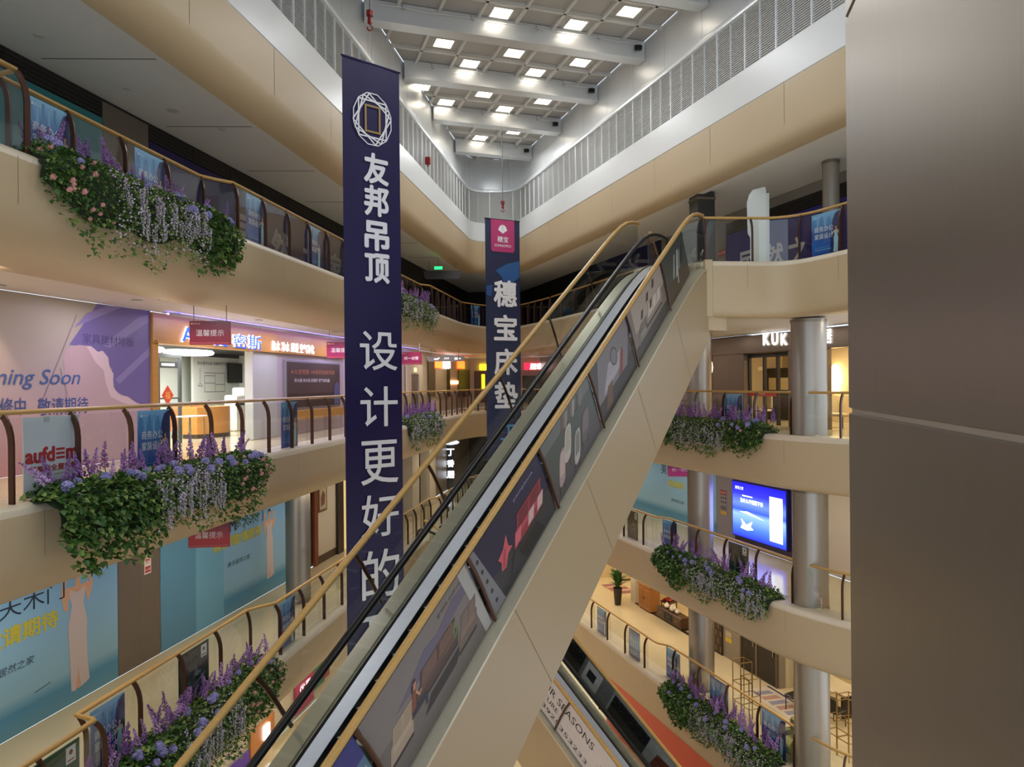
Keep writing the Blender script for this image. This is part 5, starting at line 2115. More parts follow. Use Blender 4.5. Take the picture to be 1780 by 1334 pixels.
for s_ in (-1, 1):
    for j in range(4):
        a = math.radians(20 + 20 * j)
        mb.pl([(W2 * .5, zz(406)), (W2 * .5 + s_ * .23 * math.cos(a), zz(404) + .32 * math.sin(a)), (W2 * .5 + s_ * .17 * math.cos(a + .3), zz(404) + .3 * math.sin(a + .3))], whi, -.019 - .0005 * j)
mb.build('pink_badge', t, smooth=False)
mb = MB()
mb.pl([(W2 * .28, zz(471)), (W2 * .62, zz(458)), (W2 * .98, zz(452)), (W2 * .98, zz(480)), (W2 * .6, zz(500)), (W2 * .46, zz(482))], ink('#2d5a94'), -.016)
mb.pl([(W2 * .02, zz(498)), (W2 * .2, zz(496)), (W2 * .16, zz(516)), (W2 * .02, zz(514))], ink('#2d4f88'), -.016)
mb.build('blue_swirl', t, smooth=False)
for i, (ch, v0, v1) in enumerate((('穗', 487, 534), ('宝', 547, 592), ('床', 606, 652), ('垫', 664, 710))):
    mb = MB()
    mb.text(ch, W2 * .56, zz((v0 + v1) / 2), (v1 - v0) * k_, whi, y=-.02, bold=.03, w=W2 * .68)
    mb.build('character', t, smooth=False)
mb = MB()
mb.text('工', W2 * .62, zz(752), .62, ink('#5f9fd0'), y=-.02, bold=.02)
mb.build('character', t, smooth=False)
hook_and_cable(t, W2 * .5, 12.2, pA.z, pA.z)
mb = MB()
mb.tube([(-.02, 0, .0), (W2 + .02, 0, .0)], .022, ink('#20243c'), 8)
mb.build('top_rod', t)
hoist_hook('small red crane hook above the farther slate-blue banner', PY(874, 368, 31.0), 12.2)
mb = MB()
p = PY(725, 280, 27.6)
mb.bbox(-.1, .1, -.08, .08, -.14, .14, mat('hoist_red', '#8a1f1c'), .02)
mb.tube([(0, 0, -.14), (0, 0, -.22)], .03, ink('#5a2a24'), 8)
tag(mb.build('alarm_beacon', loc=LW.at(0) * 0 + Vector((xl(27.5) + .34, 27.5, PY(725, 280, 27.5).z))), 'small red box fixed on the louvre wall beside the banner', 'alarm')

# ------------------------------------------------------------------ the big metal-clad pillar beside the viewer
cA = Vector((1.385, 3.02))
fd = Vector((.228, .974)).normalized()      # along the visible face, away from the viewer
fn = Vector((-fd.y, fd.x))
t = thing('metal_pillar', 'huge square pillar clad in dull brushed metal panels, closest to the viewer', 'pillar', (cA.x + .8, cA.y - 1.1, LM3), 0)
Wd, Dp = 2.7, 1.7
rr = .03


def sqring(g):
    c = [(0, 0), (0, -Wd), (Dp, -Wd), (Dp, 0)]
    return c


mb = MB()
zj = 1.377
k = -10
zs = []
while zj + 1.6 * k < 12.6:
    zs.append(max(LM3 + .01, zj + 1.6 * k))
    k += 1
zs.append(12.75)
for z0, z1 in zip(zs, zs[1:]):
    if z1 - z0 < .1:
        continue
    mb = MB()
    base = []
    for (x, y) in ((rr, 0), (0, -rr), (0, -Wd + rr), (rr, -Wd), (Dp - rr, -Wd), (Dp, -Wd + rr), (Dp, -rr), (Dp - rr, 0)):
        p = cA - fn * x + fd * y
        base.append(p)
    ctr = sum(base, Vector((0, 0))) / len(base)
    g = .008
    rings = []
    for zz_, ins in ((z0 + .008, .014), (z0 + .013, .0), (z1 - .013, .0), (z1 - .008, .014)):
        rings.append([((p + (ctr - p).normalized() * ins).x, (p + (ctr - p).normalized() * ins).y, zz_) for p in base])
    vs = [q for r in rings for q in r]
    fs = []
    for j in range(3):
        for i in range(8):
            fs.append((j * 8 + i, j * 8 + (i + 1) % 8, (j + 1) * 8 + (i + 1) % 8, (j + 1) * 8 + i))
    fs += [tuple(range(7, -1, -1)), tuple(range(24, 32))]
    mb.add(vs, fs, M_DSTEEL)
    mb.build('cladding_panel', t, world=True, angle=25)

mb = MB()
ins, ic = .009, .045
base = [cA - fn * x + fd * y for (x, y) in ((ic, -ins), (ins, -ic), (ins, -Wd + ic), (ic, -Wd + ins), (Dp - ic, -Wd + ins), (Dp - ins, -Wd + ic), (Dp - ins, -ic), (Dp - ic, -ins))]
mb.prism([(p.x, p.y, LM3 + .02) for p in base], (0, 0, 12.7 - LM3), mat('joint_strip', '#b5ab9c', .4, metal=.4, nscale=5, namt=.05))
mb.build('joint_strip', t, world=True, smooth=False)

# ------------------------------------------------------------------ round-column side
SR = lambda u, d=0.0, fr=RW: fr.hit(u, 667, d)[0]
sf, sn = -46.5 * 1.053, 3.0 * 1.053
back_wall('wall_right', RW1, sf, SR(1150, 0, RW1), L1, 7.28, mat('unlit_far_wall', '#15130f'))  # far stretch of the same wall, its lack of light put into the colour
back_wall('wall_right', RW1, SR(1150, 0, RW1), sn, L1, 7.28, mat('grey_plaster', '#8d8880', .6, nscale=3, namt=.04))
back_wall('wall_right', RW, sf, SR(1297), L0, 3.15, M_GREYW)
back_wall('wall_right', RW, sf, sn, LM1, -1.25, M_WALLC)
back_wall('wall_right', RW, sf, SR(1030), LM2, -5.65, M_WALLC)
back_wall('wall_right', RW, sf, sn, LM3, -10.05, M_WALLC)

# top gallery: navy hoarding with big letters, taupe panel with red notice, vent
mb, L, w, fin = panel('hoarding', 'navy hoarding with large white characters by the white bottle-shaped board', 'hoarding', RW1, 1264, 1500, L1, 6.55, mat('navy_board2', '#302b86', .5, nscale=2, namt=.06))
for ch, u in zip('居然之家', (1297, 1346, 1386, 1436)):
    x, z = L(u, 440)
    mb.text(ch, x, .95, .95, ink('#e3e6f2'), bold=.02, w=.85)
fin()
mb, L, w, fin = panel('air_vent', 'black slotted air vent above the navy hoarding by the white board', 'vent', RW1, 1264, 1500, 6.57, 6.95, ink('#0c0b0b'), th=.05)
for k in range(4):
    mb.box(0, w, -.012, .0, .04 + k * .09, .055 + k * .09, ink('#3a3330'))
fin()
x, z = RW1.hit(1255, 440)
mb = MB()
mb.rect(-.22, -.1, .22, .1, ink('#b8413a'), -.003)
mb.text('禁止吸烟', 0, 0, .1, ink('#efe6e2'), y=-.005)
mb.rect(-.22, -.3, .22, -.16, ink('#9a8f86'), -.003)
mb.box(-.24, .24, 0, .005, -.32, .12, ink('#8a8078'))
tag(mb.build('notice', loc=RW1.at(x, -.01, z), rotz=RW1.rz, smooth=False), 'small red notice on grey wall near the escalator head, top gallery', 'notice')
# square dark pillar and slim column on the top gallery
p = PY(1221, 450, 22.4)
t = thing('square_pillar', 'dark square pillar behind the escalator head, top gallery', 'pillar', (p.x, p.y, L1), .2)
mb = MB()
mb.bbox(-.29, .29, -.29, .29, 0, 2.86, mat('dark_pillar', '#4a4a48', .35, metal=.4, nscale=3, namt=.06), .02)
mb.build('shaft', t)
mb = MB()
mb.bbox(-.31, .31, -.31, .31, 2.62, 2.7, M_DSTEEL, .01)
mb.build('collar', t)
p = PY(1445, 400, 19.2)
column('slim grey column beside the blue poster and big metal pillar, top gallery', p.x, p.y, .21, L1, 7.27, mat('grey_column', '#a39d92', .4, metal=.3, nscale=3, namt=.05))
# bottle-shaped white board
p = PY(1320, 450, 19.5)
t = thing('display_board', 'white bottle-shaped standing board on the top gallery', 'display board', (p.x, p.y, L1), math.atan2(-.3, .95))
mb = MB()
k_ = 19.5 / FPX
def bd(pts):
    out = []
    for (u, v) in pts:
        a, h = ray(u, v)
        out.append(((u - 1320) * k_, -.03, max(0.02, EYE + h * 19.5 - L1)))
    return out
mb.prism(bd([(1305, 470), (1305, 412), (1301, 405), (1300, 352), (1304, 338), (1310, 330), (1330, 326), (1332, 330), (1332, 470)]), (0, .06, 0), mat('board_white', '#d3d8d2', .45, nscale=3, namt=.02))
mb.build('board', t, smooth=False)
mb = MB()
mb.box(.18, .26, -.02, .04, .02, 2.1, ink('#c3cbc8'))
mb.build('edge_strip', t, smooth=False)
mb = MB()
mb.bbox(-.3, .3, -.2, .2, 0.003, .03, ink('#8f9490'), .005)
mb.build('foot', t)

# round columns, one per storey, on two lines
cl = {L0: 'eye-level gallery', LM1: 'second gallery down', LM2: 'third gallery down'}
for zf, z1 in ((L0, 3.1), (LM1, -1.3), (LM2, -5.7)):
    column('round steel column nearest the big metal pillar, %s' % cl[zf], 7.72, 19.0, .44, zf, z1)
    column('round steel column farther from the big metal pillar, %s' % cl[zf], 6.3, 24.6, .42, zf, z1)

# ---- eye-level: taupe shop portal with glowing letters
s0 = SR(1243)
s1 = SR(1500)
o0, o1 = SR(1297), SR(1374)
q0, q1 = SR(1437), SR(1500)
ztp, zlt = 3.1, 2.2
zlt = RW.hit(1330, 613)[1]
t = thing('shopfront', 'taupe metal shop portal with glowing white letters behind the round column', 'shop front', RW.at(s0, 0, 0), RW.rz)
MT = mat('taupe_portal', '#75695f', .38, metal=.4, nscale=3, namt=.05)
mb = MB()
mb.bbox(0, s1 - s0, -.12, .2, zlt, ztp, MT, .01)
mb.build('fascia_board', t, smooth=False)
mb = MB()
mb.bbox(0, o0 - s0, -.1, .2, .003, zlt - .002, MT, .01)
mb.box((o0 - s0) * .48, (o0 - s0) * .48 + .012, -.104, -.1, 0, zlt, M_JOINT)
mb.build('side_pier', t, smooth=False)
mb = MB()
mb.bbox(o1 - s0, q0 - s0, -.1, .2, .003, zlt - .002, MT, .01)
mb.build('side_pier', t, smooth=False)
ML = mat('white_lit_letter', '#ffffff', .5, emit=4)
def rl(txt, u, v, v0, v1, wpx, bold=.03):
    mb = MB()
    k, z = RW.hit(u, v)
    hh = abs(RW.hit(u, v0)[1] - RW.hit(u, v1)[1])
    ww = SR(u + wpx / 2) - SR(u - wpx / 2)
    mb.text(txt, k - s0, z, hh, ML, y=-.15, bold=bold, w=ww)
    mb.build('sign_letter', t, smooth=False)
for ch, u in zip('KUKA', (1338, 1353, 1369, 1386)):
    rl(ch, u, 590, 580, 601, 11)
rl('居', 1445, 585, 573, 598, 15, .02)
# dark door leaves and frames in the opening
mb = MB()
fk = ink('#2a2622')
ow_ = o1 - o0
b0 = o0 - s0
for f_ in (0.0, .36, .66, 1.0):
    mb.box(b0 + ow_ * f_ - .05, b0 + ow_ * f_ + .05, .1, .2, .003, zlt - .01, fk)
mb.box(b0, b0 + ow_, .1, .2, zlt - .16, zlt - .01, fk)
mb.build('door_frame', t, smooth=False)
mb = MB()
mb.box(b0 + .05, b0 + ow_ * .36 - .05, .14, .155, .02, zlt - .17, M_GLASS)
mb.build('door_pane', t, smooth=False)
mb = MB()
mb.rect(b0 - .0, .98, b0 + ow_ * .66, 1.13, ink('#b9322c'), .08)
mb.text('欢迎光临', b0 + ow_ * .33, 1.055, .08, ink('#e8c8b8'), y=.075)
mb.build('red_banner_strip', t, smooth=False)
# interior shell
MWI = mat('warm_shop_wall', '#d9c49a', .55, nscale=3, namt=.04)
IW = s1 - s0


def shell(fr, s0, w, zf, dep, m, h=3.1):
    for (nm, bx, mm) in (('wall_back', (-.1, w + .1, dep, dep + .1, 0, h), m), ('wall_side', (-.1, 0, .25, dep, 0, h), m), ('wall_side', (w, w + .1, .25, dep, 0, h), m),
                         ('ceiling', (0, w, .25, dep, h - .1, h), M_CEILW), ('floor', (0, w, 0, dep, -.1, .004), M_FLOOR)):
        mb = MB()
        mb.box(*bx, mm)
        struct(mb.build(nm, loc=fr.at(s0, 0, zf), rotz=fr.rz, smooth=False))


shell(RW, s0 - .4, IW + .4, L0, 3.4, MWI)
area(RW.at(SR(1335), 1.8, 2.85), 1.5, .4, 60, (1, .85, .6), RW.rz)
area(RW.at(SR(1450), 1.2, 2.85), .5, .5, 60, (1, .82, .52), RW.rz)
# interior things: dark shelf cabinet, pale cabinet, wall lamp, bench
k, z = RW.hit(1352, 650, 2.6)
def ritem(name, label, cat, u, d, zf):
    return thing(name, label, cat, RW.at(SR(u, d), d, zf + .005), RW.rz)
t = ritem('display_cabinet', 'dark display cabinet with pale shelf inside the taupe portal', 'cabinet', 1353, 2.6, L0)
mb = MB()
mb.bbox(-.75, .75, 0, .5, 0, 2.0, mat('dark_cabinet', '#241f1b', .4, nscale=4, namt=.1), .02)
mb.build('body', t)
mb = MB()
mb.box(-.55, .75, -.02, .0, 1.15, 1.62, ink('#d8c79c'))
mb.build('pale_shelf', t, smooth=False)
t = ritem('lamp_sconce', 'glowing oval wall lamp past the round column, eye-level gallery', 'lamp', 1452, 3.3, L0)
mb = MB()
mb.lathe([(.02, -.55), (.16, -.4), (.24, 0), (.16, .4), (.02, .55)], mat('sconce_glow', '#fff0c8', .5, emit=9, ecol='#ffdf9a'), 14, (0, 0, 1.55))
o = mb.build('shade', t)
mb = MB()
mb.box(-.05, .05, .02, .1, 1.4, 1.7, ink('#8a7a58'))
mb.build('bracket', t, smooth=False)
t = ritem('bench', 'cream upholstered bench with metal legs past the round column', 'bench', 1452, 1.0, L0)
mb = MB()
mb.bbox(-.55, .55, -.2, .2, .36, .46, ink('#c9b48a'), .03)
mb.build('seat', t)
for sx in (-.45, .45):
    for sy in (-.14, .14):
        mb = MB()
        mb.tube([(sx, sy, 0), (sx, sy, .36)], .02, ink('#4a4034'), 6)
        mb.build('leg', t)
t = ritem('tub_chair', 'pale dining chair inside the taupe portal behind glass', 'chair', 1325, .9, L0)
mb = MB()
mb.bbox(-.25, .25, -.25, .25, .40, .48, ink('#d5c6a0'), .03)
mb.build('seat', t)
mb = MB()
mb.bbox(-.25, .25, .2, .27, .48, .95, ink('#d5c6a0'), .03)
mb.build('backrest', t)
for sx in (-.2, .2):
    for sy in (-.2, .2):
        mb = MB()
        mb.tube([(sx, sy, 0), (sx, sy, .4)], .016, ink('#2a2622'), 6)
        mb.build('leg', t)
# advert with round mirror beside the pier and red stand in front of it
k0, k1 = SR(1216), SR(1242)
mb = MB()
w = k1 - k0
mb.box(0, w, -.05, .0, .9, 2.5, ink('#4a3d42'))
mb.build
mb.disc(w * .72, 2.05, .30, mat('ring_glow', '#ffe9bd', .5, emit=4, ecol='#ffdfa0'), -.056, 20, .36)
mb.disc(w * .72, 2.05, .24, ink('#15171a'), -.06, 20, .30)
for q in range(8):
    mb.disc(w * (.5 + .05 * q), 1.1 + .09 * (q % 4), .09, ink('#8f6f8c' if q % 2 else '#5a4258'), -.056 - .001 * q, 8)
tag(mb.build('wall_advert', loc=RW.at(k0, -.02, 0), rotz=RW.rz, smooth=False), 'dark wall advert with glowing round mirror beside the taupe portal', 'advert')
mb = MB()
mb.bbox(0, w * .8, -.1, 0, 0.004, .95, ink('#b9463a'), .01)
mb.text('特惠', w * .5, .7, .16, ink('#f0dcd0'), y=-.104)
mb.disc(w * .5, .3, .14, ink('#d8c0a8'), -.103)
tag(mb.build('floor_sign', loc=RW.at(k0 + .1, -.5, 0), rotz=RW.rz, smooth=False), 'red standing sign on the floor below the round-mirror advert', 'sign')

# ---- second gallery down: blue hoarding, notices, glowing screen
z0m, z1m = LM1 + .02, -1.27
mb, L, w, fin = panel('hoarding', 'sea-blue hoarding with dark and yellow lettering across the hall', 'hoarding', RW, 1060, 1243, z0m, z1m, gb)
mb.rect(0, 0, w * .2, z1m - z0m, ink('#6a9fae'), -.002)
x, z = L(1154, 815)
mb.text('美', x, z, .46, ink('#2a3c4c'), y=-.005)
mb.text('颂', x + .5, z, .42, ink('#2a3c4c'), y=-.005)
x, z = L(1171, 842)
mb.text('敬请期待', x + .2, z, .3, ink('#c3c45a'), y=-.005, w=1.3, bold=.03)
x, z = L(1178, 872)
mb.text('携手居然之家', x, z, .13, ink('#3a5a68'), y=-.005, w=1.0)
fin()
mb, L, w, fin = panel('wall_panel', 'grey wall panel with notices between blue hoarding and glowing screen', 'wall panel', RW, 1244, 1275, z0m, z1m, ink('#8c8586'))
fin()
x, z = RW.hit(1258, 872)
mb = MB()
mb.box(-.2, .2, 0, .006, -.5, .42, ink('#8f8a8a'))
mb.rect(-.2, .24, .2, .42, ink('#9a3436'), -.002)
mb.text('安全提示', 0, .33, .09, ink('#e0d0c8'), y=-.004)
for r_ in range(2):
    for c in range(3):
        mb.disc(-.13 + .13 * c, .13 - .16 * r_, .045, ink('#4c3c40'), -.002, 10)
mb.rect(-.17, -.32, .17, -.16, ink('#6c6060'), -.002)
mb.rect(-.17, -.5, .18, -.36, ink('#c9a23a'), -.003)
tag(mb.build('notice', loc=RW.at(x, -.01, z), rotz=RW.rz, smooth=False), 'tall notice with red head and yellow foot beside the glowing blue screen', 'notice')
mb, L, w, fin = panel('wall_panel', 'dark tiled wall behind the glowing blue screen', 'wall panel', RW, 1276, 1420, z0m, z1m, mat('dark_tile', '#3d3236', .35, nscale=3, namt=.08))
for k in range(1, 12):
    if k * .6 < w:
        mb.box(k * .6, k * .6 + .012, -.003, 0, 0, 3.1, ink('#5c4c50'))
for k in range(1, 6):
    mb.box(0, w, -.003, 0, k * .55, k * .55 + .012, ink('#5c4c50'))
fin()
k0, k1 = SR(1273, -.12), SR(1365, -.12)
zt_, zb_ = RW.hit(1273, 836, -.12)[1], RW.hit(1273, 927, -.12)[1]
w, h = k1 - k0, zt_ - zb_
t = thing('led_screen', 'large glowing blue advert screen on the dark tiled wall', 'screen', RW.at(k0, -.14, zb_), RW.rz)
mb = MB()
mb.bbox(-.05, w + .05, .0, .12, -.05, h + .05, ink('#1a1a60'), .01)
mb.build('housing', t)
gs = gradmat('screen_glow', [(0, '#1d2cff'), (.18, '#3f6cff'), (.42, '#7fa8ff'), (.5, '#2f4fdd'), (.62, '#5c7cff'), (.8, '#2a2cff'), (1, '#1512e8')], .4, 2, 0, 0, emit=1.5)
mb = MB()
mb.box(0, w, -.012, 0, 0, h, gs)
mb.build('display', t, smooth=False)
gw = mat('screen_white', '#eaf0ff', .4, emit=2.2)
mb = MB()
mb.rect(w * .72, h * .08, w * .95, h * .86, gw, -.018)
mb.text('居然之家', w * .14, h * .9, h * .06, gw, y=-.018)
mb.text('为什么不慢慢下去', w * .38, h * .68, h * .08, gw, y=-.018, w=w * .44, bold=.02)
mb.rect(w * .2, h * .76, w * .4, h * .78, gw, -.018)
mb.pl([(w * .14, h * .46), (w * .3, h * .49), (w * .5, h * .44), (w * .62, h * .40), (w * .4, h * .43)], gw, -.018)
mb.pl([(w * .16, h * .16), (w * .3, h * .14), (w * .42, h * .18), (w * .36, h * .22), (w * .40, h * .33), (w * .28, h * .24), (w * .17, h * .34), (w * .2, h * .24)], gw, -.018)
mb.build('screen_content', t, smooth=False)
lp_ = RW.at((k0 + k1) / 2, -.5, (zt_ + zb_) / 2)
area(lp_, w * .9, h * .9, 26, (.25, .3, 1), 0, tuple(RW.n))

# ---- third gallery down: furniture shops
def open_shop(fr, s0, s1, zf, m, dep=4.6, h=3.1):
    shell(fr, s0, s1 - s0, zf, dep, m, h)
    area(fr.at((s0 + s1) / 2, dep * .5, zf + h - .15), min(2.0, (s1 - s0) * .6), .4, 55, (1, .8, .5), fr.rz)


open_shop(RW, SR(1030), SR(1093), LM2, MWI)
open_shop(RW, SR(1101), SR(1232), LM2, MWI)
open_shop(RW, SR(1350), SR(1600), LM2, mat('pale_shop_wall', '#cdbf9f', .55, nscale=3, namt=.04))
back_wall('wall_right', RW, SR(1093), SR(1101), LM2, -5.65, M_WALLC, d=0, th=.4)
back_wall('wall_right', RW, SR(1232), SR(1350), LM2, -5.65, mat('taupe_wall', '#8b8070', .5, nscale=3, namt=.04), d=0, th=.3)
mb = MB()
ks, ke = SR(1101), SR(1232)
mb.box(0, ke - ks, -.06, .1, .003, .02, ink('#3a2a20'))
struct(mb.build('trim_threshold', loc=RW.at(ks, 0, LM2), rotz=RW.rz, smooth=False))
MO = mat('oak_furniture', '#a8703a', .35, nscale=5, namt=.18, stretch=(1, 1, 5))
p = PZ(1120, 1062, LM2)
t = thing('sideboard', 'honey oak two-door sideboard in the furniture shop, third gallery down', 'sideboard', (p.x, p.y, LM2 + .006), RW.rz)
mb = MB()
mb.bbox(-.55, .55, 0, .5, .06, 1.1, MO, .015)
mb.box(-.6, .6, -.03, .53, 1.1, 1.15, MO)
mb.box(-.5, .5, .04, .46, 0, .06, M_WOODD)
mb.build('body', t, smooth=False)
for sx in (-1, 1):
    mb = MB()
    mb.bbox(min(sx * .02, sx * .5), max(sx * .02, sx * .5), -.02, 0, .12, 1.04, MO, .008)
    mb.box(min(sx * .09, sx * .43), max(sx * .09, sx * .43), -.026, -.02, .22, .92, mat('oak_inset', '#96602e', .4, nscale=5, namt=.15))
    d = mb.build('door', t, smooth=False)
    mb = MB()
    mb.tube([(sx * .06, -.03, .52), (sx * .06, -.03, .64)], .012, ink('#3a2c1c'), 6)
    mb.build('handle', d)
for i, (dx, hh, c) in enumerate(((-.35, .4, '#c9a868'), (0, .5, '#8a6a3a'), (.32, .34, '#d8c9a0'))):
    mb = MB()
    mb.lathe([(.05, 0), (.09, hh * .3), (.07, hh * .6), (.03, hh * .8), (.05, hh)], mat('ornament_%d' % i, c, .25, metal=.3, nscale=5, namt=.1), 12)
    q = RW.r * dx - RW.n * .25
    tag(mb.build('ornament', loc=(p.x + q.x, p.y + q.y, LM2 + 1.162)), ['low brass ornament on the honey oak sideboard, by the white pier', 'tallest brass ornament, in the middle of the honey oak sideboard', 'pale short ornament on the honey oak sideboard, by the red bottle'][i], 'ornament')
p = PZ(1146, 1066, LM2) - RW.n * .5
t = thing('dining_chair', 'dark wooden chair with red cushion behind the low bench, third gallery down', 'chair', (p.x, p.y, LM2 + .006), RW.rz + .3)
mb = MB()
mb.bbox(-.28, .28, -.26, .26, .42, .5, ink('#4a2a20'), .02)
mb.build('seat', t)
mb = MB()
mb.bbox(-.28, .28, .2, .26, .5, 1.1, ink('#4a2a20'), .02)
mb.build('backrest', t)
mb = MB()
mb.bbox(-.2, .2, -.2, .16, .5, .6, ink('#a03024'), .03)
mb.build('cushion', t)
for sx in (-.24, .24):
    for sy in (-.22, .22):
        mb = MB()
        mb.tube([(sx, sy, 0), (sx, sy, .42)], .022, ink('#4a2a20'), 6)
        mb.build('leg', t)
p = PZ(1170, 1085, LM2)
t = thing('low_bench', 'long dark wood television bench with white vases, third gallery down', 'bench', (p.x, p.y, LM2 + .006), RW.rz)
MDW = mat('walnut', '#4a2f20', .35, nscale=5, namt=.2, stretch=(1, 5, 5))
mb = MB()
mb.bbox(-1.0, 1.0, -.22, .24, .1, .52, MDW, .015)
mb.box(-.95, .95, -.18, .2, 0, .1, ink('#1f1510'))
mb.build('body', t, smooth=False)
for i in range(3):
    mb = MB()
    mb.bbox(-.92 + .64 * i, -.34 + .64 * i, -.24, -.22, .16, .46, MDW if i != 1 else ink('#15100d'), .006)
    d = mb.build('drawer', t, smooth=False)
    mb = MB()
    mb.tube([(-.7 + .64 * i, -.255, .31), (-.56 + .64 * i, -.255, .31)], .01, ink('#9a8a60'), 6)
    mb.build('knob', d)
MV = mat('white_ceramic', '#e8e0d0', .2, nscale=4, namt=.02)
for i, (dx, sc) in enumerate(((-.5, .8), (.0, 1.0), (.35, .7))):
    mb = MB()
    mb.lathe([(.05 * sc, 0), (.13 * sc, .06 * sc), (.15 * sc, .14 * sc), (.09 * sc, .24 * sc), (.05 * sc, .27 * sc), (.06 * sc, .3 * sc)], MV, 16)
    q = RW.r * dx
    tag(mb.build('vase', loc=(p.x + q.x, p.y + q.y, LM2 + .53)), ['white round vase on the walnut bench, at the end by the sideboard', 'largest white vase, in the middle of the walnut bench', 'smallest white vase on the walnut bench'][i], 'vase')
p = PZ(1074, 1052, LM2)
leafy('potted_plant', 'tall dark potted plant by the white pier, third gallery down', (p.x, p.y, LM2 + .006), 1.75, .55, .2, .8, ink('#2c2620'), 70, 5, wide=.35)
p = PZ(1056, 1004, LM2) - RW.n * .7
t = thing('sofa', 'cream sofa in the lit shop behind the tall potted plant', 'sofa', (p.x, p.y, LM2 + .006), RW.rz)
mb = MB()
mb.bbox(-1.0, 1.0, -.4, .4, .08, .42, ink('#d8cfb8'), .05)
mb.build('seat', t)
mb = MB()
mb.bbox(-1.0, 1.0, .2, .45, .42, .85, ink('#d8cfb8'), .06)
mb.build('backrest', t)
for sx in (-1, 1):
    mb = MB()
    mb.bbox(sx * .9 - .12, sx * .9 + .12, -.4, .4, .08, .62, ink('#cfc4aa'), .05)
    mb.build('armrest', t)
mb = MB()
q = PZ(1040, 1024, LM2)
mb.box(-.9, .9, -.5, .5, 0, .008, ink('#b06a58'))
for i in range(5):
    mb.rect(-.8 + .34 * i, 0, -.6 + .34 * i, .001, ink('#d8a890'))
    mb.poly([(-.8 + .34 * i, -.45, .0095), (-.62 + .34 * i, -.45, .0095), (-.55 + .34 * i, .45, .0095), (-.73 + .34 * i, .45, .0095)], ink('#e0c0a8' if i % 2 else '#7a6a88'))
tag(mb.build('rug', loc=(q.x + 1.0, q.y, LM2 + .006), rotz=RW.rz, smooth=False), 'reddish patterned rug before the cream sofa, third gallery down', 'rug')
# lattice screen, grey panel sign, black doors, white cabinets
k0, k1 = SR(1237), SR(1253)
mb = MB()
w = k1 - k0
mb.box(0, w, -.04, 0, .003, 2.7, ink('#2c1c14'))
for i in range(4):
    for j in range(9):
        mb.rect(w * (.06 + .24 * i), .1 + .29 * j, w * (.22 + .24 * i), .3 + .29 * j, ink('#7a5a34' if (i + j) % 2 else '#3c281a'), -.044)
tag(mb.build('lattice_screen', loc=RW.at(k0, -.02, LM2), rotz=RW.rz, smooth=False), 'brown lattice screen beside the farther round column, third gallery down', 'screen')
x, z = RW.hit(1267, 1112)
mb = MB()
mb.box(-.2, .2, 0, .006, -.12, .3, ink('#8f8676'))
mb.rect(-.2, -.12, .2, .06, ink('#d0aa3a'), -.002)
mb.rect(-.18, .1, .18, .28, ink('#b3a48c'), -.002)
tag(mb.build('notice', loc=RW.at(x, -.01, z), rotz=RW.rz, smooth=False), 'yellow-footed notice on taupe wall beside the black doors', 'notice')
for i, (u0, u1) in enumerate(((1287, 1312), (1315, 1347))):
    k0, k1 = SR(u0), SR(u1)
    w = k1 - k0
    t = thing('shop_door', ['black slatted shop door beside the yellow-footed notice', 'black glossy shop door beside the white cabinets'][i], 'door', RW.at(k0, -.02, LM2 + .004), RW.rz)
    mb = MB()
    mb.bbox(0, w, -.05, 0, 0, 2.6, mat('black_door', '#181413', .25, nscale=5, namt=.2), .008)
    if i == 0:
        for q in range(6):
            mb.box(w * (.1 + .14 * q), w * (.1 + .14 * q) + .012, -.056, -.05, .1, 2.5, ink('#33261e'))
    else:
        mb.rect(w * .18, 1.2, w * .5, 2.4, ink('#2a2420'), -.054)
    mb.build('leaf', t, smooth=False)
    mb = MB()
    mb.box(-.06, 0, -.07, 0, 0, 2.68, ink('#6a5a44'))
    mb.box(w, w + .03, -.07, 0, 0, 2.68, ink('#6a5a44'))
    mb.box(-.06, w + .03, -.07, 0, 2.6, 2.68, ink('#6a5a44'))
    mb.build('frame', t, smooth=False)
    mb = MB()
    mb.tube([(w * .88, -.08, 1.0), (w * .88, -.08, 1.3)], .015, ink('#a08a58'), 6)
    mb.build('handle', t)
p = PZ(1372, 1188, LM2)
t = thing('wardrobe', 'white kitchen-style cabinets in the pale shop behind the nearer round column', 'cabinet', (p.x, p.y, LM2 + .006), RW.rz)
mb = MB()
mb.bbox(-.7, .7, 0, .5, .08, 1.25, ink('#e3d8bd'), .01)
mb.build('body', t)
for i in range(3):
    mb = MB()
    mb.bbox(-.68 + .46 * i, -.25 + .46 * i, -.02, 0, .12, 1.2, ink('#ebe2ca'), .006)
    d = mb.build('door', t, smooth=False)
    mb = MB()
    mb.tube([(-.3 + .46 * i, -.03, .7), (-.3 + .46 * i, -.03, .9)], .01, ink('#a8946a'), 6)
    mb.build('handle', d)
p = PZ(1452, 1240, LM2)
t = thing('dining_table', 'pale marble-topped table in the pale shop beside the big metal pillar', 'table', (p.x + .1, p.y + .3, LM2 + .006), RW.rz)
mb = MB()
mb.bbox(-.8, .8, -.45, .45, .72, .77, mat('marble', '#d8cbb0', .2, nscale=6, namt=.12), .01)
mb.build('tabletop', t)
for sx in (-.65, .65):
    mb = MB()
    mb.bbox(sx - .05, sx + .05, -.3, .3, 0, .72, ink('#1e1a18'), .01)
    mb.build('leg', t)
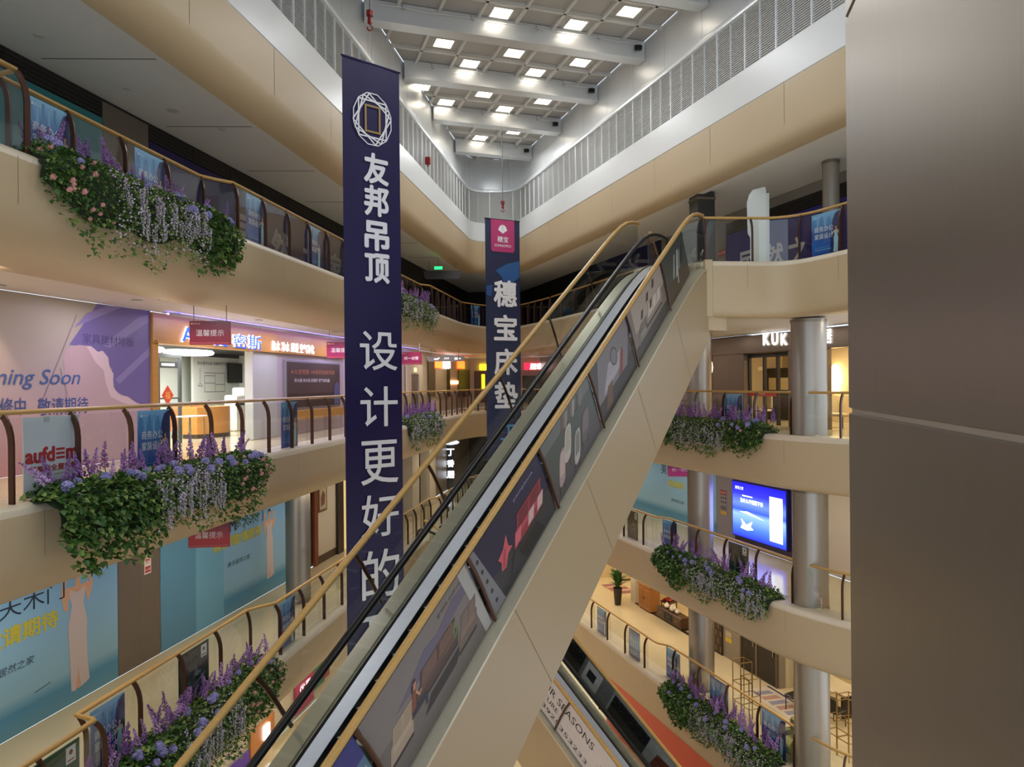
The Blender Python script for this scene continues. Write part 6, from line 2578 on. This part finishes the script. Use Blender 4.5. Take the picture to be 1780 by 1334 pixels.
for i, (u, v, lab) in enumerate(((1383, 1236, 'black dining chair beside the nearer round column, third gallery down'), (1452, 1262, 'black dining chair in front of the marble table, third gallery down'))):
    p = PZ(u, v, LM2)
    t = thing('dining_chair', lab, 'chair', (p.x, p.y, LM2 + .006), RW.rz + math.pi * (i == 1) + .2)
    for nm, bx in (('seat', (-.24, .24, -.24, .24, .42, .5)), ('backrest', (-.24, .24, .18, .25, .5, .92))):
        mb = MB()
        mb.bbox(*bx, ink('#1b1716'), .02)
        mb.build(nm, t)
    for sx in (-.2, .2):
        for sy in (-.2, .2):
            mb = MB()
            mb.tube([(sx, sy, 0), (sx, sy, .42)], .016, ink('#1b1716'), 6)
            mb.build('leg', t)
p = PZ(1352, 1230, LM2) 
mb = MB()
mb.box(-1.3, 1.3, -.5, .5, 0, .008, ink('#cabfae'))
mb.poly([(-1.3, .42, .009), (1.3, .42, .009), (1.3, .5, .009), (-1.3, .5, .009)], ink('#3a3470'))
for i in range(6):
    x = -1.05 + .38 * i
    mb.poly([(x, -.3, .009), (x + .26, -.34, .009), (x + .3, .3, .009), (x + .05, .26, .009)], ink('#b08a80' if i % 2 else '#8a8aa0'))
tag(mb.build('rug', loc=(p.x + .2, p.y + .2, LM2 + .006), rotz=RW.rz, smooth=False), 'pale rug with violet border in front of the black doors', 'rug')
MG = mat('brass_tube', '#9a7a48', .3, metal=.8, nscale=8, namt=.1)
def rack(label, loc, rz, boxes):
    t = thing('display_rack', label, 'rack', loc, rz)
    mbs = []
    for (x0, x1, y0, y1, h) in boxes:
        r = .014
        for x in (x0, x1):
            for y in (y0, y1):
                mb = MB()
                mb.tube([(x, y, 0), (x, y, h)], r, MG, 6)
                mb.build('upright', t)
        for z in (.5, h * .62, h - .01):
            mb = MB()
            mb.tube([(x0, y0, z), (x1, y0, z), (x1, y1, z), (x0, y1, z)], r, MG, 6, closed=True)
            mb.build('shelf_frame', t)
    return t
p = PZ(1290, 1262, LM2)
rack('open brass display rack behind the glass beside the cloud-city poster', (p.x + .25, p.y + .35, LM2 + .006), RW.rz, [(-.4, .0, -.2, .2, 1.75), (.02, .4, -.2, .2, 1.4)])
p = PZ(1462, 1330, LM2)
rack('open brass display rack next to the big metal pillar, third gallery down', (p.x + .25, p.y + .7, LM2 + .006), RW.rz, [(-.3, .15, -.2, .2, 1.5), (.17, .6, -.2, .2, 1.7)])
p = PZ(1372, 1325, LM2)
t = thing('armchair', 'olive green armchair behind the nearest office poster, third gallery down', 'armchair', (p.x + .15, p.y + .25, LM2 + .006), RW.rz)
for nm, bx in (('seat', (-.3, .3, -.3, .3, .2, .46)), ('backrest', (-.32, .32, .2, .34, .46, .95)), ('armrest', (-.42, -.3, -.3, .3, .12, .62)), ('armrest', (.3, .42, -.3, .3, .12, .62))):
    mb = MB()
    mb.bbox(*bx, mat('olive_fabric', '#8f8f4e', .7, nscale=8, namt=.1), .04)
    mb.build(nm, t)

# ---- hanging red signs
def hang_sign(label, fr, u, v, d, txt, col='#8e1530', w=.8, h=.48, zc=None, ztop=3.14, rot=.12, small=True, emit=.0):
    k, z = fr.hit(u, v, d)
    if zc is not None:
        z = zc
    p = fr.at(k, d, z)
    t = thing('hanging_sign', label, 'sign', p, rot)
    mb = MB()
    mb.bbox(-w / 2, w / 2, 0, .05, -h / 2, h / 2, gradmat('sign_' + col.strip('#'), [(0, col), (.4, col), (1, '#5e0d20')], .35), .006)
    mb.rect(-w / 2 + .02, -h / 2 + .02, w / 2 - .02, -h / 2 + .05, ink('#b84a50'), -.002)
    mb.text(txt, 0, .0, h * .27, ink('#eadfe0'), y=-.004, w=w * .68)
    if small:
        mb.rect(-w * .46, h * .36, -w * .42, h * .42, ink('#e0a860'), -.003)
        mb.text('居然之家', -w * .32, h * .39, h * .07, ink('#d8a8a0'), y=-.004)
    mb.build('board', t, smooth=False)
    for sx in (-.4, .4):
        mb = MB()
        mb.tube([(w * sx, .025, h / 2), (w * sx, .025, ztop - z)], .008, ink('#77706c'), 5)
        mb.build('hanger', t)
    return t


hang_sign('dark red hanging sign in front of the orange shop lettering', LW, 365, 579, -1.9, '温馨提示')
hang_sign('dark red hanging sign half hidden by the tall navy banner', LW, 592, 609, -1.9, '温馨提示', '#a0205a')
hang_sign('dark red hanging sign past the tall navy banner, eye-level gallery', LW, 715, 623, -1.9, '统一收银', '#8e1c48', rot=.1)
hang_sign('bright red hanging sign before the sea-blue hoarding, cut by the fascia', LW, 363, 922, -1.9, '温馨提示', '#b01c20', ztop=-1.26, zc=-1.5, h=.5)
hang_sign('magenta hanging sign beside the farther round column, second gallery down', RW, 1183, 817, -1.4, '统一收银', '#c0307e', ztop=-1.26, rot=-.15, w=.95, h=.52)

# direction boards near the end wall and the exit lamp
def dir_board(label, u, v, Y, w, h, c, ztop, marks):
    p = PY(u, v, Y)
    t = thing('direction_board', label, 'sign', p, 0)
    mb = MB()
    mb.prism([(-w / 2, 0, h / 2), (-w * .46, 0, -h * .3), (-w * .42, 0, -h / 2), (w * .42, 0, -h / 2), (w * .46, 0, -h * .3), (w / 2, 0, h / 2)], (0, .08, 0), mat('board_' + c.strip('#'), c, .4, nscale=3, namt=.03))
    mb.build('board', t, smooth=False)
    if marks:
        mb = MB()
        gm = mat('board_glyph', '#ffffff', .5, emit=1.6)
        mb.pl([(-w * .3, -h * .1), (-w * .27, h * .12), (-w * .2, 0), (-w * .18, h * .25), (-w * .14, h * .2), (-w * .2, -h * .2)], gm, -.004)
        mb.text('卫生间', .05, .02, h * .3, gm, y=-.004)
        mb.rect(w * .24, -h * .15, w * .32, h * .2, gm, -.004)
        mb.rect(w * .36, -h * .05, w * .4, h * .1, gm, -.004)
        mb.build('lettering', t, smooth=False)
    for sx in (-.35, .35):
        mb = MB()
        mb.tube([(w * sx, .04, h / 2), (w * sx, .04, ztop - p.z)], .01, ink('#77706c'), 5)
        mb.build('hanger', t)


dir_board('grey hanging direction board with white symbols near the end wall', 774, 624, 33.0, 1.75, .24, '#8f888a', 3.14, True)
dir_board('unlit hanging board below the green exit lamp, top gallery', 769, 478, 34.0, 1.8, .38, '#4a4844', 7.25, False)
p = PY(762, 466, 33.0)
t = thing('exit_sign', 'small green glowing exit lamp under the top gallery ceiling', 'exit sign', p)
mb = MB()
mb.bbox(-.2, .2, 0, .06, -.08, .08, ink('#14301c'), .01)
mb.build('case', t)
mb = MB()
mb.rect(-.18, -.065, .18, .065, mat('exit_green', '#20e060', .5, emit=3.5), -.004)
mb.build('lamp_face', t, smooth=False)
mb = MB()
mb.tube([(0, .03, .08), (0, .03, 7.25 - p.z)], .01, ink('#55524e'), 5)
mb.build('hanger', t)

# ---- far shops at eye level and below
def wall_item(name, label, cat, fr, u0, u1, v0, v1, m, d=-.03, th=.03, draw=None):
    k0, z1 = fr.hit(u0, v0, d)
    k1, z0 = fr.hit(u1, v1, d)
    z1 = fr.hit((u0 + u1) / 2, v0, d)[1]
    z0 = fr.hit((u0 + u1) / 2, v1, d)[1]
    w, h = k1 - k0, z1 - z0
    mb = MB()
    mb.box(0, w, 0, th, 0, h, m)
    if draw:
        draw(mb, w, h)
    return tag(mb.build(name, loc=fr.at(k0, d, z0), rotz=fr.rz, smooth=False), label, cat)


def lift(mb, w, h):
    mb.rect(w * .25, 0, w * .78, h * .62, ink('#6a6156'), -.003)
    mb.rect(w * .51, 0, w * .525, h * .62, ink('#3c362f'), -.004)
    mb.rect(w * .45, h * .72, w * .6, h * .82, ink('#3a342a'), -.003)
    mb.rect(w * .48, h * .74, w * .56, h * .8, ink('#f0d890', 1.5), -.004)


k0 = LW.hit(706, 667, -.03)[0]
k1 = LW.hit(733, 667, -.03)[0]
t = thing('lift_portal', 'cream lift portal with grey doors at the far hoarding-side corner', 'lift', LW.at(k0, -.03, 0), LW.rz)
w = k1 - k0
mb = MB()
for a, b in ((0, w * .25), (w * .75, w)):
    mb.box(a, b, -.06, .03, 0.003, 2.4, M_WALLC)
mb.box(w * .25, w * .75, -.06, .03, 2.0, 2.4, M_WALLC)
mb.build('surround', t, smooth=False)
for a, b in ((w * .25, w * .498), (w * .502, w * .75)):
    mb = MB()
    mb.box(a, b, .0, .03, 0.003, 2.0, M_STEEL)
    mb.build('door', t, smooth=False)
mb = MB()
mb.box(w * .42, w * .58, -.07, -.06, 2.1, 2.28, ink('#f0d890', 2))
mb.build('floor_indicator', t, smooth=False)
wall_item('shopfront', 'dark recessed shop front beside the lift portal', 'shop front', LW, 745, 756, 622, 690, ink('#6a5a42'))
wall_item('lit_sign', 'orange and white glowing shop sign past the lift', 'sign', LW, 757, 770, 627, 640, ink('#f0642a', 4))
wall_item('lit_sign', 'white glowing end of the shop sign past the lift', 'sign', LW, 770.3, 783, 627, 640, ink('#f4f4ff', 5))
wall_item('wall_panel', 'pale closed shop shutter under the orange and white sign', 'wall panel', LW, 757, 777, 642, 690, ink('#b5a88c'))
wall_item('wall_panel', 'black doorway beside the pale shutter, far corner', 'doorway', LW, 778, 783, 642, 690, ink('#12100e'))
wall_item('lit_sign', 'small orange glowing square sign near the end wall', 'sign', LW, 796, 808, 628, 641, ink('#f05a20', 4))
wall_item('lit_sign', 'small low orange strip drawn as a glowing reflection beside the black doorway', 'sign', LW, 783.4, 797, 662, 668, ink('#f8b080', 4))  # a reflection, drawn as a glowing strip on the wall
wall_item('shopfront', 'dark glazed shop front under the small orange sign', 'shop front', LW, 797.5, 822, 643, 690, ink('#57503f'))
wall_item('lit_sign', 'bright yellow glowing sign on the end wall beside the farther banner', 'sign', FW, 834, 850, 634, 643, ink('#ffe81a', 4))
wall_item('lit_sign', 'tall yellow glowing strip on the end wall beside the farther banner', 'sign', FW, 837, 843, 651, 676, ink('#ffe81a', 3))
wall_item('shopfront', 'brown shop front under the yellow sign', 'shop front', FW, 824, 866, 645, 700, ink('#5c4a26'), -.02, .015)
wall_item('lit_sign', 'red and white glowing sign seen through the escalator glass', 'sign', FW, 911, 962, 631, 643, ink('#e02848', 2), -.05, .03,
          lambda mb, w, h: mb.text('居家', w * .42, h * .5, h * .9, ink('#ffffff', 5), y=-.004, w=w * .45, bold=.04))
wall_item('wall_panel', 'pale pink fascia below the red and white sign', 'wall panel', FW, 905, 1000, 644, 652, ink('#c99aa0'), -.05, .03)
wall_item('shopfront', 'dark brown shop front seen through the escalator glass', 'shop front', FW, 908, 1010, 653, 700, ink('#3c2e2a'), -.03, .02)
wall_item('lit_sign', 'red glowing blocks on the taupe wall behind the escalator guard rail', 'sign', RW, 1008, 1032, 645, 662, ink('#f02a2a', 3))

# second gallery down, far corner: lit vertical sign post, piers, plant wall
p = PZ(784, 852, LM1)
t = thing('sign_post', 'slim vertical sign with glowing white characters, far corner of second gallery down', 'sign', (p.x, p.y, LM1 + .005))
mb = MB()
mb.bbox(-.17, .17, -.08, .08, 0, 2.5, ink('#2a2e34'), .01)
mb.build('post', t)
mb = MB()
for i, ch in enumerate('丁香居'):
    mb.text(ch, 0, 2.1 - .62 * i, .4, ink('#e8f0ff', 4), y=-.09, bold=.02)
mb.build('lettering', t, smooth=False)
mb = MB()
mb.lathe([(.05, 2.5), (.42, 2.56), (.5, 2.66), (.3, 2.78), (.04, 2.8)], ink('#d8dce8', 1.2), 14)
mb.build('lamp_cap', t)
for i, (u, lab) in enumerate(((712, 'broad cream wall pier past the navy banner, second gallery down'), (742, 'narrow cream wall pier nearer the glowing sign post, second gallery down'))):
    k = LW.hit(u, 800, -.2)[0]
    mb = MB()
    mb.bbox(-.5, .5, -.3, .2, .004, 3.08, M_WALLC, .015)
    tag(mb.build('wall_pier', loc=LW.at(k, -.2, LM1), rotz=LW.rz), lab, 'pier')

# third gallery down, hoarding side: lit shop signs below the flower bed
def lbox(label, u0, u1, v0, v1, c, e, txt, tc):
    return wall_item('light_box', label, 'sign', LW, u0, u1, v0, v1, ink(c, e), -.05, .04, (lambda mb, w, h: mb.text(txt, w * .5, h * .62, h * .3, ink(tc, 2), y=-.004, w=w * .6)) if txt else None)


lbox('magenta standing poster sign below the escalator handrail', 514, 546, 1172, 1230, '#a8305a', .15, '优惠', '#f0d0d8')
lbox('green lit sign between the magenta and red signs', 543, 564, 1158, 1194, '#2a5a44', .3, '家', '#e8ffe8')
lbox('red lit sign with yellow mark, farthest of the three small signs', 560, 573, 1143, 1178, '#8a2a28', .3, '福', '#ffd880')
lbox('orange wood counter front with white lamps, low at the picture edge', 436, 478, 1256, 1318, '#b0703a', .1, '', '')  # wood counter front given a faint glow of its own
lbox('violet sign at the bottom picture edge beside the moving handrail', 396, 434, 1322, 1350, '#4a2a8a', .3, '', '')
wall_item('wall_lamp', 'pair of small white lamps on the orange wood counter front', 'lamp', LW, 460, 470, 1260, 1284, ink('#ffffff', 5), -.1, .04)

# ground floor: red hoarding beneath the third gallery
t = thing('hoarding', 'orange-red hoarding on the ground floor beyond the lower escalator', 'hoarding', (pr_(22, -.9).x, pr_(22, -.9).y, LM3 + .005), math.atan2(TR.y, TR.x))
mb = MB()
mb.box(-9.5, 6.5, 0, .08, 0, 3.05, mat('orange_red_board', '#d9644c', .5, nscale=2, namt=.05))
mb.build('board', t, smooth=False)
mb = MB()
mb.rect(2.4, 0, 6.5, 1.5, ink('#9a1f38'), -.003)
mb.text('Leading', 4.0, .95, .5, ink('#e8d0d4'), y=-.006)
mb.build('lettering', t, smooth=False)

# ------------------------------------------------------------------ ceiling downlights that show, and the lamps of each storey
def downlight(label, p, on=True, group='recessed downlights under the galleries', r=.07):
    t = thing('downlight', label, 'downlight', p, 0, group)
    mb = MB()
    mb.lathe([(r * .95, -.012), (r * 1.35, -.010), (r * 1.35, .0), (r * .95, .0)], ink('#d8d4cc'), 16)
    mb.build('trim_ring', t)
    mb = MB()
    mb.lathe([(.001, -.008), (r * .9, -.008), (r * .9, -.002), (.001, -.002)], mat('downlight_glow', '#fff2dc', .5, emit=18) if on else ink('#55524e'), 16)
    mb.build('lens', t)
    return t


for i, (u, v) in enumerate(((238, 523), (284, 522), (291, 544), (306, 545), (450, 557), (480, 557), (582, 578), (597, 578), (725, 604), (735, 604), (756, 611), (776, 611))):
    p = PZ(u, v, 3.14)
    downlight('small lit downlight in the ceiling above the eye-level hoarding-side gallery', p)
downlight('single lit spotlight in the dim ceiling over the top gallery navy hoarding', PZ(300, 192, 7.27), True, None, .09)
for (u, v) in ((220, 154), (386, 225), (67, 62)):
    downlight('small unlit downlight in the grey ceiling over the top gallery', PZ(u, v, 7.27), False, 'unlit downlights over the top gallery', .06)
p = PZ(0, 508, 3.13)
# eye-level ceiling joints
for (pts, zc) in ((((142, 112), (296, 101)), 7.277), (((382, 248), (480, 242)), 7.277), (((300, 190), (408, 182)), 7.277)):
    pass
mb = MB()
for k in range(9):
    Y = 6 + 3.4 * k
    a, b = Vector((-10.4 + .172 * Y, Y)), pl_(Y, -.5)
    mb.prism([(a.x, a.y, 7.272), (b.x, b.y, 7.272), (b.x, b.y + .018, 7.272), (a.x, a.y + .018, 7.272)], (0, 0, .006), ink('#5c5a56'))
struct(mb.build('ceiling_joints', smooth=False))

# warm spotlight washing the near end of the pink hoarding
kk = LW.hit(-6, 520, -.35)[0]
sp = bpy.data.lights.new('spot_lamp', 'SPOT')
sp.energy, sp.color, sp.spot_size, sp.spot_blend, sp.shadow_soft_size = 90, (1, .78, .5), math.radians(80), .6, .04
so_ = bpy.data.objects.new('spot_lamp', sp)
C.objects.link(so_)
so_.location = LW.at(kk, -.4, 3.1)
downlight('warm lit downlight washing the pink hoarding at the picture edge', LW.at(kk, -.4, 3.14))
VIO = (.62, .55, 1.0)
WARM = (1.0, .84, .62)
for k in range(8):
    Y = 7 + 4.6 * k
    # second and third galleries down and the ground floor: lamps flush in ceilings the viewer looks down past
    for fr, s_, d in ((LW, Y * 1.0147, -1.7), (RW, -(13.5 + 4.0 * k) * 1.053, -1.7)):
        area(fr.at(s_, d, LM1 + 3.12), 2.2, .3, 34 if fr is LW else 30, (1, .86, .66), fr.rz)
        area(fr.at(s_, d, LM2 + 3.12), 2.2, .3, 52, WARM, fr.rz)
        area(fr.at(s_, d, LM3 + 3.1), 2.2, .3, 70, (.97, .96, 1), fr.rz)
for k in range(10):
    Y = 6.5 + 3.6 * k
    col = (1, .82, .62) if Y < 11 else (.86, .84, 1.0) if Y < 30 else (1, .84, .68)
    area(LW.at(Y * 1.0147, -1.0, 3.13), .16, .16, 20 if Y > 11 else 26, col, LW.rz)
    area(LW.at(Y * 1.0147, -2.2, 3.13), .16, .16, 16, col, LW.rz)
for k in range(7):
    area(RW.at(-(14.5 + 4.2 * k) * 1.053, -1.5, 3.13), .16, .16, 24, (1, .88, .72), RW.rz)
# violet light strip along the eye-level ceiling, above the orange shop front
st0, st1 = SL(LW, 268), SL(LW, 598) + 8
t = thing('light_strip', 'violet light strip along the ceiling above the orange shop front', 'light strip', LW.at(st0, -.35, 3.08), LW.rz)
mb = MB()
mb.box(0, st1 - st0, -.03, .03, 0, .025, mat('violet_strip', '#8a80ff', .5, emit=7, ecol='#8f86ff'))
mb.build('diffuser', t, smooth=False)
mb = MB()
mb.box(0, st1 - st0, -.045, -.03, -.02, .045, ink('#b8b4c0'))
mb.build('channel', t, smooth=False)
for k in range(3):
    area(LW.at(st0 + 3 + 5.5 * k, -.6, 3.05), 4.5, .05, 26, (.5, .42, 1.0), LW.rz)
#PART6
